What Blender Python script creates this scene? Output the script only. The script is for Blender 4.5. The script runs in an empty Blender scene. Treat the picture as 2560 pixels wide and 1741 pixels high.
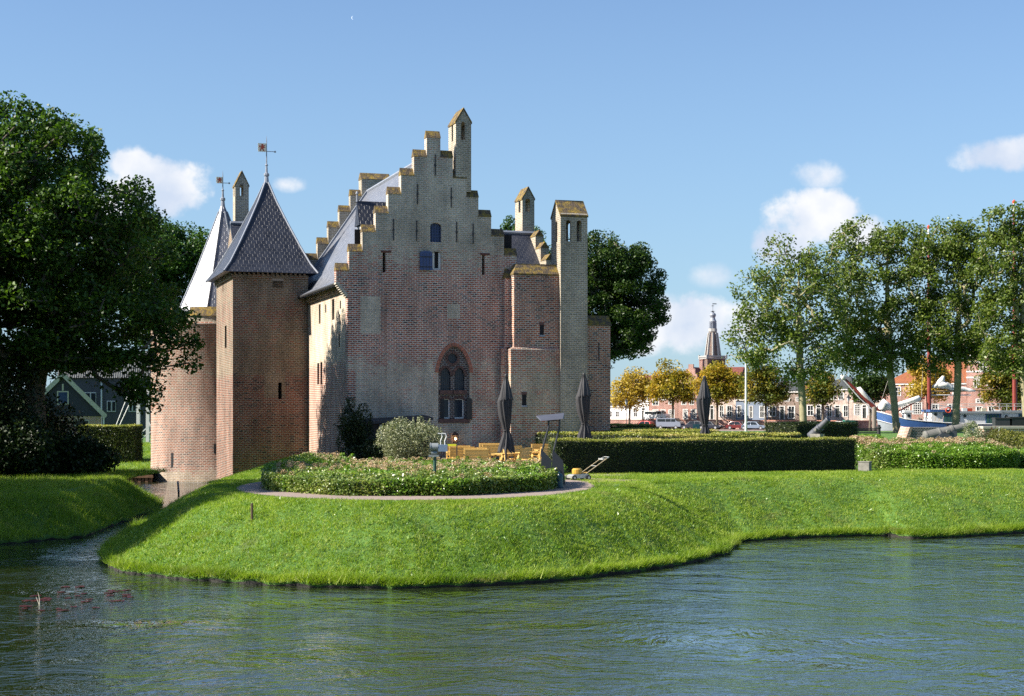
import bpy, math, random
import numpy as np
from mathutils import Vector, Matrix
from mathutils.geometry import tessellate_polygon
random.seed(7)
RNG = np.random.default_rng(11)
SC = bpy.context.scene
COL = SC.collection
F, HX, HY, H = 3900.0, 1280.0, 1020.0, 4.8      # focal length in photo pixels, principal column, horizon row, eye height
PI = math.pi

def at(px, py, Y):                               # a point Y metres ahead that stands at this column and row
    return Vector(((px-HX)/F*Y, Y, H-(py-HY)/F*Y))
def on(px, py, z=0.0):                           # the point of the level z seen at this column and row
    Y = (H-z)*F/(py-HY)
    return Vector(((px-HX)/F*Y, Y, z))
def ax(px, Y): return (px-HX)/F*Y
def az(py, Y): return H-(py-HY)/F*Y

# ---------------------------------------------------------------- objects
def tag(o, label=None, cat=None, group=None, kind=None):
    if label: o['label'] = label
    if cat: o['category'] = cat
    if group: o['group'] = group
    if kind: o['kind'] = kind
    return o
def thing(name, label, cat, loc=(0,0,0), rz=0.0, group=None, kind=None):
    o = bpy.data.objects.new(name, None); COL.objects.link(o)
    o.empty_display_size = .3
    o.location = loc; o.rotation_euler = (0, 0, rz)
    return tag(o, label, cat, group, kind)
def copy_tree(o, parent=None):
    c = o.copy(); COL.objects.link(c); c.parent = parent
    for ch in list(o.children): copy_tree(ch, c)
    return c

class MB:
    def __init__(s): s.v = []; s.f = []; s.m = []
    def add(s, verts, faces, mi=0):
        n = len(s.v); s.v += [tuple(p) for p in verts]
        s.f += [tuple(i+n for i in f) for f in faces]; s.m += [mi]*len(faces); return s
    def box(s, x0, x1, y0, y1, z0, z1, mi=0):
        v = [(x0,y0,z0),(x1,y0,z0),(x1,y1,z0),(x0,y1,z0),(x0,y0,z1),(x1,y0,z1),(x1,y1,z1),(x0,y1,z1)]
        return s.add(v, [(0,3,2,1),(4,5,6,7),(0,1,5,4),(1,2,6,5),(2,3,7,6),(3,0,4,7)], mi)
    def cbox(s, c, d, mi=0):
        return s.box(c[0]-d[0]/2, c[0]+d[0]/2, c[1]-d[1]/2, c[1]+d[1]/2, c[2]-d[2]/2, c[2]+d[2]/2, mi)
    def bar(s, a, b, w, h=None, mi=0):           # square bar between two points
        a = Vector(a); b = Vector(b); h = h or w; d = (b-a)
        if d.length < 1e-6: return s
        d.normalize(); up = Vector((0,0,1)) if abs(d.z) < .95 else Vector((0,1,0))
        x = d.cross(up).normalized()*w/2; y = x.cross(d).normalized()*h/2
        v = [a-x-y, a+x-y, a+x+y, a-x+y, b-x-y, b+x-y, b+x+y, b-x+y]
        return s.add(v, [(0,3,2,1),(4,5,6,7),(0,1,5,4),(1,2,6,5),(2,3,7,6),(3,0,4,7)], mi)
    def tube(s, pts, rad, n=8, mi=0, cap=True):
        pts = [Vector(p) for p in pts]
        if not hasattr(rad, '__len__'): rad = [rad]*len(pts)
        rings = []; prev = None
        for i, p in enumerate(pts):
            d = (pts[min(i+1, len(pts)-1)]-pts[max(i-1, 0)]).normalized()
            if prev is None:
                up = Vector((0,0,1)) if abs(d.z) < .9 else Vector((1,0,0)); x = d.cross(up).normalized()
            else:
                x = (prev-d*prev.dot(d)).normalized()
            prev = x; y = d.cross(x)
            rings.append([p+(x*math.cos(2*PI*k/n)+y*math.sin(2*PI*k/n))*rad[i] for k in range(n)])
        v = [q for r in rings for q in r]; f = []
        for i in range(len(pts)-1):
            for k in range(n):
                f.append((i*n+k, i*n+(k+1) % n, (i+1)*n+(k+1) % n, (i+1)*n+k))
        if cap: f += [tuple(range(n-1, -1, -1)), tuple(range((len(pts)-1)*n, len(pts)*n))]
        return s.add(v, f, mi)
    def lathe(s, prof, n=16, c=(0,0,0), mi=0, rot=0, cap=True):   # prof: (radius, z)
        v = []; f = []
        for r, z in prof:
            v += [(c[0]+r*math.cos(rot+2*PI*k/n), c[1]+r*math.sin(rot+2*PI*k/n), c[2]+z) for k in range(n)]
        for i in range(len(prof)-1):
            for k in range(n): f.append((i*n+k, i*n+(k+1) % n, (i+1)*n+(k+1) % n, (i+1)*n+k))
        if cap: f += [tuple(range(n-1, -1, -1)), tuple(range((len(prof)-1)*n, len(prof)*n))]
        return s.add(v, f, mi)
    def slab(s, outer, y0, y1, holes=(), mi=0, side_mi=None, reveal_mi=None):  # profile in x,z extruded along y, with through openings
        def ccw(p):
            a = sum(p[i][0]*p[(i+1) % len(p)][1]-p[(i+1) % len(p)][0]*p[i][1] for i in range(len(p)))
            return list(p) if a > 0 else list(p)[::-1]
        outer = ccw(outer); holes = [ccw(h) for h in holes]
        loops = [[Vector((x, z, 0)) for x, z in outer]]+[[Vector((x, z, 0)) for x, z in h[::-1]] for h in holes]
        flat = [p for l in loops for p in l]
        tris = tessellate_polygon(loops)
        n = len(flat); v = [(p.x, y0, p.y) for p in flat]+[(p.x, y1, p.y) for p in flat]
        f = []
        for t in tris:
            a, b, c = [flat[i] for i in t]
            if (b-a).cross(c-a).z < 0: t = (t[0], t[2], t[1])
            f.append(tuple(t)); f.append((t[0]+n, t[2]+n, t[1]+n))
        s.add(v, f, mi)
        def side(poly, flip, m):
            k = len(poly); vv = [(x, y0, z) for x, z in poly]+[(x, y1, z) for x, z in poly]
            ff = [((i+1) % k, i, i+k, (i+1) % k+k) for i in range(k)]
            if flip: ff = [q[::-1] for q in ff]
            s.add(vv, ff, m)
        side(outer, False, mi if side_mi is None else side_mi)
        for h in holes: side(h, True, mi if reveal_mi is None else reveal_mi)
        return s
    def gable_prism(s, x0, x1, y0, y1, z0, z1, along='x', over=0.0, mi=0):
        if along == 'x':
            ym = (y0+y1)/2; v = [(x0,y0,z0),(x1,y0,z0),(x1,y1,z0),(x0,y1,z0),(x0,ym,z1),(x1,ym,z1)]
            return s.add(v, [(0,3,2,1),(0,1,5,4),(2,3,4,5),(3,0,4),(1,2,5)], mi)
        xm = (x0+x1)/2; v = [(x0,y0,z0),(x1,y0,z0),(x1,y1,z0),(x0,y1,z0),(xm,y0,z1),(xm,y1,z1)]
        return s.add(v, [(0,3,2,1),(1,2,5,4),(3,0,4,5),(0,1,4),(2,3,5)], mi)
    def build(s, name, mats, parent=None, smooth=False, uv=True, loc=None):
        me = bpy.data.meshes.new(name); me.from_pydata(s.v, [], s.f)
        if not isinstance(mats, (list, tuple)): mats = [mats]
        for m in mats: me.materials.append(m)
        if len(mats) > 1: me.polygons.foreach_set('material_index', s.m)
        if smooth: me.polygons.foreach_set('use_smooth', [True]*len(me.polygons))
        me.update()
        if uv and len(s.f) < 20000: auto_uv(me)
        o = bpy.data.objects.new(name, me); COL.objects.link(o)
        if parent: o.parent = parent
        if loc is not None: o.location = loc
        return o

def auto_uv(me):                                  # metres along the face and up it
    n = len(me.loops); uvl = me.uv_layers.new(name='uv')
    out = np.zeros((n, 2), np.float32)
    V = me.vertices
    for p in me.polygons:
        nx, ny, nz = p.normal
        if abs(nz) > .93: a, b = Vector((1,0,0)), Vector((0,1,0))
        else:
            a = Vector((-ny, nx, 0)).normalized(); b = Vector((nx, ny, nz)).cross(a)
            if b.z < 0: b = -b
        for li in p.loop_indices:
            c = V[me.loops[li].vertex_index].co
            out[li] = (c.dot(a), c.dot(b) if abs(nz) > .12 else c.z)
    uvl.data.foreach_set('uv', out.ravel())

def mesh_np(name, verts, faces, mat, parent=None, smooth=False):   # verts (n,3), faces (m,k) all of one size
    me = bpy.data.meshes.new(name); k = faces.shape[1]
    me.vertices.add(len(verts)); me.vertices.foreach_set('co', verts.astype(np.float32).ravel())
    me.loops.add(faces.size); me.loops.foreach_set('vertex_index', faces.astype(np.int32).ravel())
    me.polygons.add(len(faces)); me.polygons.foreach_set('loop_start', np.arange(0, faces.size, k, dtype=np.int32))
    if smooth: me.polygons.foreach_set('use_smooth', np.ones(len(faces), bool))
    me.materials.append(mat); me.update(calc_edges=True)
    o = bpy.data.objects.new(name, me); COL.objects.link(o)
    if parent: o.parent = parent
    return o

def leaf_mesh(name, P, size, mat, parent=None, up=.35, outward=None, aspect=.62, jitter=.5):
    """many small leaves: a bent rhombus of four points at every P"""
    n = len(P)
    N = RNG.normal(size=(n, 3)); N[:, 2] = np.abs(N[:, 2])+up
    if outward is not None: N += outward
    N /= np.linalg.norm(N, axis=1)[:, None]
    A = RNG.normal(size=(n, 3)); A -= N*(A*N).sum(1)[:, None]; A /= np.linalg.norm(A, axis=1)[:, None]
    B = np.cross(N, A)
    S = (size*(1+jitter*(RNG.random(n)-.5)))[:, None]
    a = P+A*S*.5; c = P-A*S*.5
    mid = P+A*S*RNG.uniform(-.12, .12, (n, 1))
    b = mid+B*S*.5*aspect+N*S*.12; d = mid-B*S*.5*aspect+N*S*.12
    V = np.stack([a, b, c, d], 1).reshape(-1, 3)
    Fc = np.arange(4*n).reshape(-1, 4)
    return mesh_np(name, V, Fc, mat, parent)

# ---------------------------------------------------------------- materials
MATS = {}
class NT:
    def __init__(s, name):
        s.m = bpy.data.materials.new(name); s.m.use_nodes = True
        s.t = s.m.node_tree; s.n = s.t.nodes; s.n.clear()
        s.out = s.n.new('ShaderNodeOutputMaterial')
        s.b = s.n.new('ShaderNodeBsdfPrincipled'); s.t.links.new(s.b.outputs[0], s.out.inputs[0])
        s.tc = s.n.new('ShaderNodeTexCoord')
        MATS[name] = s.m
    def link(s, a, b): s.t.links.new(a, b)
    def put(s, sock, val):
        if hasattr(val, 'links') or isinstance(val, bpy.types.NodeSocket): s.link(val, sock)
        elif val is not None:
            if sock.type == 'RGBA' and len(val) == 3: val = (*val, 1)
            sock.default_value = val
    def node(s, typ, ins=None, **kw):
        n = s.n.new(typ)
        for k, v in kw.items(): setattr(n, k, v)
        for k, v in (ins or {}).items(): s.put(n.inputs[k], v)
        return n
    def math(s, op, a, b=0.0, clamp=False):
        n = s.node('ShaderNodeMath', {0: a, 1: b}, operation=op); n.use_clamp = clamp; return n.outputs[0]
    def noise(s, scale, vec=None, detail=3, rough=.55, dist=0):
        n = s.node('ShaderNodeTexNoise', {'Scale': scale, 'Detail': detail, 'Roughness': rough, 'Distortion': dist})
        s.put(n.inputs['Vector'], vec if vec is not None else s.tc.outputs['Object']); return n.outputs[0]
    def mapping(s, vec, scale=(1,1,1), loc=(0,0,0), rot=(0,0,0)):
        n = s.node('ShaderNodeMapping', {'Scale': scale, 'Location': loc, 'Rotation': rot}); s.link(vec, n.inputs[0]); return n.outputs[0]
    def ramp(s, fac, stops, interp='LINEAR'):
        n = s.node('ShaderNodeValToRGB'); s.put(n.inputs[0], fac); cr = n.color_ramp; cr.interpolation = interp
        while len(cr.elements) < len(stops): cr.elements.new(.5)
        for e, (p, c) in zip(cr.elements, stops):
            e.position = p; e.color = (*c, 1) if hasattr(c, '__len__') else (c, c, c, 1)
        return n.outputs[0]
    def mix(s, f, a, b, mode='MIX'):
        n = s.node('ShaderNodeMix', data_type='RGBA', blend_type=mode); n.clamp_factor = True
        s.put(n.inputs[0], f); s.put(n.inputs[6], a); s.put(n.inputs[7], b); return n.outputs[2]
    def bump(s, h, strength=.5, dist=.02):
        n = s.node('ShaderNodeBump', {'Strength': strength, 'Distance': dist, 'Height': h}); s.link(n.outputs[0], s.b.inputs['Normal']); return n
    def set(s, **kw):
        for k, v in kw.items(): s.put(s.b.inputs[k.replace('_', ' ')], v)
        return s.m

def plain(name, col, rough=.6, metal=0.0, var=.12, scale=3.0, bump=0.0):
    t = NT(name); nz = t.noise(scale, detail=5)
    c = t.mix(nz, tuple(x*(1-var*1.6) for x in col), tuple(min(1, x*(1+var*1.6)) for x in col))
    t.set(Base_Color=c, Roughness=rough, Metallic=metal)
    if bump: t.bump(t.noise(scale*12, detail=3), bump, .01)
    return t.m

RED1, RED2 = (.45,.155,.08), (.19,.085,.065)
TAN1, TAN2 = (.50,.40,.25), (.28,.225,.155)
def brick(name, stops, red=(RED1, RED2), tan=(TAN1, TAN2), mortar=(.62,.55,.46), row=.108, width=.28, zmax=24.0, patch=0.17, dark=None, msize=.021, bri=1.0, patches=()):
    """medieval brickwork; stops: (height, share of yellow brick); patches: (x0,x1,z0,z1,share) boxes of the wall in object space"""
    t = NT(name)
    uvn = t.node('ShaderNodeUVMap', uv_map='uv').outputs[0]
    ob = t.tc.outputs['Object']
    sep = t.node('ShaderNodeSeparateXYZ', {0: ob})
    wob = t.noise(.35, ob, 2); wob2 = t.noise(2.2, t.mapping(ob, (1,1,2.4)), 2)
    zz = t.math('ADD', sep.outputs[2], t.math('MULTIPLY', t.math('SUBTRACT', wob, .5), .7))
    zz = t.math('DIVIDE', t.math('ADD', zz, t.math('MULTIPLY', t.math('SUBTRACT', wob2, .5), .9)), zmax)
    mask = t.ramp(zz, [(z/zmax, v) for z, v in stops])
    # single bricks of the other kind
    bt = t.node('ShaderNodeTexBrick', {'Vector': uvn, 'Color1': (0,0,0), 'Color2': (1,1,1), 'Mortar': (.5,.5,.5), 'Scale': 1.0,
                'Mortar Size': 0.0, 'Brick Width': width, 'Row Height': row, 'Bias': 0.0}); bt.offset_frequency = 2; bt.squash = 1
    wn = t.node('ShaderNodeTexWhiteNoise', noise_dimensions='3D')
    t.link(bt.outputs[0], wn.inputs[0])
    snap = t.node('ShaderNodeVectorMath', {0: uvn, 1: (width, row, 1)}, operation='SNAP')
    wn2 = t.node('ShaderNodeTexWhiteNoise', {'Vector': snap.outputs[0]}, noise_dimensions='3D')
    for (x0, x1, z0, z1, v) in patches:
        e = .06
        def win(s, a, b):
            return t.math('MULTIPLY', t.math('GREATER_THAN', s, a), t.math('LESS_THAN', s, b))
        inside = t.math('MULTIPLY', win(sep.outputs[0], x0, x1), win(sep.outputs[2], z0, z1))
        mask = t.mix(inside, mask, (v, v, v))
    mval = t.math('ADD', t.math('MULTIPLY', mask, 1.0), t.math('MULTIPLY', t.math('SUBTRACT', wn2.outputs[0], .5), patch*1.6))
    mval = t.math('ADD', mval, t.math('MULTIPLY', t.math('SUBTRACT', t.noise(1.1, ob, 4), .5), patch*2.2))
    msk = t.ramp(mval, [(.30, 0.0), (.70, 1.0)])
    r = t.math('MULTIPLY', t.math('ADD', bt.outputs[0], wn2.outputs[0]), .5)
    cr = t.mix(r, red[0], red[1]); ct = t.mix(r, tan[0], tan[1])
    if dark:  # here and there a hard burnt brick
        cr = t.mix(t.math('MULTIPLY', t.math('GREATER_THAN', wn2.outputs[0], .86), .75), cr, dark)
    col = t.mix(msk, cr, ct)
    br = t.node('ShaderNodeTexBrick', {'Vector': uvn, 'Color1': (1,1,1), 'Color2': (1,1,1), 'Mortar': (0,0,0), 'Scale': 1.0,
                'Mortar Size': msize, 'Mortar Smooth': .25, 'Brick Width': width, 'Row Height': row})
    br.offset_frequency = 2
    mort = t.mix(t.noise(6, ob, 3), tuple(x*.75 for x in mortar), mortar)
    col = t.mix(br.outputs[0], mort, col)
    grime = t.ramp(t.noise(.9, t.mapping(ob, (1,1,.35)), 6, .65), [(.3, .55), (.62, 1.1)])
    col = t.mix(1.0, col, grime, 'MULTIPLY')
    if bri != 1.0: col = t.mix(1.0, col, (bri, bri, bri), 'MULTIPLY')
    t.set(Base_Color=col, Roughness=.88)
    t.b.inputs['Specular IOR Level'].default_value = .25
    hgt = t.math('ADD', br.outputs[0], t.math('MULTIPLY', t.noise(14, ob, 4), .7))
    t.bump(hgt, .85, .02)
    return t.m

def slate(name, c1=(.010,.012,.020), c2=(.021,.024,.036), rough=.42, row=.24, width=.3, edge=(.036,.04,.052)):
    t = NT(name); uvn = t.node('ShaderNodeUVMap', uv_map='uv').outputs[0]; ob = t.tc.outputs['Object']
    wv = t.node('ShaderNodeVectorMath', {0: uvn, 1: t.node('ShaderNodeVectorMath', {0: t.node('ShaderNodeTexNoise', {'Vector': ob, 'Scale': 1.2}).outputs[1], 3: .06}, operation='SCALE').outputs[0]}, operation='ADD').outputs[0]
    b = t.node('ShaderNodeTexBrick', {'Vector': wv, 'Color1': c1, 'Color2': c2, 'Mortar': edge, 'Scale': 1.0, 'Mortar Size': .016,
               'Mortar Smooth': .4, 'Brick Width': width, 'Row Height': row})
    b.offset_frequency = 2
    col = t.mix(t.ramp(t.noise(1.3, ob, 6, .7), [(.35, .0), (.75, .55)]), b.outputs[0], tuple(x*1.6+.01 for x in c2))
    t.set(Base_Color=col, Roughness=t.ramp(t.noise(5, ob, 3), [(.3, rough-.08), (.7, rough+.12)]))
    sp = t.node('ShaderNodeSeparateXYZ', {0: wv})
    saw = t.math('FRACT', t.math('DIVIDE', sp.outputs[1], row))
    t.bump(t.math('ADD', t.math('MULTIPLY', saw, -1.0), t.math('MULTIPLY', b.outputs[1], -.6)), .7, .02)
    return t.m

def pantile(name, c1, c2, row=.3, width=.22):
    t = NT(name); uvn = t.node('ShaderNodeUVMap', uv_map='uv').outputs[0]; ob = t.tc.outputs['Object']
    b = t.node('ShaderNodeTexBrick', {'Vector': uvn, 'Color1': c1, 'Color2': c2, 'Mortar': tuple(x*.35 for x in c1), 'Scale': 1.0,
               'Mortar Size': .03, 'Mortar Smooth': .5, 'Brick Width': width, 'Row Height': row}); b.offset = 0
    col = t.mix(t.ramp(t.noise(.8, ob, 5, .7), [(.4, 0), (.7, .5)]), b.outputs[0], tuple(x*.55 for x in c1))
    t.set(Base_Color=col, Roughness=.7)
    sp = t.node('ShaderNodeSeparateXYZ', {0: uvn})
    w = t.math('SINE', t.math('MULTIPLY', sp.outputs[0], 2*PI/width))
    t.bump(t.math('ADD', w, t.math('FRACT', t.math('DIVIDE', sp.outputs[1], row))), .9, .04)
    return t.m

def foliage(name, stops, trans=.35, rough=.55, patchscale=.5, patch=.35, spec=.3):
    """leaf colour by leaf and by clump, with light passing through"""
    t = NT(name); g = t.node('ShaderNodeNewGeometry')
    f = t.math('ADD', t.math('MULTIPLY', g.outputs['Random Per Island'], 1-patch), t.math('MULTIPLY', t.ramp(t.noise(patchscale, detail=3), [(.3, 0), (.7, 1)]), patch))
    col = t.ramp(f, stops)
    t.set(Base_Color=col, Roughness=rough); t.b.inputs['Specular IOR Level'].default_value = spec
    tr = t.node('ShaderNodeBsdfTranslucent', {'Color': t.mix(1.0, col, (1.25, 1.35, .55), 'MULTIPLY')})
    mx = t.node('ShaderNodeMixShader', {0: trans}); t.link(t.b.outputs[0], mx.inputs[1]); t.link(tr.outputs[0], mx.inputs[2])
    t.link(mx.outputs[0], t.out.inputs[0])
    return t.m

def moss(name):
    t = NT(name); ob = t.tc.outputs['Object']
    uvn = t.node('ShaderNodeUVMap', uv_map='uv').outputs[0]
    b = t.node('ShaderNodeTexBrick', {'Vector': uvn, 'Color1': (.13,.09,.055), 'Color2': (.075,.058,.04), 'Mortar': (.03,.025,.02), 'Scale': 1.0,
               'Mortar Size': .014, 'Brick Width': .14, 'Row Height': .3})
    f = t.noise(3.2, ob, 6, .75)
    col = t.mix(t.ramp(f, [(.46, 0), (.6, .95)]), b.outputs[0], t.mix(t.noise(9, ob), (.17,.12,.02), (.34,.22,.03)))
    col = t.mix(t.ramp(t.noise(1.4, ob, 5), [(.55, 0), (.7, .7)]), col, (.06,.05,.04))
    t.set(Base_Color=col, Roughness=.95); t.bump(t.noise(12, ob, 5), .8, .04)
    return t.m

def glass(name, col=(.02,.03,.045), rough=.08):
    t = NT(name)
    t.set(Base_Color=t.mix(t.noise(.9), tuple(x*.6 for x in col), tuple(x*1.5 for x in col)), Roughness=rough)
    t.b.inputs['Specular IOR Level'].default_value = .25
    t.bump(t.noise(1.5, detail=2), .15, .05)
    return t.m
# ================================================================ camera, sun, sky
cam = bpy.data.cameras.new('camera'); co = bpy.data.objects.new('camera', cam); COL.objects.link(co); SC.camera = co
co.location = (0, 0, H); co.rotation_euler = (PI/2, 0, 0)
cam.sensor_width = 36.0; cam.lens = 36.0*F/2560; cam.shift_y = (HY-870.5)/2560; cam.clip_start = .5; cam.clip_end = 20000
SUN_EL = math.radians(36); SAZ = math.atan2(-.973, -.225)          # azimuth clockwise from +Y
sd = Vector((math.sin(SAZ)*math.cos(SUN_EL), math.cos(SAZ)*math.cos(SUN_EL), math.sin(SUN_EL)))
sl = bpy.data.lights.new('sun', 'SUN'); sl.energy = 5.0; sl.angle = math.radians(.53); sl.color = (1, .93, .82)
so = bpy.data.objects.new('sun', sl); COL.objects.link(so); so.rotation_euler = sd.to_track_quat('Z', 'Y').to_euler()
SC.view_settings.view_transform = 'Standard'; SC.view_settings.look = 'None'; SC.view_settings.exposure = 1.22; SC.view_settings.gamma = 1.0
SC.cycles.max_bounces = 6; SC.cycles.transparent_max_bounces = 8; SC.cycles.diffuse_bounces = 2; SC.cycles.glossy_bounces = 3
SC.cycles.use_denoising = False
SC.cycles.caustics_reflective = False; SC.cycles.caustics_refractive = False

w = bpy.data.worlds.new('World'); SC.world = w; w.use_nodes = True
T = w.node_tree; T.nodes.clear()
wo = T.nodes.new('ShaderNodeOutputWorld'); bg = T.nodes.new('ShaderNodeBackground'); T.links.new(bg.outputs[0], wo.inputs[0])
bg.inputs[1].default_value = .063
sky = T.nodes.new('ShaderNodeTexSky'); sky.sky_type = 'NISHITA'; sky.sun_disc = False
sky.sun_elevation = SUN_EL; sky.sun_rotation = SAZ; sky.air_density = 1.0; sky.dust_density = .4; sky.ozone_density = 1.6; sky.altitude = 0
def wn(typ, ins=None, **kw):
    n = T.nodes.new(typ)
    for k, v in kw.items(): setattr(n, k, v)
    for k, v in (ins or {}).items():
        if isinstance(v, bpy.types.NodeSocket): T.links.new(v, n.inputs[k])
        else: n.inputs[k].default_value = v
    return n
def wm(op, a, b=0.0, clamp=False):
    n = wn('ShaderNodeMath', {0: a, 1: b}, operation=op); n.use_clamp = clamp; return n.outputs[0]
wtc = T.nodes.new('ShaderNodeTexCoord'); dirv = wtc.outputs['Generated']
wsp = wn('ShaderNodeSeparateXYZ', {0: dirv})
azn = wm('ARCTAN2', wsp.outputs[0], wsp.outputs[1])
hyp = wm('SQRT', wm('ADD', wm('MULTIPLY', wsp.outputs[0], wsp.outputs[0]), wm('MULTIPLY', wsp.outputs[1], wsp.outputs[1])))
eln = wm('ARCTAN2', wsp.outputs[2], hyp)
n1 = wn('ShaderNodeTexNoise', {'Vector': dirv, 'Scale': 16.0, 'Detail': 8.0, 'Roughness': .58}).outputs[0]
n2 = wn('ShaderNodeTexNoise', {'Vector': dirv, 'Scale': 55.0, 'Detail': 6.0, 'Roughness': .6}).outputs[0]
fb = wm('ADD', wm('MULTIPLY', wm('SUBTRACT', n1, .5), 2.6), wm('MULTIPLY', wm('SUBTRACT', n2, .5), 1.0))
CL = [(400, 475, 135, 70, 1.0), (330, 430, 60, 45, 1.0), (725, 468, 45, 24, .55), (2010, 560, 110, 75, 1.0), (2065, 535, 60, 42, 1.0), (1960, 610, 95, 55, .9), (2130, 600, 70, 45, .8),
      (2045, 450, 60, 36, .5), (2510, 412, 110, 42, .75), (1690, 825, 190, 70, 1.0), (1790, 690, 60, 34, .35), (1640, 770, 90, 40, .5), (2480, 640, 200, 40, .3), (200, 560, 160, 60, .8)]
den = None
for (px, py, rx, ry, k) in CL:
    a0, e0 = math.atan((px-HX)/F), math.atan((HY-py)/F)
    qa = wm('DIVIDE', wm('SUBTRACT', azn, a0), rx/F*1.25); qe = wm('DIVIDE', wm('SUBTRACT', eln, e0), ry/F*1.25)
    d = wm('SUBTRACT', 1.0, wm('ADD', wm('MULTIPLY', qa, qa), wm('MULTIPLY', qe, qe)))
    d = wm('MULTIPLY', wm('ADD', wm('MULTIPLY', d, .9), fb), k)
    d = wm('MINIMUM', d, wm('MULTIPLY', wm('ADD', wm('SUBTRACT', 1.0, wm('ADD', wm('MULTIPLY', qa, qa), wm('MULTIPLY', qe, qe))), .9), 1.2))
    den = d if den is None else wm('MAXIMUM', den, d)
cr = T.nodes.new('ShaderNodeMapRange'); cr.inputs[1].default_value = .12; cr.inputs[2].default_value = .62; cr.interpolation_type = 'SMOOTHSTEP'
T.links.new(den, cr.inputs[0])
csh = wn('ShaderNodeTexNoise', {'Vector': dirv, 'Scale': 22.0, 'Detail': 5.0}).outputs[0]
shr = T.nodes.new('ShaderNodeValToRGB'); T.links.new(csh, shr.inputs[0])
shr.color_ramp.elements[0].position = .35; shr.color_ramp.elements[0].color = (4.6, 5.2, 6.3, 1)
shr.color_ramp.elements[1].position = .6; shr.color_ramp.elements[1].color = (7.0, 7.0, 7.1, 1)
tint = wn('ShaderNodeMix', {0: 1.0, 6: sky.outputs[0], 7: (.80, .92, 1.13, 1)}, data_type='RGBA', blend_type='MULTIPLY').outputs[2]
# more pale air towards the horizon
hz = wn('ShaderNodeMapRange', {0: eln, 1: 0.0, 2: .30, 3: .68, 4: .1}).outputs[0]
tint = wn('ShaderNodeMix', {0: hz, 6: tint, 7: (2.6, 4.2, 5.5, 1)}, data_type='RGBA').outputs[2]
mixc = wn('ShaderNodeMix', {0: wm('MULTIPLY', cr.outputs[0], .93), 6: tint, 7: shr.outputs[0]}, data_type='RGBA').outputs[2]
T.links.new(mixc, bg.inputs[0])

# ================================================================ ground materials
def grass_ground():
    t = NT('grass_ground'); ob = t.tc.outputs['Object']
    c = t.ramp(t.noise(1.6, ob, 8, .7), [(.3, (.045,.105,.012)), (.5, (.075,.165,.02)), (.72, (.12,.21,.035))])
    c = t.mix(t.ramp(t.noise(.5, ob, 4), [(.62, 0), (.78, .5)]), c, (.16,.14,.06))
    t.set(Base_Color=c, Roughness=.9); t.bump(t.noise(9, ob, 6, .7), .9, .08); return t.m
GRG = grass_ground()
EARTH = plain('wet_earth', (.022,.018,.012), .75, var=.4, scale=5, bump=.8)
PAVE = plain('path_brick', (.26,.2,.17), .9, var=.25, scale=7, bump=.5)
def grass_blades():
    t = NT('grass_blades'); g = t.node('ShaderNodeNewGeometry'); ob = t.tc.outputs['Object']
    f = t.math('ADD', t.math('MULTIPLY', g.outputs['Random Per Island'], .58), t.math('MULTIPLY', t.ramp(t.noise(.42, ob, 5, .65), [(.32, 0), (.68, 1)]), .42))
    c = t.ramp(f, [(.0, (.035,.095,.008)), (.25, (.12,.21,.012)), (.5, (.21,.31,.02)), (.72, (.32,.39,.045)), (.9, (.42,.47,.11)), (1.0, (.5,.52,.22))])
    dry = t.ramp(t.noise(.75, t.mapping(ob, (1,1,3)), 5, .7), [(.56, 0), (.70, .7)])
    c = t.mix(dry, c, (.27,.25,.11))
    t.set(Base_Color=c, Roughness=.5); t.b.inputs['Specular IOR Level'].default_value = .35
    tr = t.node('ShaderNodeBsdfTranslucent', {'Color': t.mix(1.0, c, (1.2,1.4,.4), 'MULTIPLY')})
    mx = t.node('ShaderNodeMixShader', {0: .38}); t.link(t.b.outputs[0], mx.inputs[1]); t.link(tr.outputs[0], mx.inputs[2]); t.link(mx.outputs[0], t.out.inputs[0])
    return t.m
GRB = grass_blades()

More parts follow.
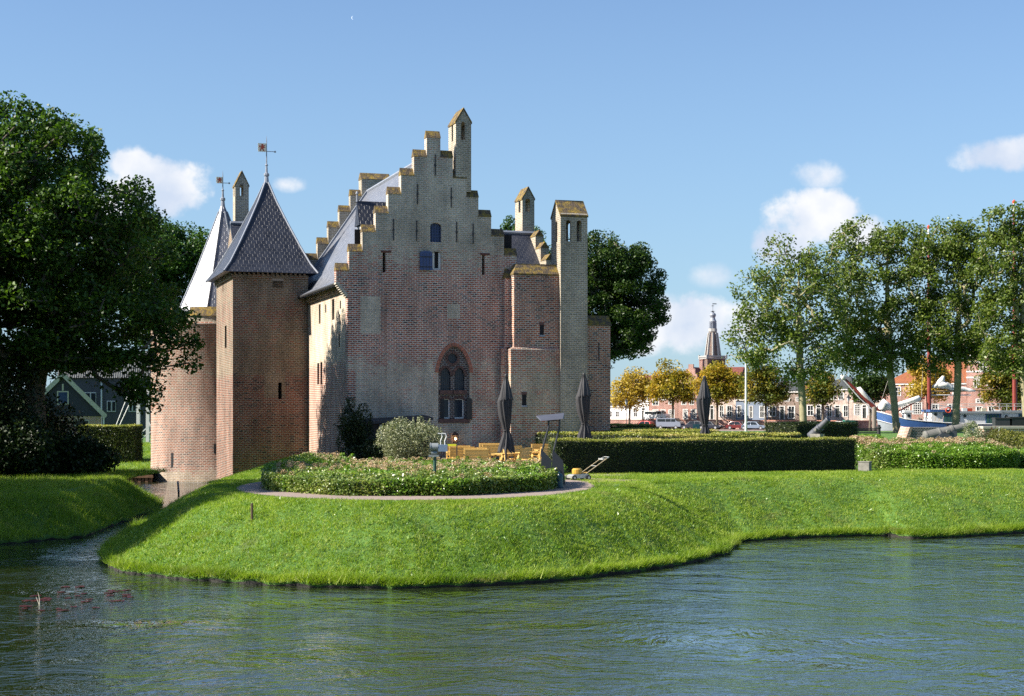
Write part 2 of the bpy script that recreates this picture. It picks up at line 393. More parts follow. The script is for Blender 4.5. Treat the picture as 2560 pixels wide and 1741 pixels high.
def cat(pts, m):                                  # Catmull-Rom through points, m samples each span
    P = np.array(pts, float); out = []
    for i in range(len(P)-1):
        p0 = P[max(i-1, 0)]; p1 = P[i]; p2 = P[i+1]; p3 = P[min(i+2, len(P)-1)]
        for k in range(m):
            t = k/m
            out.append(.5*((2*p1)+(-p0+p2)*t+(2*p0-5*p1+4*p2-p3)*t*t+(-p0+3*p1-3*p2+p3)*t**3))
    out.append(P[-1]); return np.array(out)
def bnoise(x, y):
    return (np.sin(x*1.31+y*.7)+np.sin(x*.53-y*1.1+2)+np.sin(x*2.3+y*1.9+1)*.6+np.sin(x*4.1-y*3.3)*.35)/3
def bank(name, pairs, ztop, rows=16, m=22, lip=.12, wob=.12):
    """slope between a shoreline and a crest; returns the grid of its points"""
    A = cat([p[0] for p in pairs], m); B = cat([p[1] for p in pairs], m)
    n = len(A); G = np.zeros((n, rows+1, 3))
    D = B-A; D = D/np.linalg.norm(D, axis=1)[:, None]
    A = A+D*(bnoise(A[:, 0]*2.2, A[:, 1]*2.2)*wob+bnoise(A[:, 0]*7, A[:, 1]*7)*.09+bnoise(A[:, 0]*19, A[:, 1]*17)*.05)[:, None]
    zt = ztop if hasattr(ztop, '__len__') else np.full(n, ztop)
    for j in range(rows+1):
        t = j/rows; q = t*t*(3-2*t); q = .55*q+.45*math.sin(t*PI/2)
        xy = A*(1-t)+B*t; z = lip+(zt-lip)*q
        z = z+(bnoise(xy[:, 0], xy[:, 1])*.10+bnoise(xy[:, 0]*3.1, xy[:, 1]*2.7)*.03)*math.sin(t*PI)
        if j == 0: z = lip+bnoise(xy[:, 0]*5, xy[:, 1]*5)*.06
        G[:, j, :2] = xy; G[:, j, 2] = z
    L0 = G[:, 0].copy(); L0[:, :2] += D*.10; L0[:, 2] = -.9
    L1 = G[:, 0].copy(); L1[:, :2] += D*.02; L1[:, 2] -= .07
    full = np.concatenate([L0[:, None], L1[:, None], G], 1)
    r = full.shape[1]; f = []; mi = []
    for i in range(n-1):
        for j in range(r-1):
            f.append((i*r+j, (i+1)*r+j, (i+1)*r+j+1, i*r+j+1)); mi.append(1 if j < 1 else 0)
    mb = MB(); mb.v = [tuple(p) for p in full.reshape(-1, 3)]; mb.f = f; mb.m = mi
    o = mb.build(name, [GRG, EARTH], smooth=True, uv=False)
    tag(o, kind='structure')
    return G
def sample_grid(G, n, maskf=None):
    a, b, c, d = G[:-1, :-1], G[1:, :-1], G[1:, 1:], G[:-1, 1:]
    ar = np.linalg.norm(np.cross(b-a, d-a), axis=2)
    cen = (a+c)/2
    if maskf is not None: ar = ar*maskf(cen[..., 0], cen[..., 1], cen[..., 2])
    p = (ar/ar.sum()).ravel(); idx = RNG.choice(len(p), n, p=p)
    i, j = np.unravel_index(idx, ar.shape); u = RNG.random(n)[:, None]; v = RNG.random(n)[:, None]
    return a[i, j]*(1-u)*(1-v)+b[i, j]*u*(1-v)+c[i, j]*u*v+d[i, j]*(1-u)*v
def blades(name, P, hgt, wid, mat, per=3, spread=.03, lean=.55):
    n = len(P); Q = np.repeat(P, per, 0); Q[:, :2] += RNG.normal(size=(n*per, 2))*spread
    k = len(Q); h = hgt*(.45+RNG.random(k)*1.0); 
    cl = .6+.8*(.5+.5*bnoise(Q[:, 0]*1.7, Q[:, 1]*1.7)); h = h*cl
    a = RNG.random(k)*2*PI; ca, sa = np.cos(a), np.sin(a)
    lx, ly = RNG.normal(size=k)*lean*h, RNG.normal(size=k)*lean*h
    w_ = wid*(.6+.8*RNG.random(k))
    V = np.zeros((k, 3, 3)); V[:, 0] = Q; V[:, 1] = Q; V[:, 2] = Q
    V[:, 0, 0] -= ca*w_/2; V[:, 0, 1] -= sa*w_/2; V[:, 1, 0] += ca*w_/2; V[:, 1, 1] += sa*w_/2
    V[:, :2, 2] -= .015
    V[:, 2, 0] += lx; V[:, 2, 1] += ly; V[:, 2, 2] += h
    return mesh_np(name, V.reshape(-1, 3), np.arange(3*k).reshape(-1, 3), mat)

def S(px, py): p = on(px, py, 0); return (p.x, p.y)
BC = (-3.4, 56.3)                                  # centre of the round bastion
def cre(deg, rx=7.1, ry=9.7): a = math.radians(deg); return (BC[0]+rx*math.cos(a), BC[1]+ry*math.sin(a))
pairs = [((-19.5,110), (-12,110)), (S(545,1216), (-12.2,98)), (S(480,1250), (-11.6,84)), (S(420,1283), (-11.3,75)), (S(380,1305), (-11.2,69)),
         (S(330,1335), (-10.9,63)), (S(282,1370), cre(170)), (S(258,1392), cre(185)), (S(262,1407), cre(197)), (S(295,1428), cre(211)), (S(360,1440), cre(224)),
         (S(500,1452), cre(236)), (S(700,1465), cre(248)), (S(900,1471), cre(262)), (S(1100,1469), cre(276)), (S(1300,1461), cre(290)), (S(1500,1441), cre(306)),
         (S(1620,1426), cre(318)), (S(1720,1409), cre(330)), (S(1800,1388), cre(343)), (S(1834,1368), (4.6,58.6)), (S(1850,1355), (6.6,60.4)), (S(1900,1352), (8.0,61.5)),
         (S(2000,1346), (10,62.5)), (S(2200,1340), (13.5,64)), (S(2290,1347), (15.3,64.5)), (S(2400,1343), (17.4,65.2)), (S(2560,1333), (20.5,66.5)), (S(2760,1322), (26,69)),
         ((40,68), (40,76)), ((70,78), (70,86)), ((100,90), (100,98))]
G1 = bank('grass_bank', pairs, 2.0)
crest = [tuple(p) for p in G1[:, -1]]
def sheet(name, poly, z, mat, hole=None):
    pts = [Vector((x, y, 0)) for x, y in poly]
    loops = [pts] if hole is None else [pts, [Vector((x, y, 0)) for x, y in hole]]
    tr = tessellate_polygon(loops); fl = [p for l in loops for p in l]; f = []
    for t in tr:
        a, b, c = [fl[i] for i in t]
        f.append(tuple(t) if (b-a).cross(c-a).z > 0 else (t[0], t[2], t[1]))
    mb = MB(); mb.add([(p.x, p.y, z) for p in fl], f); return tag(mb.build(name, mat), kind='structure')
QY = 187.0
sheet('castle_lawn', [(x, y) for x, y, z in crest]+[(100, QY), (-12, QY)], 2.0, GRG)
mb = MB(); mb.box(-12, 100, QY, QY+.5, -1, 2.05)
tag(mb.build('quay_edge', plain('quay_stone', (.3,.28,.25), .9, bump=.5)), kind='structure')
mb = MB(); mb.add([(-12,QY,2),(-12,QY,-1),(-12,110,-1),(-12,110,2)], [(0,1,2,3)])
tag(mb.build('lawn_edge', EARTH), kind='structure')

# left bank
pl = [((-60,53.5), (-60,60)), ((-30,54.0), (-30,59.5)), (S(-100,1370), (-21,59.5)), (S(0,1362), (-19.6,60)), (S(110,1352), (-18.6,61.5)), (S(205,1344), (-18.2,63.5)), (S(275,1318), (-18.2,67)),
      (S(345,1293), (-18.4,71)), (S(396,1272), (-19.0,74.5)), ((-18.3,79.5), (-20.8,78)), ((-20.6,85.5), (-23,82)), ((-24.5,90.5), (-26.5,85)), ((-30,93.5), (-31,87)), ((-45,95), (-45,88)), ((-70,95.5), (-70,88))]
G2 = bank('left_bank', pl, 1.3, rows=12, m=18, wob=.3)
cr2 = [tuple(p) for p in G2[:, -1]]
sheet('left_bank_lawn', [(x, y) for x, y, z in cr2], 1.3, GRG)
# land beyond the moat on the left
prof = [(101.0,-1),(101.0,.62),(101.3,.66),(106,.8),(114,1.25),(124,1.75),(140,1.9),(420,2.2)]
mb = MB(); xs = [-140, -60, -40, -30, -23.3]
v = [(x if y < 125 or x < -25 else -14-8*(y < 150), y, z) for (y, z) in prof for x in xs]; f = []
for i in range(len(prof)-1):
    for j in range(len(xs)-1): f.append((i*5+j, i*5+j+1, (i+1)*5+j+1, (i+1)*5+j))
mb.add(v, f)
tag(mb.build('far_garden_lawn', GRG, smooth=False), kind='structure')
# far town ground and water
RO = Vector((ax(1450, 300), 300)); RA = math.radians(-33); RU = Vector((math.cos(RA), math.sin(RA))); RN = Vector((math.sin(RA), -math.cos(RA)))  # RN points to us
def row(u, off, z=0.0): p = RO+RU*u+RN*off; return (p.x, p.y, z)
def rowu(px, off=0.0):                             # where the column px meets the house fronts (moved towards us by off)
    k = (px-HX)/F; b = RO+RN*off
    return (k*b.y-b.x)/(RU.x-k*RU.y)
def rowd(px, off=0.0): u = rowu(px, off); return (RO+RU*u+RN*off).y
STRZ, LOWZ = 2.4, 1.0
STREET = plain('street_brick', (.2,.13,.11), .9, var=.2, scale=1.5, bump=.4)
mb = MB(); mb.add([row(-90, 5.0, STRZ), row(260, 5.0, STRZ), row(260, -6000, STRZ), row(-3000, -6000, STRZ), row(-3000, 5.0-1500, STRZ), row(-90, 5.0-1500, STRZ)], [(0,1,2,3,4,5)])
tag(mb.build('upper_street', STREET), kind='structure')
mb = MB(); mb.add([row(-90, 5.0, LOWZ), row(260, 5.0, LOWZ), row(260, 26, LOWZ), row(-90, 26, LOWZ), row(260, 26, -1), row(-90, 26, -1)], [(1,0,3,2), (3,5,4,2)])
tag(mb.build('quay_road', plain('quay_paving', (.24,.17,.15), .9, var=.2, scale=1.5)), kind='structure')

def water_mat():
    t = NT('water'); ob = t.tc.outputs['Object']
    murk = t.ramp(t.noise(.05, ob, 3), [(.35, (.022,.031,.008)), (.65, (.034,.043,.013))])
    t.set(Base_Color=murk, Roughness=.05, IOR=1.333)
    t.b.inputs['Specular IOR Level'].default_value = .5
    warp = t.node('ShaderNodeTexNoise', {'Vector': ob, 'Scale': .16, 'Detail': 2.0}).outputs[1]
    wv = t.node('ShaderNodeVectorMath', {0: ob, 1: t.node('ShaderNodeVectorMath', {0: warp, 3: 5.0}, operation='SCALE').outputs[0]}, operation='ADD').outputs[0]
    # swell running across, chop on top, and calm lanes where it dies down
    a = t.noise(1.0, t.mapping(wv, (.4, .55, 1), rot=(0, 0, .5)), 3, .5, .6)
    b = t.noise(1.0, t.mapping(wv, (2.1, 3.0, 1), rot=(0, 0, -.45)), 3, .55, .8)
    c = t.noise(1.0, t.mapping(wv, (5.2, 6.6, 1), rot=(0, 0, .2)), 3, .6, .4)
    lane = t.ramp(t.noise(.12, t.mapping(ob, (1, .8, 1)), 3), [(.3, .45), (.65, 1.0)])
    h = t.math('ADD', t.math('MULTIPLY', a, .15), t.math('ADD', t.math('MULTIPLY', b, .062), t.math('MULTIPLY', c, .02)))
    h = t.math('MULTIPLY', h, lane)
    bn = t.bump(h, 1.0, 1.0)
    fr = t.node('ShaderNodeFresnel', {'IOR': 1.333}); t.link(bn.outputs[0], fr.inputs[1])
    gl = t.node('ShaderNodeBsdfGlossy', {'Color': (.80, .86, .92, 1), 'Roughness': .05}); t.link(bn.outputs[0], gl.inputs['Normal'])
    mx = t.node('ShaderNodeMixShader', {0: t.math('ADD', t.math('MULTIPLY', fr.outputs[0], .6), .24, True)}); t.link(t.b.outputs[0], mx.inputs[1]); t.link(gl.outputs[0], mx.inputs[2]); t.link(mx.outputs[0], t.out.inputs[0])
    return t.m
mb = MB(); mb.add([(-900,-60,0),(900,-60,0),(900,1200,0),(-900,1200,0)], [(0,1,2,3)])
tag(mb.build('moat_water', water_mat(), uv=False), kind='structure')
mb = MB(); mb.add([(-900,-60,-1.6),(900,-60,-1.6),(900,1200,-1.6),(-900,1200,-1.6)], [(0,1,2,3)])
tag(mb.build('moat_bed_ground', EARTH, uv=False), kind='structure')

# path round the bed
BED = (-3.55, 56.4, 5.25, 7.0)
def ell(cx, cy, rx, ry, a0, a1, n): return [(cx+rx*math.cos(math.radians(a0+(a1-a0)*i/n)), cy+ry*math.sin(math.radians(a0+(a1-a0)*i/n))) for i in range(n+1)]
outp = ell(BC[0], BC[1], 6.35, 9.15, 172, 372, 60); inp = ell(BED[0], BED[1], BED[2]-.3, BED[3]-.3, 165, 385, 60)
sheet('garden_path', outp+[(5.2,60.2),(3.2,62)]+inp[::-1]+[(-9.3, 60.5)], 2.012, PAVE)
sheet('terrace_paving', [(-8,63.6),(4,63.6),(12,80),(12,83),(-8,83),(-10.5,72)], 2.008, plain('terrace_gravel', (.3,.26,.21), .95, var=.2, scale=5, bump=.5))

# grass blades: slopes seen from the far side of the moat, and the lawn edge in front of hedges
P1 = sample_grid(G1, 105000, lambda x, y, z: (y < 96)*(x < 24)*(1/(y/50)**1.2))
top = []
while len(top) < 22000:
    q = np.stack([RNG.uniform(-12, 23, 8000), RNG.uniform(46, 76, 8000), np.full(8000, 2.0)], 1)
    e = ((q[:, 0]-BC[0])/6.35)**2+((q[:, 1]-BC[1])/9.15)**2
    cy = np.interp(q[:, 0], [3, 5, 8, 13, 20, 26], [56.5, 58.6, 61.3, 64, 66.5, 69])
    hy = np.interp(q[:, 0], [2, 15.5, 30], [66.2, 71, 74])
    ok = ((q[:, 0] > 2.2)*(q[:, 1] > cy-.3)*(q[:, 1] < hy)+(q[:, 1] < 63)*((q[:, 0]-BC[0])**2/7.1**2+(q[:, 1]-BC[1])**2/9.7**2 < 1)+(q[:, 0] < -8.5)*(q[:, 1] > 58)*(q[:, 0] > -11.4)) > 0
    top += list(q[ok & (e > 1.0)])
P1 = np.concatenate([P1, np.array(top)])
tag(blades('lawn_grass', P1, .062, .02, GRB, per=4, spread=.06, lean=.8), 'bright green mown grass covering the castle mound', 'grass', kind='stuff')
wq = sample_grid(G1, 3000, lambda x, y, z: (y < 90)*(x < 24)); wq = wq[bnoise(wq[:, 0]*.9, wq[:, 1]*.8) > -.25]
tag(blades('lawn_weeds', wq, .06, .05, foliage('weed_leaves', [(0, (.06,.16,.02)), (.6, (.2,.34,.05)), (1, (.28,.38,.09))], .3, .35, 1, .2, .6), per=9, spread=.07, lean=1.1), 'pale broad-leaved weeds scattered through the mown grass', 'weeds', kind='stuff')
edge = sample_grid(G1[:, :2], 30000, lambda x, y, z: (y < 96)*(x < 24))
tag(blades('shore_grass', edge, .13, .018, GRB, per=4, spread=.07, lean=1.0), 'longer grass hanging over the water edge of the mound', 'grass', kind='stuff')
tf = sample_grid(G1[:, :2], 260, lambda x, y, z: (y < 90)*(x < 24)); tf = np.repeat(tf, 26, 0); tf[:, :2] += RNG.normal(size=(len(tf), 2))*.10
tag(blades('bank_tufts', tf, .26, .02, GRB, per=1, spread=.03, lean=.5), 'taller tufts of sedge along the waterline of the mound', 'grass', kind='stuff')
P2 = sample_grid(G2, 26000, lambda x, y, z: (x > -31)*1.0)
tp = np.stack([RNG.uniform(-32, -19, 16000), RNG.uniform(60, 86, 16000), np.full(16000, 1.3)], 1)
tag(blades('rough_grass', np.concatenate([P2, tp]), .2, .022, GRB, per=4, spread=.08, lean=.6), 'rough long grass on the shady bank left of the moat', 'grass', kind='stuff')
fp = np.stack([RNG.uniform(-34, -24, 9000), RNG.uniform(101.2, 132, 9000), np.zeros(9000)], 1); fp[:, 2] = np.interp(fp[:, 1], [p[0] for p in prof], [p[1] for p in prof])
tag(blades('garden_grass', fp, .12, .03, GRB, per=4, spread=.12), 'grass of the garden beyond the timber revetment', 'grass', kind='stuff')
# ================================================================ the castle
TH = math.radians(18); CC, CS = math.cos(TH), math.sin(TH); OX, OY = ax(868, 84), 84.0
castle = thing('castle', 'large medieval brick castle with stepped gables, slate roofs and two towers on the moat', 'castle', (OX, OY, 0), TH)
def U(px, v=0.0): k = (px-HX)/F; return (k*(OY+v*CC)-OX+v*CS)/(CC-k*CS)
def Vv(px, u=0.0): k = (px-HX)/F; return (OX+u*CC-k*(OY+u*CS))/(CS+k*CC)
def Zc(py, u, v): return H-(py-HY)/F*(OY+u*CS+v*CC)
def loc(X, Y): dx, dy = X-OX, Y-OY; return (dx*CC+dy*CS, -dx*CS+dy*CC)
def uz(px, py, v=0.0): u = U(px, v); return (u, Zc(py, u, v))

B_GABLE = brick('gable_brick', [(0,.0),(2.2,.25),(3.2,.75),(7.0,.72),(7.7,.22),(9,.05),(11.6,.12),(12.6,.42),(13.8,.8),(15.5,.92),(18,.72),(24,.7)], zmax=24, dark=(.05,.038,.04), patch=.27, red=((.47,.155,.09),(.2,.09,.075)), tan=((.56,.47,.34),(.34,.285,.21)), mortar=(.68,.62,.54),
                patches=[(U(901), U(950), Zc(835,1.5,0), Zc(741,1.5,0), .95), (U(1118), U(1150), Zc(797,5.5,0), Zc(760,5.5,0), .95), (-.05, U(889), Zc(1000,0,0), Zc(926,0,0), -.4), (U(1180), U(1290), 2, Zc(905,7.5,0), .45)])
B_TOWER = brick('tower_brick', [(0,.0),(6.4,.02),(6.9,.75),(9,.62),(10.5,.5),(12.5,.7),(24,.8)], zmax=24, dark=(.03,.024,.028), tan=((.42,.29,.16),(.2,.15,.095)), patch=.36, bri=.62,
                patches=[(U(660,11.4), U(713,11.4), Zc(995,-2,11.4), Zc(934,-2,11.4), .95)])
B_ROUND = brick('round_tower_brick', [(0,.85),(.6,.8),(.95,.08),(3,.1),(7,.3),(9,.3),(24,.4)], zmax=24, red=((.40,.165,.10),(.19,.105,.085)), tan=((.42,.33,.21),(.28,.21,.15)), mortar=(.56,.49,.42), patch=.36, dark=(.09,.075,.075))
B_SIDE = brick('side_brick', [(0,.0),(6.8,.1),(7.6,.75),(10.8,.7),(11.3,.45),(24,.6)], zmax=24, red=((.46,.19,.12),(.25,.12,.09)), tan=((.62,.5,.35),(.42,.33,.23)), mortar=(.66,.59,.5), dark=(.2,.15,.13))  # paler brick colours carry the sunlit brightness of this side
B_BLOCK = brick('stair_brick', [(0,.1),(3.2,.2),(4.2,.55),(6.2,.72),(7.3,.4),(8.6,.02),(12,.0),(24,.2)], zmax=24, red=((.48,.16,.08),(.20,.085,.065)), dark=(.03,.025,.03), patch=.3)
B_FLUE = brick('chimney_brick', [(0,.7),(5,.9),(24,.95)], zmax=24, tan=((.42,.35,.235),(.22,.185,.135)), dark=(.04,.035,.035))
B_RED = brick('low_wall_brick', [(0,.1),(24,.15)], zmax=24, red=((.5,.18,.09),(.22,.1,.075)), dark=(.04,.03,.035))
B_DARK = brick('tracery_brick', [(0,.1),(24,.25)], zmax=24, red=((.10,.06,.055),(.05,.038,.04)), mortar=(.36,.34,.32), row=.11, width=.2)
SLATE = slate('roof_slate'); SLATE_L = slate('pale_roof_slate', (.095,.103,.125), (.135,.143,.165), rough=.34, edge=(.2,.21,.24)); MOSS = moss('mossy_tiles')
LEAD = plain('lead', (.22,.24,.28), .5, var=.2); IRON = plain('black_iron', (.02,.02,.022), .6); VOID = plain('interior_shade', (.008,.008,.01), .9)  # VOID: black colour standing for the shade inside openings
GLS = glass('leaded_glass'); LEADBAR = plain('lead_bars', (.05,.055,.065), .7)
WHITEW = plain('white_painted_wood', (.6,.59,.57), .5, var=.05); BLUEW = plain('blue_painted_wood', (.035,.06,.16), .5, var=.15, scale=9)
BLACKW = plain('black_painted_wood', (.012,.012,.014), .5, var=.3)
LINTEL = plain('red_lintel', (.10,.035,.025), .8)

WT = .5                                           # thickness of the gables
LST = [(1067,1101,326),(1035,1067,372.6),(1002.6,1035,419),(970.5,1002.6,466),(939,970.5,513.7),(906,939,560.7),(872.6,906,609),(840.4,872.6,656.8)]
RST = [(1101,1132,375),(1132,1166,427),(1166,1196,474.5),(1196,1228,523.5),(1228,1260,571.6),(1260,1292,620),(1292,1326,668)]
CAPH = .42
def zz(py, px): return Zc(py, U(px), 0)
uc = U(1084)
steps = sorted([(U(a), U(b), zz(y, (a+b)/2)) for a, b, y in LST]+[(U(a), U(b), zz(y, (a+b)/2)) for a, b, y in RST])
uR = steps[-1][1]; ZK = Zc(705, U(840.4), 0)
def gable_outline():
    o = []
    for a, b, z in steps: o += [(a, z-CAPH), (b, z-CAPH)]
    out = []
    for p in o:
        if not out or (abs(p[0]-out[-1][0])+abs(p[1]-out[-1][1])) > 1e-4: out.append(p)
    uL = steps[0][0]; zw = Zc(742, 0, 0); n = 7
    kl = [(uL+(0-uL)*i/n+0.0, ZK+(zw-ZK)*i/n) for i in range(n+1)]
    left = []
    for i in range(n): left += [kl[i], (kl[i][0], kl[i+1][1]+.03)] if False else [kl[i]]
    left.append((0.0, zw)); uw = uR-(0-uL)
    right = [(uR, ZK), (uw, zw)]
    return out+right+[(uw, 0.0), (0.0, 0.0)]+left[::-1]
def arch(x0, x1, z0, zs, zt, n=7, pointed=True):
    xm = (x0+x1)/2; r = [(x0, z0), (x1, z0)]
    for i in range(n+1):
        t = i/n
        if pointed: x = x1-(x1-xm)*(1-math.cos(t*PI/2))**.8; z = zs+(zt-zs)*math.sin(t*PI/2)
        else: x = xm+(x1-xm)*math.cos(t*PI/2); z = zs+(zt-zs)*math.sin(t*PI/2)
        r.append((x, z))
    for i in range(n-1, -1, -1):
        x, z = r[2+i]; r.append((2*xm-x, z))
    return r
def rectpx(x0, x1, y0, y1, v=0.0): a = U(x0, v); b = U(x1, v); m = (a+b)/2; return (a, b, Zc(y1, m, v), Zc(y0, m, v))
W1 = rectpx(1075.5,1103.5,558,606); W2 = rectpx(1080,1103,629,675); S1 = rectpx(956.5,964,632,681); S2 = rectpx(1205,1211.8,638,687)
BIG = rectpx(1096,1174,866,1052)
zs = Zc(932, 5, 0)
bigarch = arch(BIG[0], BIG[1], BIG[2], zs, BIG[3], 10)
holes = [arch(W1[0], W1[1], W1[2], W1[3]-.18, W1[3], pointed=False), arch(W2[0], W2[1], W2[2], W2[3]-.08, W2[3], pointed=False),
         [(S1[0],S1[2]),(S1[1],S1[2]),(S1[1],S1[3]),(S1[0],S1[3])], [(S2[0],S2[2]),(S2[1],S2[2]),(S2[1],S2[3]),(S2[0],S2[3])], bigarch]
GO = gable_outline()
mb = MB(); mb.slab(GO, 0, WT, holes); gable = mb.build('gable_wall', B_GABLE, castle)
tag(gable, label='front stepped gable of mixed red and yellow brick')
for i, (a, b, z) in enumerate(steps):
    mb = MB(); mb.gable_prism(a-.02, b+.02, -.04, WT+.04, z-CAPH, z); mb.build('step_cap', MOSS, castle)
# proud corner strip and kneeler teeth
mb = MB(); zt = Zc(700, 1, 0)
mb.box(0.02, U(962), -.07, .02, .5, zt)
mb.build('corner_strip', B_GABLE, castle)
mb = MB(); uL = steps[0][0]; zw = Zc(742, 0, 0)
for i in range(8):
    t = (i+.5)/8; x = uL*(1-t); z = ZK+(zw-ZK)*t
    mb.box(x-.06, x+.14, -.05, WT+.02, z-.07, z+.03)
mb.build('kneeler', plain('pale_stone', (.42,.38,.31), .85, var=.2, scale=6), castle)
# big traceried window
pan = MB(); pv0, pv1 = .16, .34
def inset(r): return r
oc = rectpx(1121,1145,884,908); oxm = (oc[0]+oc[1])/2; ozm = (oc[2]+oc[3])/2; orr = (oc[1]-oc[0])/2
ocu = [(oxm+orr*math.cos(2*PI*i/16), ozm+orr*math.sin(2*PI*i/16)) for i in range(16)]
L1 = rectpx(1103,1128,920,976); L2 = rectpx(1138,1163,920,976); D1 = rectpx(1103,1127,997,1047); D2 = rectpx(1138,1162,997,1047)
ph = [ocu]+[arch(l[0], l[1], l[2], l[3]-.42, l[3], 6) for l in (L1, L2)]+[arch(d[0], d[1], d[2], d[3]-.1, d[3], 5, False) for d in (D1, D2)]
pan.slab([(BIG[0]-.05, BIG[2]-.05), (BIG[1]+.05, BIG[2]-.05), (BIG[1]+.05, BIG[3]+.05), (BIG[0]-.05, BIG[3]+.05)], pv0, pv1, ph)
win = pan.build('tracery_window', B_DARK, castle)
def ring(mb, pts, w, y0, y1, brick_=.13, outward=True, closed=False):     # voussoirs standing on a curve
    P = [Vector((x, z)) for x, z in pts]; seg = []
    n = len(P)
    for i in range(n if closed else n-1):
        a, b = P[i], P[(i+1) % n]; L = (b-a).length; k = max(1, round(L/brick_))
        for j in range(k): seg.append((a+(b-a)*(j+.09)/k, a+(b-a)*(j+.91)/k, (b-a).normalized()))
    for a, b, d in seg:
        nn = Vector((d.y, -d.x))*(1 if outward else -1)
        q = [a, b, b+nn*w+d*.01, a+nn*w-d*.01]
        v = [(p.x, y0, p.y) for p in q]+[(p.x, y1, p.y) for p in q]
        f = [(0,1,2,3),(7,6,5,4),(0,4,5,1),(1,5,6,2),(2,6,7,3),(3,7,4,0)]
        mb.add(v, f)
vous = plain('voussoir_brick', (.12,.065,.055), .9, var=.55, scale=7)
joint = plain('lime_mortar', (.42,.39,.35), .95)
mb = MB(); ring(mb, bigarch[2:-1]+[bigarch[-1]], .21, -.03, .05, .11); mb.build('arch_ring', plain('arch_ring_brick', (.34,.13,.085), .9, var=.45, scale=9), win)
mb = MB(); ring(mb, bigarch[2:-1]+[bigarch[-1]], .24, -.018, .04, 9.0); mb.build('ring_mortar', joint, win)
mb = MB(); ring(mb, ocu, .16, pv0-.03, pv0+.02, .09, closed=True); mb.build('inner_arch', vous, win)
for l in (L1, L2): mb = MB(); ring(mb, arch(l[0], l[1], l[2], l[3]-.42, l[3], 6)[2:], .15, pv0-.035, pv0+.02, .10); mb.build('inner_arch', vous, win)
for d in (D1, D2): mb = MB(); ring(mb, arch(d[0], d[1], d[2], d[3]-.1, d[3], 5, False)[2:], .13, pv0-.03, pv0+.02, .09); mb.build('inner_arch', vous, win)
mb = MB()
for (x0, x1, zb) in ((L1[0], L1[1], L1[2]), (L2[0], L2[1], L2[2])): mb.box(x0-.08, x1+.08, .02, pv0+.05, zb-.22, zb)
mb.box(BIG[0], BIG[1], -.05, .2, BIG[2]-.12, BIG[2]+.1)
mb.build('window_sill', vous, win)
mb = MB()
mb.box(oc[0], oc[1], .3, .32, oc[2], oc[3])
for l in (L1, L2): mb.box(l[0], l[1], .3, .32, l[2], l[3])
mb.build('pane', GLS, win)
mb = MB()
for l in (L1, L2, oc):
    n = 4
    for i in range(1, n+1): x = l[0]+(l[1]-l[0])*i/(n+1); mb.box(x-.012, x+.012, .275, .298, l[2], l[3])
    k = int((l[3]-l[2])/.17)
    for i in range(1, k+1): z = l[2]+(l[3]-l[2])*i/(k+1); mb.box(l[0], l[1], .27, .295, z-.01, z+.01)
mb.build('leading', LEADBAR, win)
mb = MB()
for d in (D1, D2):
    mb.box(d[0], d[1], .24, .27, d[2], d[2]+.07); mb.box(d[1]-.07, d[1], .24, .27, d[2]+.07, d[3]-.02); mb.box(d[0], d[0]+.02, .24, .27, d[2]+.07, d[3]-.02)
    mb.box(d[0]+.02, d[1]-.07, .24, .27, d[3]-.06, d[3]-.02)
mb.build('white_frame', WHITEW, win)
mb = MB()
for d in (D1, D2): mb.box(d[0], d[1], .28, .3, d[2], d[3])
mb.build('lower_pane', GLS, win)
mb = MB(); d = rectpx(1166,1179,997,1049); mb.box(d[0], d[1], -.09, -.04, d[2], d[3]); mb.build('shutter', BLACKW, win); mb = MB(); d = rectpx(1103,1113,998,1047); mb.add([(d[0],.12,d[2]),(d[1]-.05,.02,d[2]),(d[1]-.05,.02,d[3]),(d[0],.12,d[3]),(d[0],.16,d[2]),(d[1]-.05,.06,d[2]),(d[1]-.05,.06,d[3]),(d[0],.16,d[3])],[(0,1,2,3),(7,6,5,4),(1,5,6,2),(2,6,7,3)])
mb.build('shutter', BLACKW, win)
# upper windows and slits
w1 = MB(); w1.box(W1[0], W1[1], .22, .25, W1[2], W1[3]); g1 = w1.build('window', glass('blue_window_glass', (.03,.05,.11)), castle)
mb = MB()
for i in range(5): x = W1[0]+(W1[1]-W1[0])*i/4; mb.box(x-.02, x+.02, .17, .21, W1[2], W1[3]-.03)
for i in range(7): z = W1[2]+(W1[3]-W1[2])*i/6.3; mb.box(W1[0], W1[1], .175, .215, z-.015, z+.015)
mb.build('glazing_bars', BLUEW, g1)
mb = MB(); x0, x1, z0, z1 = W2; m_ = x0+.22
mb.box(x0-.02, m_-.06, .1, .17, z0, z1-.05); mb.box(x1-.13, x1+.01, .1, .17, z0, z1-.05); mb.box(m_-.06, x1-.13, .1, .17, z0, z0+.09); 
w2 = mb.build('window', WHITEW, castle)
mb = MB(); mb.box(x0, x1, .2, .22, z0, z1); mb.build('pane', VOID, w2)  # black sheet in place of the shade behind the opening
sh = rectpx(1049,1080,628,676); mb = MB(); mb.slab(arch(sh[0], sh[1], sh[2], sh[3]-.12, sh[3], 5, False), -.10, -.04)
shu = mb.build('blue_shutter', BLUEW, castle)
mb = MB(); mb.box(sh[0], sh[1], -.115, -.1, sh[2]+.15, sh[2]+.2); mb.box(sh[0], sh[1], -.115, -.1, sh[3]-.35, sh[3]-.3)
for i in range(1, 4): x = sh[0]+(sh[1]-sh[0])*i/4; mb.box(x-.008, x+.008, -.108, -.1, sh[2], sh[3]-.12)
mb.build('shutter_straps', IRON, shu)
for s in (S1, S2):
    mb = MB(); mb.box(s[0]-.1, s[1]+.3, -.02, .06, s[3], s[3]+.11); mb.build('slit_lintel', LINTEL, castle)
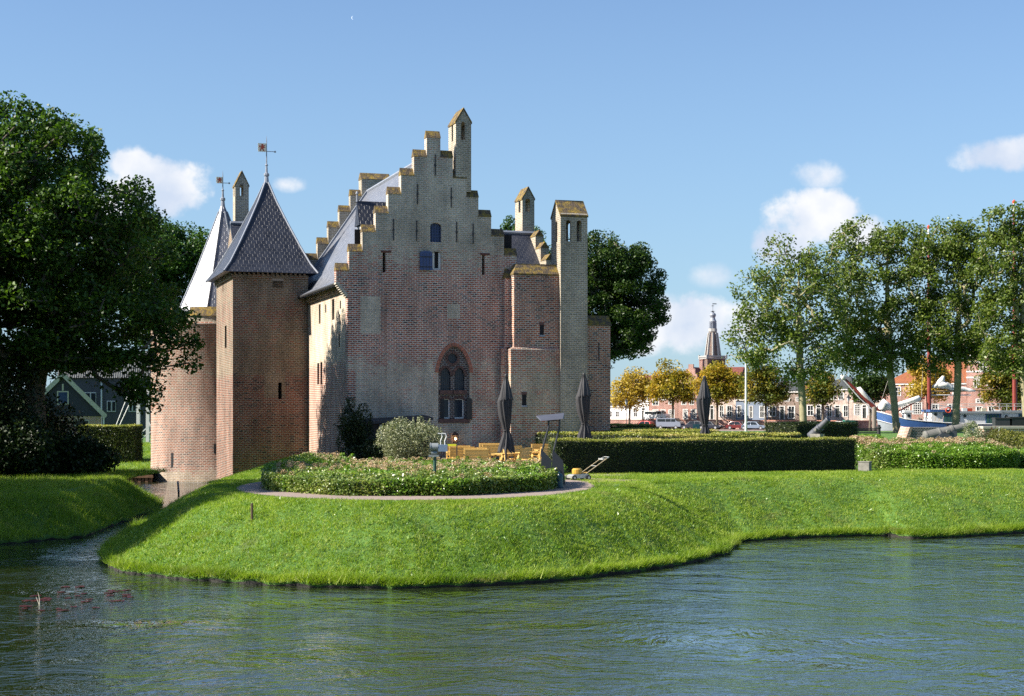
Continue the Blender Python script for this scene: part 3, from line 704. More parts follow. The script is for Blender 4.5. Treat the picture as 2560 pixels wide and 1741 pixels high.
mb = MB(); mb.box(.55, uR-.9, .62, .7, .2, 14.5); mb.build('shade_backing', VOID, castle)  # added black sheet: interior shade behind the gable openings
for (px, y0, y1) in [(1088,387,440),(1043.6,460,512),(1128,470,519),(983.5,548,602),(1041.5,552,603),(1141.5,555,606),(1182.6,560,610)]:
    a = U(px); mb = MB(); mb.box(a-.025, a+.025, -.05, -.01, Zc(y1, a, 0), Zc(y0, a, 0)); zc_ = (Zc(y1, a, 0)+Zc(y0, a, 0))/2; mb.box(a-.05, a+.05, -.06, -.005, zc_-.05, zc_+.05)
    mb.build('wall_anchor', IRON, castle)
# body of the main house
VR = 16.5; EZ = Zc(706, U(843), .5); uw = GO[-1][0]; uw = uR+uL
def side_slab(mb, outer, x0, x1, holes=()):
    t = MB(); t.slab(outer, x0, x1, holes)
    mb.add([(y, x, z) for x, y, z in t.v], [f[::-1] for f in t.f])
def slitrect(px0, px1, y0, y1, u): a, b = Vv(px1, u), Vv(px0, u); m = (a+b)/2; return [(a, Zc(y1, u, m)), (b, Zc(y1, u, m)), (b, Zc(y0, u, m)), (a, Zc(y0, u, m))]
SZ = EZ-.12
hs = [slitrect(797,801.5,761,810,0), slitrect(830,836,748,800,0), slitrect(793,798,908,962,0), slitrect(801,806,906,962,0)]
mb = MB(); side_slab(mb, [(WT, 0), (VR, 0), (VR, SZ), (WT, SZ)], 0, .6, hs)
mb.box(uR+uL-.6, uR+uL, WT, VR, 0, SZ)
mb.build('side_wall', B_SIDE, castle)
mb = MB(); mb.box(.75, .8, WT+.3, VR, 0, SZ-.3); mb.build('shade_backing', VOID, castle)  # added black sheet: interior shade behind the side slits
for px, y0, y1 in ((815.5,762,782),(852,752,772),(850.5,786,810),(849,830,868)):
    v_ = Vv(px, 0); mb = MB(); mb.box(-.05, -.01, v_-.04, v_+.04, Zc(y1,0,v_), Zc(y0,0,v_)); mb.build('wall_anchor', IRON, castle)
# eave frieze
mb = MB(); mb.box(-.16, 0, WT, VR, SZ-.16, SZ+.05)
k = int((VR-WT)/.3)
for i in range(k): mb.box(-.13, .0, WT+.1+i*.3, WT+.23+i*.3, SZ-.34, SZ-.16)
mb.build('eave_frieze', B_SIDE, castle)
zr = Zc(386, uc, .5); zk = Zc(690, U(873), .5); ukn = U(873); ue = U(843)
prof = [(ue, EZ), (ukn, zk), (uc, zr)]; pr = [(2*uc-x, z) for x, z in prof[:-1]][::-1]
low = [(x, z-.22) for x, z in (prof+pr)][::-1]
mb = MB(); mb.slab(prof+pr+low, WT, VR); roof = mb.build('main_roof', SLATE_L, castle)
mb = MB(); mb.tube([(ue-.03, WT, EZ-.1), (ue-.03, VR, EZ-.1)], .08, 8); mb.build('gutter', IRON, roof)
mb = MB(); mb.tube([(uc, WT, zr+.03), (uc, VR, zr+.03)], .12, 6); mb.build('ridge', LEAD, roof)
mb = MB(); mb.bar((ue, VR-.12, EZ+.08), (ukn, VR-.12, zk+.1), .35, .12); mb.bar((ukn, VR-.12, zk+.1), (uc, VR-.12, zr+.1), .35, .12); mb.build('flashing', LEAD, roof)
# dormer on the left slope
def rz_at(u): return zk+(zr-zk)*(u-ukn)/(uc-ukn)
dv0 = Vv(893, 1.3)-.2; du = 1.35
dmr = MB(); zb = rz_at(du); dmr.slab([(dv0-.45, zb-.1), (dv0+.45, zb-.1), (dv0+.45, zb+1.5), (dv0, zb+2.5), (dv0-.45, zb+1.5)], du, du+.12)
d2 = MB(); d2.add([(y, x, z) for x, y, z in dmr.v], [f[::-1] for f in dmr.f]); d2.box(du+.12, du+2.2, dv0-.42, dv0+.42, zb, zb+1.45)
dorm = d2.build('dormer', WHITEW, roof)
mb = MB(); mb.add([(du-.12, dv0-.6, zb+1.25), (du-.12, dv0, zb+2.65), (du+3.0, dv0, zb+2.65), (du+3.0, dv0-.6, zb+1.25), (du-.12, dv0+.6, zb+1.25), (du+3.0, dv0+.6, zb+1.25)], [(0,3,2,1),(1,2,5,4),(0,1,4),(3,5,2)])
mb.build('dormer_roof', SLATE, roof)
mb = MB(); mb.box(du-.03, du+.0, dv0-.25, dv0+.25, zb+.3, zb+1.3); mb.build('dormer_window', GLS, roof)
mb = MB(); mb.lathe([(.05, 0), (.05, .4), (.1, .45), (.03, .6)], 8, (du-.1, dv0, zb+2.6)); mb.build('dormer_finial', LEAD, roof)
# rear gable
zrr = steps[0][2]
mb = MB(); rg = [(x, z) for x, z in GO]; mb.slab(rg, VR, VR+WT); mb.build('rear_gable', B_FLUE, castle)
for a, b, z in steps: mb = MB(); mb.gable_prism(a-.02, b+.02, VR-.04, VR+WT+.04, z-CAPH, z); mb.build('step_cap', MOSS, castle)
mb = MB()
ch0, ch1 = U(904, VR), U(975, VR); zt = max(s[2] for s in steps)
mb.gable_prism(ch0-.03, ch1+.03, VR-.1, VR+.9, zt-CAPH+.05, zt+.08)
mb.build('rear_chimney_cap', MOSS, castle)
mb = MB(); mb.box(ch0, ch1, VR-.06, VR+.86, zt-3.5, zt-CAPH+.05); mb.build('rear_chimney', B_FLUE, castle)

def lantern_chimney(name, u0, u1, v0, v1, zb, ze, zt, fs, ss, zs0, zs1, along='y', t=.16, mat=None):
    """tall brick flue whose head has openings in front (fs) and at the side (ss)"""
    mat = mat or B_FLUE; mb = MB()
    if zs0 > zb+.02: mb.box(u0, u1, v0, v1, zb, zs0)
    zb2 = zs0
    def front(y0, y1):
        mb.slab([(u0, zb2), (u1, zb2), (u1, ze), (u0, ze)], y0, y1, [arch(a, b, zs0+.04, zs1-.15, zs1, 4, False) for a, b in fs])
    front(v0, v0+t); front(v1-t, v1)
    for x0, x1 in ((u0, u0+t), (u1-t, u1)):
        side_slab(mb, [(v0+t, zb2), (v1-t, zb2), (v1-t, ze), (v0+t, ze)], x0, x1, [arch(a, b, zs0+.04, zs1-.15, zs1, 4, False) for a, b in ss])
    mb.box(u0+t, u1-t, v0+t, v1-t, ze-.1, ze-.02)
    o = .04
    mb.gable_prism(u0+.01, u1-.01, v0+.01, v1-.01, ze, zt-.06, along)
    ch = mb.build(name, mat, castle)
    mc = MB()
    if along == 'y':
        xm = (u0+u1)/2
        for sx, xe in ((-1, u0-o), (1, u1+o)):
            mc.add([(xm, v0-o, zt), (xm, v1+o, zt), (xe, v1+o, ze-.06), (xe, v0-o, ze-.06), (xm, v0-o, zt-.12), (xm, v1+o, zt-.12), (xe, v1+o, ze-.16), (xe, v0-o, ze-.16)],
                   [(0,1,2,3),(7,6,5,4),(0,3,7,4),(2,1,5,6),(3,2,6,7)])
    else:
        ym = (v0+v1)/2
        for ye in (v0-o, v1+o):
            mc.add([(u0-o, ym, zt), (u1+o, ym, zt), (u1+o, ye, ze-.06), (u0-o, ye, ze-.06), (u0-o, ym, zt-.12), (u1+o, ym, zt-.12), (u1+o, ye, ze-.16), (u0-o, ye, ze-.16)],
                   [(0,1,2,3),(7,6,5,4),(0,3,7,4),(2,1,5,6),(3,2,6,7)])
    mc.build('chimney_cap', MOSS, ch)
    return ch
# chimney on the right shoulder of the front gable
a, b = U(1139.7), U(1178); zt = Zc(269, (a+b)/2, 0)
lantern_chimney('gable_chimney', a, b, 0.002, 1.5, Zc(480, b, 0), Zc(303, b, 0), zt, [(U(1153), U(1163))], [(.55, .85)], Zc(353, b, 0), Zc(306, b, 0))
# chimney of the right wing
va = 13.0; a, b = U(1306, va), U(1336, va)
lantern_chimney('wing_chimney', a, b, va, va+1.5, 9, Zc(495, b, va), Zc(467, b, va), [(U(1313.5, va), U(1326, va))], [(.4+va, .8+va)], Zc(532, b, va), Zc(497, b, va))
# chimney behind the square tower
va = 21.5; a, b = U(588, va), U(622, va)
lantern_chimney('rear_chimney', a, b, va, va+1.1, 9, Zc(462, b, va), Zc(427, b, va), [(U(600, va), U(608.5, va))], [(.35+va, .7+va)], Zc(492, b, va), Zc(459, b, va))
# tall flue at the right
va = -1.3; a, b = U(1401.6, va), U(1468.7, va); 
lantern_chimney('tall_chimney', a, b, va, va+1.55, 0, Zc(537, b, va), Zc(503, b, va+.8), [(U(1415, va), U(1427, va)), (U(1442, va), U(1454.5, va))], [(va+.55, va+.9)], Zc(607, b, va), Zc(552, b, va), along='x')
TC0 = a
# stair block
v1_ = -1.0; v2_ = -1.15; zs_ = Zc(868, U(1275, v1_), v1_)
ua, ub = U(1285, v1_), TC0+.06
mb = MB(); zt = Zc(682, ua, v1_); mb.box(ua, ub, v1_, 1.5, zs_, zt)
u_l = U(1277, v2_); mb.box(u_l, ub, v2_, 1.5, 0, zs_-.12)
mb.add([(u_l, v2_, zs_-.12), (ub, v2_, zs_-.12), (ub, v1_, zs_+.02), (ua, v1_, zs_+.02), (u_l, 0, zs_-.12), (ua, 0, zs_+.02)], [(0,1,2,3), (0,3,5,4)])
stair = mb.build('stair_turret', B_BLOCK, castle)
u3 = U(1262, -.35); mb = MB(); mb.box(u3, ua, -.35, 0, zs_, Zc(695, u3, -.35)); u4 = U(1252.5, -.4); mb.box(u4, u_l, -.42, 0, 0, zs_-.08); mb.add([(u4,-.42,zs_-.08),(u_l,-.42,zs_-.08),(u_l,-.35,zs_+.02),(u3,-.35,zs_+.02),(u4,0,zs_-.08),(u3,0,zs_+.02)],[(0,1,2,3),(0,3,5,4)])
mb.build('buttress', B_GABLE, castle)
z0 = zt-.03; z1 = Zc(659, ua, v1_+.5)
mb = MB(); mb.add([(ua-.05, v1_-.06, z0), (ub, v1_-.06, z0), (ub, v1_+.45, z1), (ua+.3, v1_+.45, z1), (ua-.05, 1.5, z0), (ua+.3, 1.5, z1), (ub, 1.5, z0), (ub, 1.5, z1), (ua-.05, v1_-.06, z0-.08), (ub, v1_-.06, z0-.08), (ua-.05, 1.5, z0-.08)],
               [(0,1,2,3),(4,0,3,5),(3,2,7,5),(1,6,7,2),(8,9,1,0),(10,8,0,4)])
mb.add([(u3-.04, -.42, Zc(695,u3,-.35)-.02), (ua, -.42, Zc(695,u3,-.35)-.02), (ua, 0, Zc(672,u3,0)), (u3+.1, 0, Zc(672,u3,0)), (u3-.04, 0, Zc(695,u3,-.35)-.02)], [(0,1,2,3),(4,0,3)])
mb.build('turret_cap', MOSS, stair)
for (x0, x1, y0, y1) in ((1349.5,1359.5,813,838),(1305,1316,987,1014)):
    r_ = rectpx(x0, x1, y0, y1, v2_ if y0 > 870 else v1_); vv = (v2_ if y0 > 870 else v1_)
    mb = MB(); mb.box(r_[0], r_[1], vv-.012, vv+.05, r_[2], r_[3]); wd = mb.build('slit_window', VOID, castle)  # black plate on the wall, the slit's inner shade put into colour
    mb = MB(); ring(mb, [(r_[1]+.03, r_[3]), (r_[0]-.03, r_[3])], .15, vv-.03, vv+.02, .07); mb.build('slit_arch', vous, wd)
    mb = MB(); mb.box(r_[0]-.03, r_[1]+.03, vv-.08, vv+.0, r_[2]-.1, r_[2]); mb.build('slit_sill', LEAD, wd)
# low wall beyond the flue
a, b = U(1460, -.4), U(1526, -.4); zt = Zc(815, b, -.4)
mb = MB(); mb.box(a, b, -.4, 5.0, 0, zt); lw = mb.build('low_wall', B_RED, castle)
mb = MB(); mb.gable_prism(a-.05, b+.06, -.47, .6, zt, Zc(790, b, .1)); mb.build('wall_cap', MOSS, lw)
aa = U(1497, -.4); mb = MB(); mb.box(aa-.025, aa+.025, -.45, -.41, Zc(902, aa, -.4), Zc(857, aa, -.4)); mb.build('wall_anchor', IRON, castle)
# right wing with its own small stepped gable
ur0, ur1 = uR+uL-.2, U(1338, 13); rz = Zc(584, U(1290, 13), 13); ve = 7.0; ez = 10.2
mb = MB(); side_slab(mb, [(ve-.4, ez-.35), (13, rz), (19, ez), (19, ez-.3), (13, rz-.25), (ve-.4, ez-.6)], ur0-3, ur1); wr = mb.build('wing_roof', SLATE, castle)
mb = MB(); mb.tube([(ur0-3, 13, rz+.05), (ur1, 13, rz+.05)], .13, 6); mb.build('wing_ridge', LEAD, wr)
mb = MB(); side_slab(mb, [(ve, 0), (19, 0), (19, ez), (13, rz-.3), (ve, ez-.4)], ur1-.4, ur1+.05); mb.box(ur0-2, ur1-.4, ve, ve+.5, 0, ez-.4); mb.build('wing_wall', B_FLUE, castle)
mb = MB(); mc = MB()
for i, (px, py) in enumerate(((1335, 577), (1343.5, 606), (1355, 636), (1368, 664), (1380, 694))):
    v_ = 12.2-i*1.02; u_ = ur1-.42; z_ = Zc(py, U(px, v_), v_)
    mb.box(u_, ur1+.12, v_-.5, v_+.55, z_-3, z_-.4); mc.gable_prism(u_-.04, ur1+.16, v_-.54, v_+.56, z_-.4, z_, 'y')
    
sg = mb.build('wing_gable', B_FLUE, castle); mc.build('wing_gable_caps', MOSS, sg)
# left rear wing behind the square tower
rz2 = Zc(567, U(790, 19.5), 19.5)
mb = MB(); side_slab(mb, [(14.0, 11.6), (19.5, rz2), (25, 11.6), (25, 11.3), (19.5, rz2-.3), (14.0, 11.3)], -3.6, .0); wl = mb.build('rear_wing_roof', SLATE, castle)
mb = MB(); mb.tube([(-3.6, 19.5, rz2+.04), (0, 19.5, rz2+.04)], .14, 6); mb.build('rear_wing_ridge', LEAD, wl)
mb = MB(); mb.box(-3.6, 0, 17.6, 24.6, 0, 11.4); side_slab(mb, [(14.4, 11.3), (24.6, 11.3), (19.5, rz2-.3)], -3.6, -3.3); mb.build('rear_wing_wall', B_TOWER, castle)

# ---- square tower
TV = 11.4; TU0 = U(582, TV); TU1 = 0.0; TD = 7.6; TZ = Zc(688, -2.5, TV)
Wt = rectpx(681,708,684,719,TV); St = rectpx(695.5,704.5,957,998,TV)
mb = MB(); mb.slab([(TU0, -.6), (TU1, -.6), (TU1, TZ), (TU0, TZ)], TV, TV+.6, [[(Wt[0],Wt[2]),(Wt[1],Wt[2]),(Wt[1],Wt[3]),(Wt[0],Wt[3])], [(St[0],St[2]),(St[1],St[2]),(St[1],St[3]),(St[0],St[3])]])
side_slab(mb, [(TV+.6, -.6), (TV+TD, -.6), (TV+TD, TZ), (TV+.6, TZ)], TU0, TU0+.6, [slitrect(554.5,560.5,700,731,TU0), slitrect(562,566.5,815,870,TU0)])
mb.box(TU0+.6, TU1, TV+TD-.6, TV+TD, -.6, TZ)
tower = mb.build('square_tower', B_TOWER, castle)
mb = MB(); mb.box(TU0+.8, TU1-.3, TV+.8, TV+TD-.7, -.5, TZ-.3); mb.build('shade_backing', VOID, tower)  # added black box: interior shade behind the tower openings
mb = MB(); mb.box(Wt[0]-.02, Wt[1]+.02, TV-.02, TV+.3, (Wt[2]+Wt[3])/2-.02, (Wt[2]+Wt[3])/2+.16); xm = (Wt[0]+Wt[1])/2; mb.box(xm-.05, xm+.05, TV+.1, TV+.2, Wt[2], (Wt[2]+Wt[3])/2); mb.build('tower_window', plain('weathered_wood', (.3,.27,.25), .8), tower)
mb = MB(); mb.box(TU0-.08, TU1, TV-.1, TV, TZ-.2, TZ+.02)
mb.box(TU0-.1, TU0, TV-.08, TV+TD, TZ-.2, TZ+.02)
for i in range(int(-TU0/.28)): mb.box(TU0+.05+i*.28, TU0+.17+i*.28, TV-.16, TV-.0, TZ-.1, TZ+.15)
for i in range(int(TD/.28)): mb.box(TU0-.16, TU0, TV+.05+i*.28, TV+.17+i*.28, TZ-.1, TZ+.15)
mb.build('tower_frieze', B_TOWER, tower)
ez = TZ+.12; ov = .6; uA, uB, vA, vB = TU0-ov, TU1+ov-.1, TV-ov, TV+TD+ov
apu, apv = (TU0+TU1)/2+.25, TV+TD/2-.65; apz = Zc(452, U(673, TV+TD/2), TV+TD/2)
def pyr(k, z): return [(apu+(uA-apu)*k, apv+(vA-apv)*k, z), (apu+(uB-apu)*k, apv+(vA-apv)*k, z), (apu+(uB-apu)*k, apv+(vB-apv)*k, z), (apu+(uA-apu)*k, apv+(vB-apv)*k, z)]
lv = [(1.0, 0), (.86, .095), (.66, .28), (.42, .52), (.2, .755), (.035, .96), (.012, 1.0)]
vs = [p for k, q in lv for p in pyr(k, ez+(apz-ez)*q)]; fs = []
for i in range(len(lv)-1):
    for j in range(4): fs.append((i*4+j, i*4+(j+1) % 4, i*4+4+(j+1) % 4, i*4+4+j))
mb = MB(); mb.add(vs, fs+[(3,2,1,0)]); tr_ = mb.build('tower_roof', SLATE, tower)
mb = MB()
for j in range(4): mb.tube([Vector(vs[i*4+j])+Vector((0,0,.02)) for i in range(len(lv)-1)], .06, 6)
mb.build('hip_roll', LEAD, tr_)
GOLD = plain('gold_leaf', (.85,.72,.5), .4, .2); LIONR = plain('red_enamel', (.5,.07,.03), .5); POLE = plain('pale_iron', (.3,.31,.33), .5, .3)
def vane(parent, x, y, z, h, s, depth):
    mb = MB(); mb.lathe([(.16, -.2), (.12, .25), (.17, .3), (.17, .42), (.08, .5), (.06, .9), (.1, .95), (.04, 1.05), (.035, h*.62), (.025, h), (.003, h+.3)], 8, (x, y, z)); v = mb.build('weather_vane', LEAD, parent)
    fl = MB(); z0 = z+h*.72; W_ = s; n = 9
    top = [(x-W_*i/n, z0+s*.95+(.03 if i % 2 else 0)) for i in range(n+1)]; left = [(x-W_-(.03 if i % 2 else 0), z0+s*.95*(1-i/n)) for i in range(1, n)]
    bot = [(x-W_+W_*i/n, z0-(.03 if i % 2 else 0)) for i in range(n+1)]
    fl.slab(top+left+bot, y-.02, y+.02); fl.build('vane_flag', GOLD, v)
    L = [(.5,.95),(.62,.88),(.6,.76),(.78,.8),(.88,.7),(.72,.66),(.64,.58),(.82,.52),(.86,.4),(.7,.46),(.56,.4),(.66,.3),(.7,.12),(.84,.06),(.62,.04),(.54,.22),(.44,.3),(.3,.22),(.34,.08),(.16,.06),(.24,.16),(.2,.3),(.36,.44),(.28,.56),(.16,.5),(.1,.66),(.18,.8),(.24,.74),(.2,.62),(.32,.66),(.4,.72),(.34,.86)]
    ln = MB(); ln.slab([(x-W_*(1-a), z0+s*.95*b) for a, b in L], y-.035, y+.035); ln.build('lion_emblem', LIONR, v)
    r = MB(); r.tube([(x, y, z0+.02), (x+s*1.0, y, z0+.02)], .022, 6); r.lathe([(.0, -.07), (.06, -.04), (.07, 0), (.06, .04), (0, .07)], 8, (x+s*1.02, y, z0+.02)); r.build('counterweight', POLE, v)
vane(castle, apu, apv, apz-.1, 2.5, .52, 0)
# valley strip between tower and main roof
# ---- round tower
RYC = 105.5; rx, ry_ = loc(ax(557, RYC), RYC); RR = 4.74
prof = [(RR+.12, -1.5), (RR+.12, .35), (RR+.02, .85), (RR, 1.2), (RR, 10.15), (RR+.05, 10.2), (RR+.05, 10.35), (RR-.55, 10.35), (RR-.55, 9.4)]
mb = MB(); NS = 72; mb.lathe(prof, NS, (rx, ry_, 0), cap=False)
ro = mb.build('round_tower', B_ROUND, castle, smooth=True, uv=False)
def cyl_uv(o, cx, cy, R):
    me = o.data; uvl = me.uv_layers.new(name='uv'); n = len(me.loops); out = np.zeros((n, 2), np.float32)
    for p in me.polygons:
        a0 = None
        for li in p.loop_indices:
            c = me.vertices[me.loops[li].vertex_index].co; a = math.atan2(c.y-cy, c.x-cx)
            if a0 is None: a0 = a
            while a-a0 > PI: a -= 2*PI
            while a-a0 < -PI: a += 2*PI
            out[li] = (a*R, c.z)
    uvl.data.foreach_set('uv', out.ravel())
cyl_uv(ro, rx, ry_, RR)
def arcblock(mb, a0, a1, r0, r1, z0, z1, n=4, cz=None):
    v = []; f = []
    for i in range(n+1):
        a = a0+(a1-a0)*i/n; c, s = math.cos(a), math.sin(a)
        if cz is None: v += [(rx+r1*c, ry_+r1*s, z0), (rx+r1*c, ry_+r1*s, z1), (rx+r0*c, ry_+r0*s, z1), (rx+r0*c, ry_+r0*s, z0)]
        else: v += [(rx+r1*c, ry_+r1*s, z0), (rx+(r0+r1)/2*c, ry_+(r0+r1)/2*s, z1), (rx+(r0+r1)/2*c, ry_+(r0+r1)/2*s, z1), (rx+r0*c, ry_+r0*s, z0)]
    for i in range(n):
        for j in range(4): f.append((i*4+j, i*4+(j+1) % 4, i*4+4+(j+1) % 4, i*4+4+j)[::-1])
    f += [(0,1,2,3), (n*4+3, n*4+2, n*4+1, n*4)]
    mb.add(v, f)
mm = MB(); mk = MB(); nM = 9
aref = math.atan2(loc(ax(512, 101), 101)[1]-ry_, loc(ax(512, 101), 101)[0]-rx)
for i in range(nM):
    mm = MB(); mk = MB(); a = aref+2*PI*i/nM; arcblock(mm, a-.2, a+.2, RR-.5, RR+.02, 10.35, 10.75); arcblock(mk, a-.22, a+.22, RR-.6, RR+.1, 10.75, 11.35, cz=1); mm.build('merlon', B_FLUE, ro); mk.build('merlon_cap', MOSS, ro)
for (px, y0, y1, w) in ((430.5,1133,1173,.1),(538,1110,1134,.09)):
    k = (px-HX)/F                                  # where the column meets the drum
    cx, cy = ax(557, RYC), RYC; a_ = k*k+1; b_ = -2*(k*cx+cy); c_ = cx*cx+cy*cy-RR*RR
    Y = (-b_-math.sqrt(b_*b_-4*a_*c_))/(2*a_); X = k*Y; lx, ly = loc(X, Y); an = math.atan2(ly-ry_, lx-rx)
    mb = MB(); dx, dy = math.cos(an), math.sin(an); tx, ty = -dy, dx; z0, z1 = H-(y1-HY)/F*Y, H-(y0-HY)/F*Y
    pp = [(lx+dx*o+tx*q, ly+dy*o+ty*q) for o in (-.1, .015) for q in (-w, w)]
    mb.add([(*pp[0], z0), (*pp[1], z0), (*pp[3], z0), (*pp[2], z0), (*pp[0], z1), (*pp[1], z1), (*pp[3], z1), (*pp[2], z1)], [(3,2,6,7),(0,3,7,4),(2,1,5,6),(4,7,6,5)])
    mb.build('arrow_slit', VOID, ro)  # no hole here: black plate stands for the shade in the slit
sz = Zc(782, rx, ry_); sapz = Zc(508, U(555, ry_), ry_)
offa = math.radians(18.5)
mb = MB(); pr_ = [(3.3, sz-.15), (3.2, sz), (2.9, sz+.09*(sapz-sz)), (1.95, sz+.37*(sapz-sz)), (.95, sz+.70*(sapz-sz)), (.3, sz+.92*(sapz-sz)), (.06, sapz)]
mb.lathe([(r, z) for r, z in pr_], 8, (rx, ry_, 0), rot=offa); sp = mb.build('spire_roof', slate('spire_slate', (.085,.095,.13), (.115,.125,.16), rough=.27, edge=(.16,.17,.2)), ro)
mb = MB()
for j in range(8):
    a = offa+2*PI*j/8; mb.tube([(rx+r*math.cos(a), ry_+r*math.sin(a), z) for r, z in pr_[:-1]], .05, 5)
mb.build('hip_roll', LEAD, sp)
mb = MB(); mb.lathe([(3.0, 9.0), (3.0, sz)], 16, (rx, ry_, 0)); mb.build('spire_drum', B_FLUE, ro)
vane(castle, rx, ry_, sapz-.1, 2.0, .42, 0)
# ================================================================ planting on the mound
LEAF_BED = foliage('bed_leaves', [(0, (.04,.08,.015)), (.3, (.10,.17,.03)), (.6, (.22,.29,.07)), (.85, (.36,.38,.13)), (1, (.5,.46,.22))], .3, .35, 1.2, .4, .6)
LEAF_BED2 = foliage('fresh_bed_leaves', [(0, (.05,.11,.015)), (.4, (.13,.25,.025)), (.75, (.24,.38,.05)), (1, (.42,.5,.14))], .35, .35, 1.4, .4, .6)
FLOWER = foliage('faded_flower_heads', [(0, (.27,.16,.10)), (.3, (.42,.27,.17)), (.6, (.50,.38,.25)), (.85, (.52,.47,.33)), (1, (.6,.56,.42))], .2, .8, .8, .3, .1)
LEAF_HEDGE = foliage('hedge_leaves', [(0, (.012,.028,.007)), (.45, (.035,.06,.012)), (.75, (.075,.10,.02)), (.96, (.18,.19,.06)), (1, (.6,.6,.42))], .25, .45, 1.5, .35, .4)  # palest leaves put the glints of leaf gloss into the colour
LEAF_HEDGE2 = foliage('lit_hedge_leaves', [(0, (.09,.11,.02)), (.35, (.22,.25,.045)), (.7, (.40,.38,.09)), (1, (.6,.42,.24))], .3, .45, .5, .5, .4)  # paler copy of the hedge leaves, sunlight on the tops put into colour
LEAF_LILAC = foliage('grey_green_leaves', [(0, (.06,.08,.04)), (.4, (.16,.19,.10)), (.75, (.32,.33,.2)), (1, (.6,.55,.42))], .2, .5, 1.5, .3, .4)
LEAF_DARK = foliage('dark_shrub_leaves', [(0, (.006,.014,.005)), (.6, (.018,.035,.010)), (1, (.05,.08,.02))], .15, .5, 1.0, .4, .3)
CORE = plain('shaded_inside', (.010,.014,.006), .95); TWIG = plain('twigs', (.07,.05,.03), .9)  # CORE: near-black, the shade between leaves put into its colour

def ellipse_r(x, y, E): return np.sqrt(((x-E[0])/E[2])**2+((y-E[1])/E[3])**2)
def bedtop(x, y, E, h0, h1, far=1.0):
    r = ellipse_r(x, y, E); k = np.clip((1-r)/.16, 0, 1)
    ramp_ = np.clip((y-(E[1]-E[3]))/(1.5*E[3]), 0, 1)
    ends = .55*np.clip((-(x-E[0])/E[2]-.45)/.3, 0, 1)*np.clip((y-E[1])/E[3]+.6, 0, 1)+.30*np.clip(((x-E[0])/E[2]-.72)/.2, 0, 1)
    return (h0+(h1-h0)*ramp_)*(1+ends*(E[2] > 5))*(.5+.5*np.sqrt(k))*(1+.10*bnoise(x*1.9, y*1.9)+.05*bnoise(x*6, y*6))
bed = thing('flower_bed', 'round bed of leafy plants and faded hydrangeas ringed by the garden path', 'flower bed', (BED[0], BED[1], 2.0))
def bed_points(n, E, h0, h1, top=.62):
    q = np.stack([RNG.uniform(E[0]-E[2]-.2, E[0]+E[2]+.2, n*2), RNG.uniform(E[1]-E[3]-.2, E[1]+E[3]+.2, n*2)], 1)
    q = q[ellipse_r(q[:, 0], q[:, 1], E) < 1.0][:int(n*top)]
    z = bedtop(q[:, 0], q[:, 1], E, h0, h1)*(1-.28*RNG.random(len(q))**2)
    A = np.column_stack([q, z])
    m = n-len(A); a = RNG.uniform(PI*.9, 2.1*PI, m); rr = 1.0+RNG.normal(size=m)*.012+.02*np.sin(a*9)
    x = E[0]+E[2]*rr*np.cos(a); y = E[1]+E[3]*rr*np.sin(a); zz_ = RNG.random(m)**.9*bedtop(E[0]+E[2]*.93*np.cos(a), E[1]+E[3]*.93*np.sin(a), E, h0, h1)
    x += RNG.normal(size=m)*.06; y += RNG.normal(size=m)*.08
    return np.concatenate([A, np.column_stack([x, y, zz_])])
Bp = bed_points(78000, BED, .64, .70)
tuft = []                                          # taller shoots at the left back and in the middle
for _ in range(95):
    a = RNG.uniform(0, 2*PI); r = RNG.uniform(.2, .96)**.5; x, y = BED[0]+BED[2]*r*math.cos(a), BED[1]+BED[3]*r*math.sin(a)
    hh = float(bedtop(np.array(x), np.array(y), BED, .64, .70)); k = 60
    t = RNG.random(k); tuft.append(np.column_stack([x+RNG.normal(size=k)*.10*(1-t*.6), y+RNG.normal(size=k)*.10*(1-t*.6), hh-.1+t*RNG.uniform(.10, .36)]))
Bp = np.concatenate([Bp]+tuft)
Bl = Bp-np.array([BED[0], BED[1], 0])
ckey = bnoise(Bp[:, 0]*.9+3, Bp[:, 1]*1.3)+.25*RNG.normal(size=len(Bp))+.35*(Bp[:, 0] > .2)
leaf_mesh('foliage', Bl[ckey < .33], .085, LEAF_BED, bed, up=.5); leaf_mesh('fresh_foliage', Bl[ckey >= .33], .10, LEAF_BED2, bed, up=.5)
mb = MB(); n = 48; E = (0, 0, BED[2]*.95, BED[3]*.95); v = [(0, 0, .52)]
for k, zf in ((.5, 1), (.8, .95), (.95, .82), (1.0, .5), (1.0, 0)):
    for i in range(n):
        a = 2*PI*i/n; x, y = E[2]*k*math.cos(a), E[3]*k*math.sin(a); v.append((x, y, zf*.52))
f = [(0, 1+i, 1+(i+1) % n) for i in range(n)]
for j in range(4):
    for i in range(n): f.append((1+j*n+i, 1+j*n+n+i, 1+j*n+n+(i+1) % n, 1+j*n+(i+1) % n))
mb.add(v, f); mb.build('shade_core', CORE, bed)
def flower_heads(n, E, h0, h1, ymin=-.6, rad=.11, cx=0, cy=0, z0=0):
    pts = []
    while len(pts) < n:
        a = RNG.uniform(0, 2*PI); r = RNG.random()**.5*.97; x, y = E[0]+E[2]*r*math.cos(a), E[1]+E[3]*r*math.sin(a)
        if (y-E[1])/E[3] < ymin and RNG.random() < .8: continue
        if bnoise(x*.8, y*.8) < RNG.uniform(-.6, .3): continue
        pts.append((x, y, float(bedtop(np.array(x), np.array(y), E, h0, h1))+.02+.04*RNG.random()))
    out = []
    for p in pts:
        k = 46; d = RNG.normal(size=(k, 3)); d /= np.linalg.norm(d, axis=1)[:, None]; out.append(np.array(p)-np.array([cx, cy, z0])+d*rad*RNG.uniform(.65, 1.15)*np.array([1, 1, .8]))
    return np.concatenate(out)
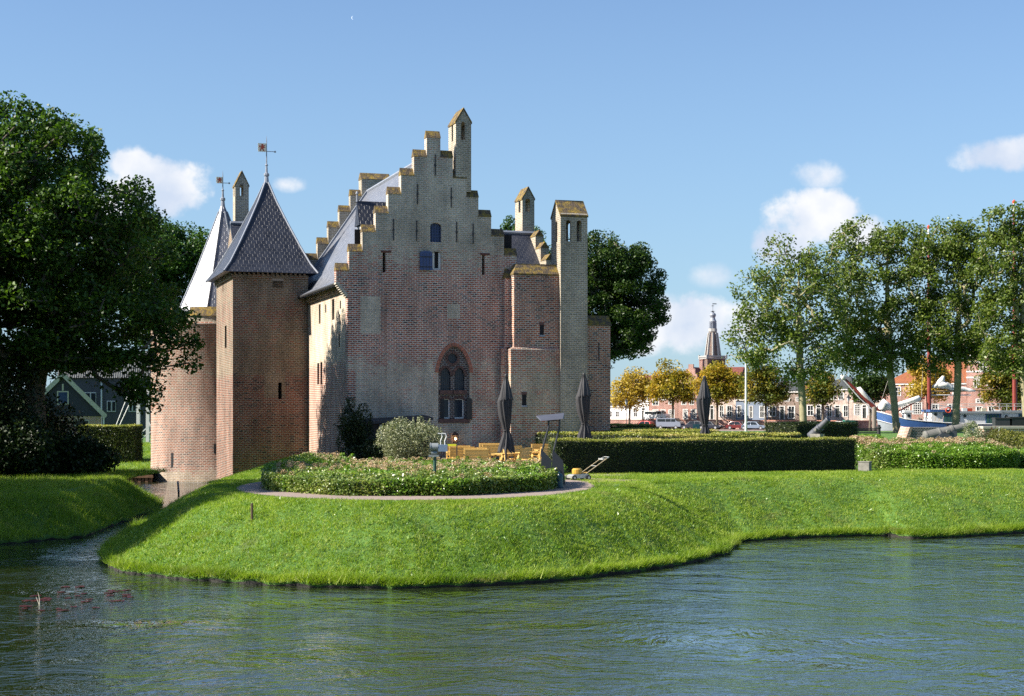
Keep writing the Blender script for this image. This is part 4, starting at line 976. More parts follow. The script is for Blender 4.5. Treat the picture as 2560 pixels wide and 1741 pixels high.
fh = leaf_mesh('flower_heads', flower_heads(330, BED, .64, .70, cx=BED[0], cy=BED[1]), .055, FLOWER, bed)
fh['kind'] = 'stuff'

def hedge(name_label, a, b, depth, z0, zt, dens=900, leaf=.05, mat=None, core=CORE, group='clipped hedges on the castle lawn', top=None, lit_top=None, sz=.03):
    """clipped hedge: its front foot runs from a to b; 'depth' away from us"""
    a = Vector((*a, 0)); b = Vector((*b, 0)); d = (b-a); L = d.length; d.normalize(); nrm = Vector((-d.y, d.x, 0))
    h = zt-z0; t = thing('hedge', name_label, 'hedge', (a.x, a.y, z0), math.atan2(d.y, d.x), group)
    mb = MB(); i_ = .07; mb.box(i_, L-i_, i_, depth-i_, 0, h-i_); mb.build('shade_core', core, t)  # solid dark filler, inner shade put into its colour
    def face(n, kind):
        u = RNG.random(n); w_ = RNG.random(n); q = RNG.normal(size=n)*sz
        if kind == 'f': P = np.column_stack([u*L, q, w_*h])
        elif kind == 't': P = np.column_stack([u*L, w_*depth, h+q+.02*np.sin(u*L*2.1)])
        elif kind == 'l': P = np.column_stack([q, u*depth, w_*h])
        else: P = np.column_stack([L+q, u*depth, w_*h])
        P[:, 2] += .035*bnoise(P[:, 0]*1.5, P[:, 1]*1.5)+.02*bnoise(P[:, 0]*5, P[:, 1]*4)
        return P
    F_ = [face(int(dens*L*h), 'f'), face(int(dens*depth*h), 'l'), face(int(dens*depth*h), 'r')]
    tp = face(int(dens*1.9*L*depth), 't'); sp = face(int(26*L), 't'); sp[:, 2] += RNG.random(len(sp))*.10
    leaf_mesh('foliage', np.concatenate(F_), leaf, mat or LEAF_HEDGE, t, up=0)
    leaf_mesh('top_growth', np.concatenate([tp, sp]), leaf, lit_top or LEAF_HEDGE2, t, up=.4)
    return t
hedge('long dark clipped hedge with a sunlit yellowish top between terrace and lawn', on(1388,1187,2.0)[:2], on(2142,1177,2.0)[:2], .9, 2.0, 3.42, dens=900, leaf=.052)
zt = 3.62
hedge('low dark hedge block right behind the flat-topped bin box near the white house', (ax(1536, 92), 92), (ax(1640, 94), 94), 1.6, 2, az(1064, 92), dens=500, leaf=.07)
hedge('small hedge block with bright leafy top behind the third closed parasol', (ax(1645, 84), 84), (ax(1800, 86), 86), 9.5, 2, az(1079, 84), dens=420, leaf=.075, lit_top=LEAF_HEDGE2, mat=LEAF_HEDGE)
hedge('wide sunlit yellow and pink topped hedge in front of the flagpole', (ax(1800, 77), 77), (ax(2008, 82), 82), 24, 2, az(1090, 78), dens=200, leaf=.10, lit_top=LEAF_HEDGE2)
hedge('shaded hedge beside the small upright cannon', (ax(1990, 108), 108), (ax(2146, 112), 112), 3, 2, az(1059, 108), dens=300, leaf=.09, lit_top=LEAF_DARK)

# right hand bed of hydrangeas
def free_bed(label, E, h0, h1, n, nf, leaf=.09, mats=(LEAF_BED2, LEAF_BED), rad=.12, name='flower_bed', cat_='flower bed'):
    t = thing(name, label, cat_, (E[0], E[1], 2.0))
    P = bed_points(n, E, h0, h1); ck = bnoise(P[:, 0]*.7, P[:, 1]*1.1)+.3*RNG.normal(size=len(P)); Pl = P-np.array([E[0], E[1], 0])
    leaf_mesh('foliage', Pl[ck < .25], leaf, mats[0], t, up=.5); leaf_mesh('darker_foliage', Pl[ck >= .25], leaf, mats[1], t, up=.5)
    mb = MB(); m_ = 32; v = [(0, 0, h1*.72)]
    for k, zf in ((.6, .75), (.9, .6), (.93, 0)):
        v += [(E[2]*k*math.cos(2*PI*i/m_), E[3]*k*math.sin(2*PI*i/m_), h0*zf) for i in range(m_)]
    f = [(0, 1+i, 1+(i+1) % m_) for i in range(m_)]
    for j in range(2):
        for i in range(m_): f.append((1+j*m_+i, 1+j*m_+m_+i, 1+j*m_+m_+(i+1) % m_, 1+j*m_+(i+1) % m_))
    mb.add(v, f); mb.build('shade_core', CORE, t)
    if nf:
        o = leaf_mesh('flower_heads', flower_heads(nf, E, h0, h1, -.1, rad, E[0], E[1]), .06, FLOWER, t); o['kind'] = 'stuff'
    return t
free_bed('long bed of glossy green plants and pinkish hydrangeas right of the stone block', (ax(2345, 73.5), 73.3, 3.55, 2.6), .9, 1.25, 42000, 190)
free_bed('clump of pale pink hydrangeas at the right end of the long hedge', (ax(2183, 74.5), 75.5, .95, 1.6), 1.0, 1.45, 9000, 100, rad=.13)
free_bed('tall grassy yellow-green shrub at the right edge of the lawn', (ax(2548, 77), 77.5, 1.5, 1.6), 1.15, 1.6, 9000, 0, mats=(foliage('grassy_shrub', [(0,(.05,.07,.015)),(.6,(.13,.14,.03)),(1,(.26,.22,.08))]), LEAF_HEDGE2), name='shrub', cat_='shrub')
free_bed('low leafy plants with red stems at the far right lawn edge', (ax(2620, 74), 73.6, 1.6, 1.4), .7, .9, 6000, 0, name='shrub', cat_='shrub')

def bush(label, c, R_, n, leaf, mat, z0=2.0, lumps=9, name='shrub', stems=True, squash=(1, 1, 1), k_in=.55, spikes=0):
    t = thing(name, label, 'shrub', (c[0], c[1], z0)); P = []
    cs = [np.array([0, 0, R_*.85])]+[np.array([RNG.normal()*.45, RNG.normal()*.45, RNG.uniform(.35, 1.35)])*R_ for _ in range(lumps)]
    for q in cs:
        m = n//len(cs); d = RNG.normal(size=(m, 3)); d /= np.linalg.norm(d, axis=1)[:, None]
        P.append(q+d*(R_*.62)*(k_in+(1-k_in)*RNG.random((m, 1))**.5))
    P = np.concatenate(P)*np.array(squash); P[:, 2] = np.abs(P[:, 2])
    for _ in range(spikes):
        a = RNG.uniform(0, 2*PI); el = RNG.uniform(.1, 1.4); d = np.array([math.cos(a)*math.cos(el), math.sin(a)*math.cos(el), math.sin(el)]); s = RNG.random((22, 1))
        P = np.concatenate([P, (np.array([0, 0, R_*.8])+d*R_*(.95+s*.35))*np.array(squash)+RNG.normal(size=(22, 3))*.03])
    leaf_mesh('foliage', P, leaf, mat, t, up=.2)
    mb = MB()
    for i in range(9):
        q = cs[i % len(cs)]*np.array(squash); mb.tube([(0.05*math.cos(i), .05*math.sin(i), 0), (q[0]*.5, q[1]*.5, q[2]*.5), tuple(q)], [.04, .03, .012], 5)
    mb.build('stems', TWIG, t); return t
cx = ax(1028, 68); bush('rounded pale grey-green bush with light flower tips beside the castle terrace', (cx, 68), 1.15, 15000, .075, LEAF_LILAC, spikes=60, squash=(1.12, .9, 1.0), z0=2.1)
p = loc(0, 0)
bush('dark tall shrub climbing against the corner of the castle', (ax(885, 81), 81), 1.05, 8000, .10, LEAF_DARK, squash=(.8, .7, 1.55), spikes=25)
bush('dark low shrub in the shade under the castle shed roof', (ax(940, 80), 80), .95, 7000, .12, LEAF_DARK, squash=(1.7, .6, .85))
bush('pale green loose bush beside the low brick wall', (ax(1530, 86), 86), .6, 3500, .09, LEAF_BED, squash=(.9, 1, 1.25))
bush('thin climbing shrub around the muzzle of the large cannon', (ax(2432, 93), 93), .95, 2600, .10, LEAF_LILAC, squash=(.85, .8, 1.15))
bush('brown withered shrub behind the large cannon', (ax(2468, 97), 97), .8, 2600, .09, foliage('withered_leaves', [(0,(.05,.03,.02)),(.6,(.12,.06,.04)),(1,(.3,.16,.10))]), squash=(1.3, .8, .9))
bush('brown seed heads standing by the white railing', (ax(2505, 99), 99), .7, 1800, .09, MATS['withered_leaves'], squash=(1.0, .8, 1.2))

# ================================================================ things on the terrace and lawn
FAB = plain('black_canvas', (.028,.028,.032), .75, var=.25, scale=4, bump=.3); STEEL = plain('galvanised_steel', (.4,.41,.42), .45, .4, var=.2, scale=6)
def parasol(label, px, Y, top, bot, R_=.42):
    zb = 2.0; zt_ = az(top, Y); zl = az(bot, Y); t = thing('parasol', label, 'parasol', (ax(px, Y), Y, zb), group='closed black parasols')
    h = zt_-zb; l = zl-zb; n = 64; v = []; rows = 30
    for j in range(rows+1):
        q = j/rows; z = l+(h-.05-l)*q
        base = np.interp(q, [0, .12, .22, .27, .31, .45, .62, .68, .74, .88, 1.0], [1.15, .86, .54, .40, .50, .82, .98, .96, .70, .42, .17])*R_
        if q > .655: base *= 1.02
        for k in range(n):
            a = 2*PI*k/n; fold = .42*(.5+.5*math.cos(a*8+q*2.2))**2*(1 if q < .96 else .4)+.07*math.cos(a*13+1.3+q*5)+.05*math.cos(a*3+q*9)
            skirt = .0
            r = base*(.70+fold+.0); zz_ = z-(.10*math.cos(a*8+q*2) if j == 0 else 0)
            v.append((r*math.cos(a)+.05*math.sin(5.5*q+1)-.10*max(0, .2-q)*3, r*math.sin(a), zz_))
    f = [(j*n+k, j*n+(k+1) % n, (j+1)*n+(k+1) % n, (j+1)*n+k) for j in range(rows) for k in range(n)]+[tuple(range(rows*n, rows*n+n))]
    mb = MB(); mb.add(v, f); mb.build('canopy', FAB, t, smooth=True, uv=False)
    mb = MB(); v = []
    for j in range(5):                              # flap of the vent over the canopy
        q = j/4; z = h-.02-(h-l)*.31*q; r = R_*np.interp(q, [0, .3, 1], [.16, .5, 1.04])
        for k in range(n): a = 2*PI*k/n; rr = r*(.82+.2*(.5+.5*math.cos(a*8+.6))**2); v.append((rr*math.cos(a), rr*math.sin(a), z-.06*math.cos(a*8)*(q == 1)))
    mb.add(v, [(j*n+k, (j+1)*n+k, (j+1)*n+(k+1) % n, j*n+(k+1) % n) for j in range(4) for k in range(n)]+[tuple(range(n-1, -1, -1))]); mb.build('top_flap', FAB, t, smooth=True, uv=False)
    mb = MB(); mb.lathe([(.045, 0), (.045, h-.05)], 10); mb.lathe([(.07, h-.08), (.08, h), (.05, h+.05), (0.005, h+.07)], 10); mb.build('pole', IRON, t)
    zt2 = l+(h-l)*.27; mb = MB(); mb.tube([(R_*.40*math.cos(a), R_*.40*math.sin(a), zt2+.02*math.sin(3*a)) for a in [2*PI*i/16 for i in range(17)]], .018, 6, cap=False); mb.build('tie_strap', FAB, t)
    mb = MB(); mb.box(-.4, .4, -.4, .4, 0, .08); mb.build('base', STEEL, t)
    return t
parasol('closed black parasol standing among the yellow picnic tables', 1265, 69, 939, 1128, .31)
parasol('closed black parasol in front of the tall brick chimney', 1460, 77, 936, 1105, .34)
parasol('closed black parasol before the houses, between the orange trees', 1761, 79, 943, 1108, .33)
WOOD = plain('yellow_pine', (.66,.42,.12), .6, var=.22, scale=6)
def picnic(label, px, Y, rz, L=1.35):
    t = thing('picnic_table', label, 'picnic table', (ax(px, Y), Y, 2.0), rz, 'yellow pine picnic tables')
    mb = MB()
    for i in range(5): mb.box(-L/2-.05, L/2+.05, -.36+i*.147, -.36+i*.147+.135, .72, .76)
    mb.build('tabletop', WOOD, t)
    for s in (-1, 1):
        mb = MB()
        for i in range(2): y0 = s*(.62+i*.16); mb.box(-L/2, L/2, min(y0, y0+s*.145), max(y0, y0+s*.145), .43, .47)
        mb.build('seat', WOOD, t)
        mb = MB()
        for i in range(3): z = .55+i*.15; y = s*(.98+i*.035); mb.box(-L/2, L/2, y-.018, y+.018, z, z+.135)
        mb.box(-L/2, L/2, s*1.09-.03, s*1.09+.03, .99, 1.02)
        for x in (-L/2+.04, L/2-.04): mb.bar((x, s*.93, .3), (x, s*1.07, 1.0), .05, .07)
        mb.build('backrest', WOOD, t)
        for x in (-L/2+.2, L/2-.2):
            mb = MB(); mb.bar((x, s*.25, .72), (x, s*.62, 0), .05, .09); mb.build('leg', WOOD, t)
    mb = MB()
    for x in (-L/2+.2, L/2-.2): mb.bar((x+.05, -.98, .40), (x+.05, .98, .40), .045, .09)
    mb.build('cross_beam', WOOD, t)
    return t
picnic('yellow picnic table left-most on the terrace, next to the grey box on its post', 1150, 72.5, .12, 1.15)
picnic('yellow picnic table facing us directly behind the hydrangeas', 1190, 68.5, .05, 1.05)
picnic('yellow picnic table turned end-on beneath the first closed parasol', 1262, 70, 1.15, 1.2)
picnic('yellow picnic table farthest back, near the castle wall', 1232, 77.5, .1, 1.2)
picnic('yellow picnic table seen from its side left of the curved black posts', 1328, 72, .95, 1.5)
picnic('yellow picnic table with one bench end touching the long hedge', 1372, 76, .25, 1.2)

# box with spout on a green post
DG = plain('dark_green_paint', (.03,.085,.06), .45, .2, var=.2, scale=9); GREYP = plain('grey_paint', (.24,.26,.26), .4, .2); BLUEP = plain('blue_grey_panel', (.16,.22,.32), .5)
Y = 51.8; x0 = ax(1087, Y); ub_ = thing('utility_box', 'grey drum-ended box on a dark green post rising from the flower bed', 'utility box', (x0, Y, 2.0))
s_ = Y/F
mb = MB(); mb.lathe([(.055, 0), (.055, az(1140, Y)-2.0)], 12); mb.build('post', DG, ub_)
zc_ = az(1118, Y)-2; mb = MB(); mb.tube([(-.14, 0, zc_), (.12, 0, zc_)], .13, 16); mb.tube([(-.16, 0, zc_), (-.13, 0, zc_)], .145, 16); mb.build('drum', GREYP, ub_)
zc_ = az(1133, Y)-2; mb = MB(); mb.tube([(-.12, 0, zc_), (.08, 0, zc_)], .075, 14); mb.box(-.2, .14, -.1, .1, zc_-.12, zc_-.07); mb.build('lower_drum', GREYP, ub_)
mb = MB(); z0, z1 = az(1129, Y)-2, az(1112, Y)-2; mb.box(.12, .42, -.12, .12, z0, z1); mb.build('panel', BLUEP, ub_)
PIPE = plain('white_pipe', (.6,.6,.58), .4)
for dx in (0, .14):
    mb = MB(); mb.tube([(.2+dx, 0, z1), (.19+dx, 0, z1+.12), (.25+dx, 0, z1+.27), (.22+dx, 0, z1+.36), (.1+dx, 0, z1+.37)], .018, 8); mb.build('pipe', PIPE, ub_)
Y = 66; tp_ = thing('barrier_tape', 'short strip of yellow tape across the terrace left of the picnic tables', 'tape', (ax(1128, Y), Y, 2.0))
mb = MB(); zz_ = az(1113, Y)-2; mb.box(-.24, .24, -.01, .01, zz_-.04, zz_+.04); mb.build('tape', plain('yellow_tape', (.6,.6,.02), .5), tp_)
mb = MB(); mb.box(-.26, -.22, -.03, .03, 0, zz_+.08); mb.box(.22, .26, -.03, .03, 0, zz_+.08); mb.build('tape_post', IRON, tp_)

# two bent posts carrying a grey panel
Y = 54.5; DK = plain('dark_grey_powder_coat', (.035,.037,.045), .45, .3); sh_ = thing('heater_stand', 'pair of bent black posts carrying a slanted grey hood beside the flower bed', 'patio heater', (ax(1375, Y), Y, 2.0))
def rel(px, py, dy=0): return (ax(px, Y)-ax(1375, Y), dy, az(py, Y)-2.0)
for i, (a_, b_, c_, d_) in enumerate((((1372,1046),(1371.5,1067),(1356,1125),(1353,1140)), ((1399.5,1046),(1399,1067),(1385,1125),(1382.5,1142)))):
    mb = MB(); mb.tube([rel(*a_), rel(*b_), rel(*c_), rel(*d_)], .034, 8); mb.build('post', DK, sh_)
    q = [(1352,1122),(1353,1145),(1352,1205),(1378,1212),(1379,1150)] if i == 0 else [(1381.5,1124),(1380,1166),(1384,1205),(1412,1212),(1411,1190),(1407,1152)]
    mb = MB(); pts = [rel(*p)[::2] for p in q]; mb.slab([(x, max(z, 0)) for x, z in pts], -.16, .16); mb.build('gas_housing', DK, sh_)
hp = [rel(1341,1042),rel(1411,1035),rel(1407,1048),rel(1352,1053)]
mb = MB(); mb.add([(p[0], -.22 if i > 1 else .18, p[2]) for i, p in enumerate(hp)]+[(p[0], -.19 if i > 1 else .21, p[2]+.03) for i, p in enumerate(hp)], [(0,1,2,3),(7,6,5,4),(0,4,5,1),(1,5,6,2),(2,6,7,3),(3,7,4,0)])
mb.build('hood', plain('grey_metal_hood', (.10,.105,.13), .4, .3), sh_)
mb = MB(); mb.add([rel(1407,1048,-.2), rel(1411,1035,.2), rel(1411,1048,.0), rel(1398,1052,-.1), rel(1367,1053,-.15), rel(1372,1045,0)], [(0,1,2),(3,0,2),(4,3,5)]); mb.build('hood_side', DK, sh_)
mb = MB(); mb.lathe([(.0, 0), (.12, 0), (.13, .05), (.13, .42), (.09, .5), (.03, .52), (.03, .58)], 16, (rel(1398,1200)[0], -.3, 0)); mb.build('gas_bottle', plain('blue_gas_bottle', (.02,.07,.10), .35), sh_)

# lawn mower
YEL = plain('yellow_mower_plastic', (.5,.3,.05), .35, var=.15); ALU = plain('scuffed_aluminium', (.5,.5,.48), .4, .5, var=.3, scale=14)
Y = 60.5; x0 = ax(1445, Y); mw = thing('lawn_mower', 'yellow walk-behind lawn mower with folded-out handle parked against the hedge', 'lawn mower', (x0, Y, 2.0), .45)
mb = MB(); mb.slab([(-.36,.08),(.34,.08),(.42,.17),(.3,.24),(-.28,.22),(-.38,.16)], -.24, .24); mb.build('deck', ALU, mw)
mb = MB(); mb.lathe([(.19,0),(.2,.05),(.2,.16),(.16,.21),(.04,.22)], 14, (-.04, 0, .24)); mb.build('motor_cover', YEL, mw)
mb = MB(); mb.slab([(.1,.22),(.38,.3),(.42,.24),(.3,.2)], -.12, .12); mb.build('grass_flap', YEL, mw)
for sx in (-.3, .32):
    for sy in (-.27, .27):
        mb = MB(); mb.tube([(sx, sy-.03, .1), (sx, sy+.03, .1)], .1, 14); wh = mb.build('wheel', IRON, mw)
        mb = MB(); mb.tube([(sx, sy-.035, .1), (sx, sy+.035, .1)], .05, 10); mb.build('hub', ALU, wh)
for sy in (-.22, .22):
    mb = MB(); mb.tube([(.22, sy, .24), (1.15, sy, .82)], .016, 8); mb.build('handle_bar', plain('pale_worn_metal', (.45,.36,.22), .5), mw)
mb = MB(); mb.tube([(.7, -.22, .54), (.7, .22, .54)], .013, 6); mb.tube([(1.15, -.22, .82), (1.27, -.18, .88), (1.27, .18, .88), (1.15, .22, .82)], .016, 8); mb.box(1.0, 1.12, -.18, .18, .77, .83); mb.build('handle_grip', ALU, mw)

# stone block, stakes, bollard, wall lantern, shed
Y = 68.5; mb = MB(); W_ = ax(2180, Y)-ax(2144, Y); sb = thing('stone_block', 'square weathered concrete block on the lawn where the hedge ends', 'stone block', (ax(2162, Y), Y, 2.0), -.5)
mb.box(-.24, .24, -.2, .22, 0, .42); mb.box(-.18, .18, -.22, -.2, .0, .1); mb.build('block', plain('weathered_concrete', (.22,.205,.18), .9, var=.35, scale=5, bump=.6), sb)
mb = MB(); mb.box(-.26, .26, -.22, .24, .42, .45); mb.build('cap', MATS['weathered_concrete'], sb)
st = on(630, 1302, 1.3); Yp = 46.3; mb = MB(); mb.tube([(0,0,-.3), (.0,0,.45), (-.01,0,.46)], [.035,.04,.03], 7); 
def ground_z(x, y):
    d = (G1[..., 0]-x)**2+(G1[..., 1]-y)**2; i = np.unravel_index(d.argmin(), d.shape); return float(G1[i][2])
best = min(((abs((H-ground_z(ax(630, Y_), Y_))*F/Y_+HY-1302), Y_) for Y_ in np.arange(42, 56, .3)))
Yp = best[1]; xs_ = ax(630, Yp); o = mb.build('wooden_stake', plain('old_stake_wood', (.10,.065,.04), .9), None, loc=(xs_, Yp, ground_z(xs_, Yp)))
tag(o, 'short brown wooden stake stuck in the grass slope', 'stake')
q = on(450, 1236, 0); g = thing('gauge_post', 'leaning black and white gauge post in the water before the round tower', 'gauge post', (q.x, q.y, 0))
zt_ = az(1203, q.y); mb = MB(); mb.bar((-.02, 0, -.8), (-.12, 0, zt_), .10, .05); mb.build('post', IRON, g)
mb = MB()
for k in range(6): a_ = k/6; mb.bar((-.04-.085*a_*1.0, -.03, .15+(zt_-.2)*a_), (-.04-.085*(a_+.09), -.03, .15+(zt_-.2)*(a_+.09)), .085, .012)
mb.bar((-.105, -.035, zt_*.8), (-.12, -.035, zt_), .10, .012)
mb.build('scale_marks', WHITEW, g)
Y = 128; bo = thing('bollard', 'black cast bollard on the lawn in front of the sailing ship bow', 'bollard', (ax(2197, Y), Y, 2.0))
hb = az(1062, Y)-2; mb = MB(); mb.lathe([(.22,0),(.22,.1),(.15,.14),(.15,hb*.75),(.21,hb*.8),(.21,hb*.86),(.14,hb*.9),(.14,hb*.97),(.03,hb)], 14); mb.build('post', IRON, bo)
Y = 140; bn = thing('park_bench', 'dark slatted park bench on the lawn left of the black bollard', 'bench', (ax(2170, Y), Y, 2.0), .1)
for i in range(3): mb = MB(); mb.box(-1.15, 1.15, -.02, .02, .5+i*.17, .62+i*.17); mb.build('backrest', BLACKW, bn)
mb = MB(); mb.box(-1.15, 1.15, .05, .5, .42, .46); mb.build('seat', BLACKW, bn)
for x in (-1.0, 1.0): mb = MB(); mb.box(x-.05, x+.05, -.02, .48, 0, .42); mb.box(x-.05, x+.05, .02, .06, 0, 1.0); mb.build('leg', STEEL, bn)
u_ = U(1138.5, -.25); lx = OX+u_*CC+.25*CS; ly = OY+u_*CS-.25*CC
ln = thing('wall_lantern', 'lit copper wall lantern glowing under the arched window', 'lantern', (lx, ly, Zc(1107, u_, -.25)), TH)
hh = Zc(1079, u_, -.25)-Zc(1107, u_, -.25)
mb = MB()
for a in range(4): an = PI/4+a*PI/2; mb.bar((.13*math.cos(an), .13*math.sin(an), 0), (.17*math.cos(an), .17*math.sin(an), hh*.68), .025)
mb.lathe([(.2,hh*.66),(.21,hh*.7),(.12,hh*.85),(.07,hh*.9),(.07,hh*.96),(.0,hh)], 4, rot=PI/4); mb.lathe([(.0,-.04),(.15,-.02),(.15,.02),(0,.03)], 4, rot=PI/4)
mb.bar((0,.05,hh*.9),(0,.25,hh*.9),.04); mb.build('frame', plain('copper_frame', (.10,.045,.03), .5, .4), ln)
t = NT('lit_bulb'); t.set(Base_Color=(1,.6,.3)); t.put(t.b.inputs['Emission Color'], (1,.55,.25)); t.b.inputs['Emission Strength'].default_value = 9
mb = MB(); mb.lathe([(0,0),(.045,.03),(.055,.08),(.03,.13),(0,.15)], 10, (0,0,hh*.22)); mb.build('bulb', t.m, ln, smooth=True)
shd = thing('shed', 'low lean-to shed with dark flat roof against the castle wall behind the grey-green bush', 'shed', (OX, OY, 0), TH)
ua_, ub_2 = U(893, -1.9), U(1082, -1.9); z1 = Zc(1056, ua_, -1.9); z2 = Zc(1044, ub_2, -1.9)
mb = MB(); mb.add([(ua_, -2.0, z1), (ub_2, -2.0, z2), (ub_2, -.1, z2+.12), (ua_, -.1, z1+.12), (ua_, -2.0, z1-.14), (ub_2, -2.0, z2-.14), (ub_2, -.1, z2-.02), (ua_, -.1, z1-.02)], [(0,1,2,3),(7,6,5,4),(0,4,5,1),(1,5,6,2),(2,6,7,3),(3,7,4,0)])
mb.build('roof', plain('bitumen', (.03,.03,.035), .7), shd)
mb = MB(); mb.box(ua_+.2, ub_2-.15, -1.8, -.12, 1.9, z1-.12); mb.build('wall', plain('dark_boards', (.03,.025,.022), .8, bump=.4), shd)
mb = MB(); xx = U(952, -1.9); mb.box(xx-.05, xx+.05, -1.93, -1.83, 2, z1-.14); mb.build('post', WHITEW, shd)

# cannons
CANN = plain('weathered_cannon_iron', (.17,.165,.15), .7, .3, var=.35, scale=3, bump=.3); CARR = plain('dark_carriage_steel', (.075,.08,.095), .6, .2, var=.25)
def cannon(label, base, rz, el, L, r, carriage=True, pivot_h=.9, mat=None):
    t = thing('cannon', label, 'cannon', base, rz, 'old iron cannons')
    d = Vector((math.cos(el), 0, math.sin(el))); o = Vector((0, 0, pivot_h))-d*L*.42
    prof = [(-.06,.03),(-.05,.35),(-.02,.42),(0,.95),(.03,1.02),(.05,1.02),(.06,.96),(.27,.93),(.275,.98),(.30,.98),(.305,.88),(.5,.80),(.505,.90),(.55,.90),(.56,.72),(.9,.60),(.95,.66),(1.0,.60),(1.0,.3),(.97,.28)]
    mb = MB(); mb.tube([o+d*L*a for a, b in prof], [r*b for a, b in prof], 20); mb.build('barrel', mat or CANN, t)
    mb = MB(); mb.tube([Vector((0,-r*1.35,pivot_h)), Vector((0,r*1.35,pivot_h))], r*.32, 12); mb.build('trunnion', CANN, t)
    if carriage:
        for s in (-1, 1):
            mb = MB(); mb.slab([(-L*.38,0),(L*.17,0),(L*.17,pivot_h+.03),(.12,pivot_h+.03),(.10,pivot_h-.1),(-.12,pivot_h-.1),(-L*.12,pivot_h-.08),(-L*.2,pivot_h*.78),(-L*.3,pivot_h*.62),(-L*.38,pivot_h*.5)], s*r*1.05-.05, s*r*1.05+.05); mb.build('carriage_cheek', CARR, t)
    return t
Y = 96; cannon('large grey iron cannon on a steel carriage behind the hydrangeas', (ax(2365, Y), Y, 2.0), .05, .24, 3.3, .34, True, az(1079, Y)-2.0)
Y = 98; cannon('smaller iron cannon tipped upward behind the long hedge', (ax(2045, Y), Y, 2.0), -.7, .72, 1.7, .29, False, az(1074, Y)-2.0, CARR)
t_ = bpy.data.objects['cannon.001']; mb = MB(); mb.box(-.4, .3, -.3, .3, 0, az(1085, 98)-2.0); mb.build('plinth', MATS['weathered_concrete'], t_)
# broken brick wall ends and low bastion parapet
Y = 108; x0, x1, x2 = ax(2256, Y), ax(2276, Y), ax(2320, Y+2); zt_ = az(1069, Y)
rw = thing('brick_ruin', 'stump of old brick wall with sloping lit end left of the large cannon', 'ruined wall', (x0, Y, 2.0), .15)
mb = MB(); W_ = x2-x0; mb.slab([(0,0),(W_*1.35,0),(W_*1.35,zt_-2.0),(.55,zt_-2.0)], 0, 1.6); mb.build('masonry', B_DARK, rw)
mb = MB(); mb.add([(-.02,-.03,0),(.53,-.03,zt_-2.0+.03),(.53,1.63,zt_-2.0+.03),(-.02,1.63,0),(.25,-.03,0),(.75,-.03,zt_-2.0+.03)], [(0,1,2,3),(0,4,5,1)]); mb.build('sloping_end', B_SIDE, rw)  # pale brick here, dark on the body: light and shade put into colour
Y = 110; rw = thing('brick_parapet', 'low reddish brick parapet with stone coping behind the withered shrubs', 'parapet', (ax(2460, Y), Y, 2.0), .1)
mb = MB(); mb.box(0, 9, 0, 1.2, 0, az(1072, Y)-2.0); mb.build('masonry', B_SIDE, rw); mb = MB(); mb.box(-.1, 9.1, -.1, 1.3, az(1072, Y)-2.0, az(1066, Y)-2.0); mb.build('coping', MATS['pale_stone'], rw)
Y = 97; ra = thing('railing', 'white metal railing with a leaning pole by the brown seed heads', 'railing', (ax(2505, Y), Y, 2.0))
mb = MB()
for x in (0, .9, 1.8): mb.box(x-.02, x+.02, -.02, .02, 0, .9)
mb.box(0, 1.8, -.02, .02, .86, .9); mb.box(0, 1.8, -.02, .02, .45, .48); mb.build('rails', WHITEW, ra)
mb = MB(); mb.bar((-.45, 0, 0), (-.15, 0, 1.6), .05); mb.build('leaning_pole', WHITEW, ra)
Y = 101; bx = thing('bin', 'black wheeled refuse container beside the ship, first of two', 'container', (ax(2505, 150), 150, 2.0), 0, 'black containers on the quay')
for i, (px, lab) in enumerate(((2505, None), (2544, 'black square container with an orange emblem beside the wheeled one'))):
    if i: bx = thing('bin', lab, 'container', (ax(px, 150), 150, 2.0), 0, 'black containers on the quay')
    wv = .85 if i else .75; hh = az(1045, 150)-2.0-(.0 if i else .08)
    mb = MB(); mb.slab([(-wv,.12),(wv,.12),(wv+.05,hh),(-wv-.05,hh)], -.5, .5); mb.build('body', plain('dark_plastic' if not i else 'black_plastic', (.03,.03,.035) if not i else (.012,.012,.013), .5), bx)
    mb = MB(); mb.slab([(-wv-.1,hh),(wv+.1,hh),(wv+.05,hh+.1),(-wv-.05,hh+.1)], -.56, .56); mb.build('lid', IRON, bx)
    for sx in (-.6, .6): mb = MB(); mb.tube([(sx,-.45,.1),(sx,-.35,.1)], .1, 10); mb.build('wheel', IRON, bx)
    if i: mb = MB(); mb.tube([(a*.13, -.52, .65+b*.13) for a, b in [(math.cos(2*PI*k/14), math.sin(2*PI*k/14)) for k in range(15)]], .03, 6, cap=False); mb.build('emblem', plain('orange_paint', (.5,.13,.02), .5), bx)
    else: bx['label'] = 'dark grey wheeled refuse container with flat lid, left of the black square one'
# ================================================================ trees
BARK = plain('bark', (.11,.09,.065), .95, var=.45, scale=2.5, bump=.7); BARKY = plain('yellow_grey_bark', (.25,.22,.13), .9, var=.4, scale=2.0, bump=.7)
def grow(targets, trunk, up_pen=.9):
    """joins every target to the nearest node of the growing skeleton; returns nodes and parents"""
    N = [np.array(p, float) for p in trunk]; par = [-1]+list(range(len(trunk)-1))
    T_ = np.array(targets); order = np.argsort(np.linalg.norm(T_-N[min(len(N)-1, len(N)//2)], axis=1))
    for i in order:
        p = T_[i]; A = np.array(N); d = np.linalg.norm(A-p, axis=1)+up_pen*np.maximum(0, A[:, 2]-p[2])+.25*np.abs(A[:, 2]-p[2])*(A[:, 2] > p[2])
        d[:max(1, len(trunk)//3)] += 6
        j = int(d.argmin()); L = np.linalg.norm(A[j]-p)
        if L > 1.2:
            m = (A[j]+p)/2+RNG.normal(size=3)*L*.09+np.array([0, 0, -.06*L]); N.append(m); par.append(j); j = len(N)-1
        N.append(p.copy()); par.append(j)
    return N, par
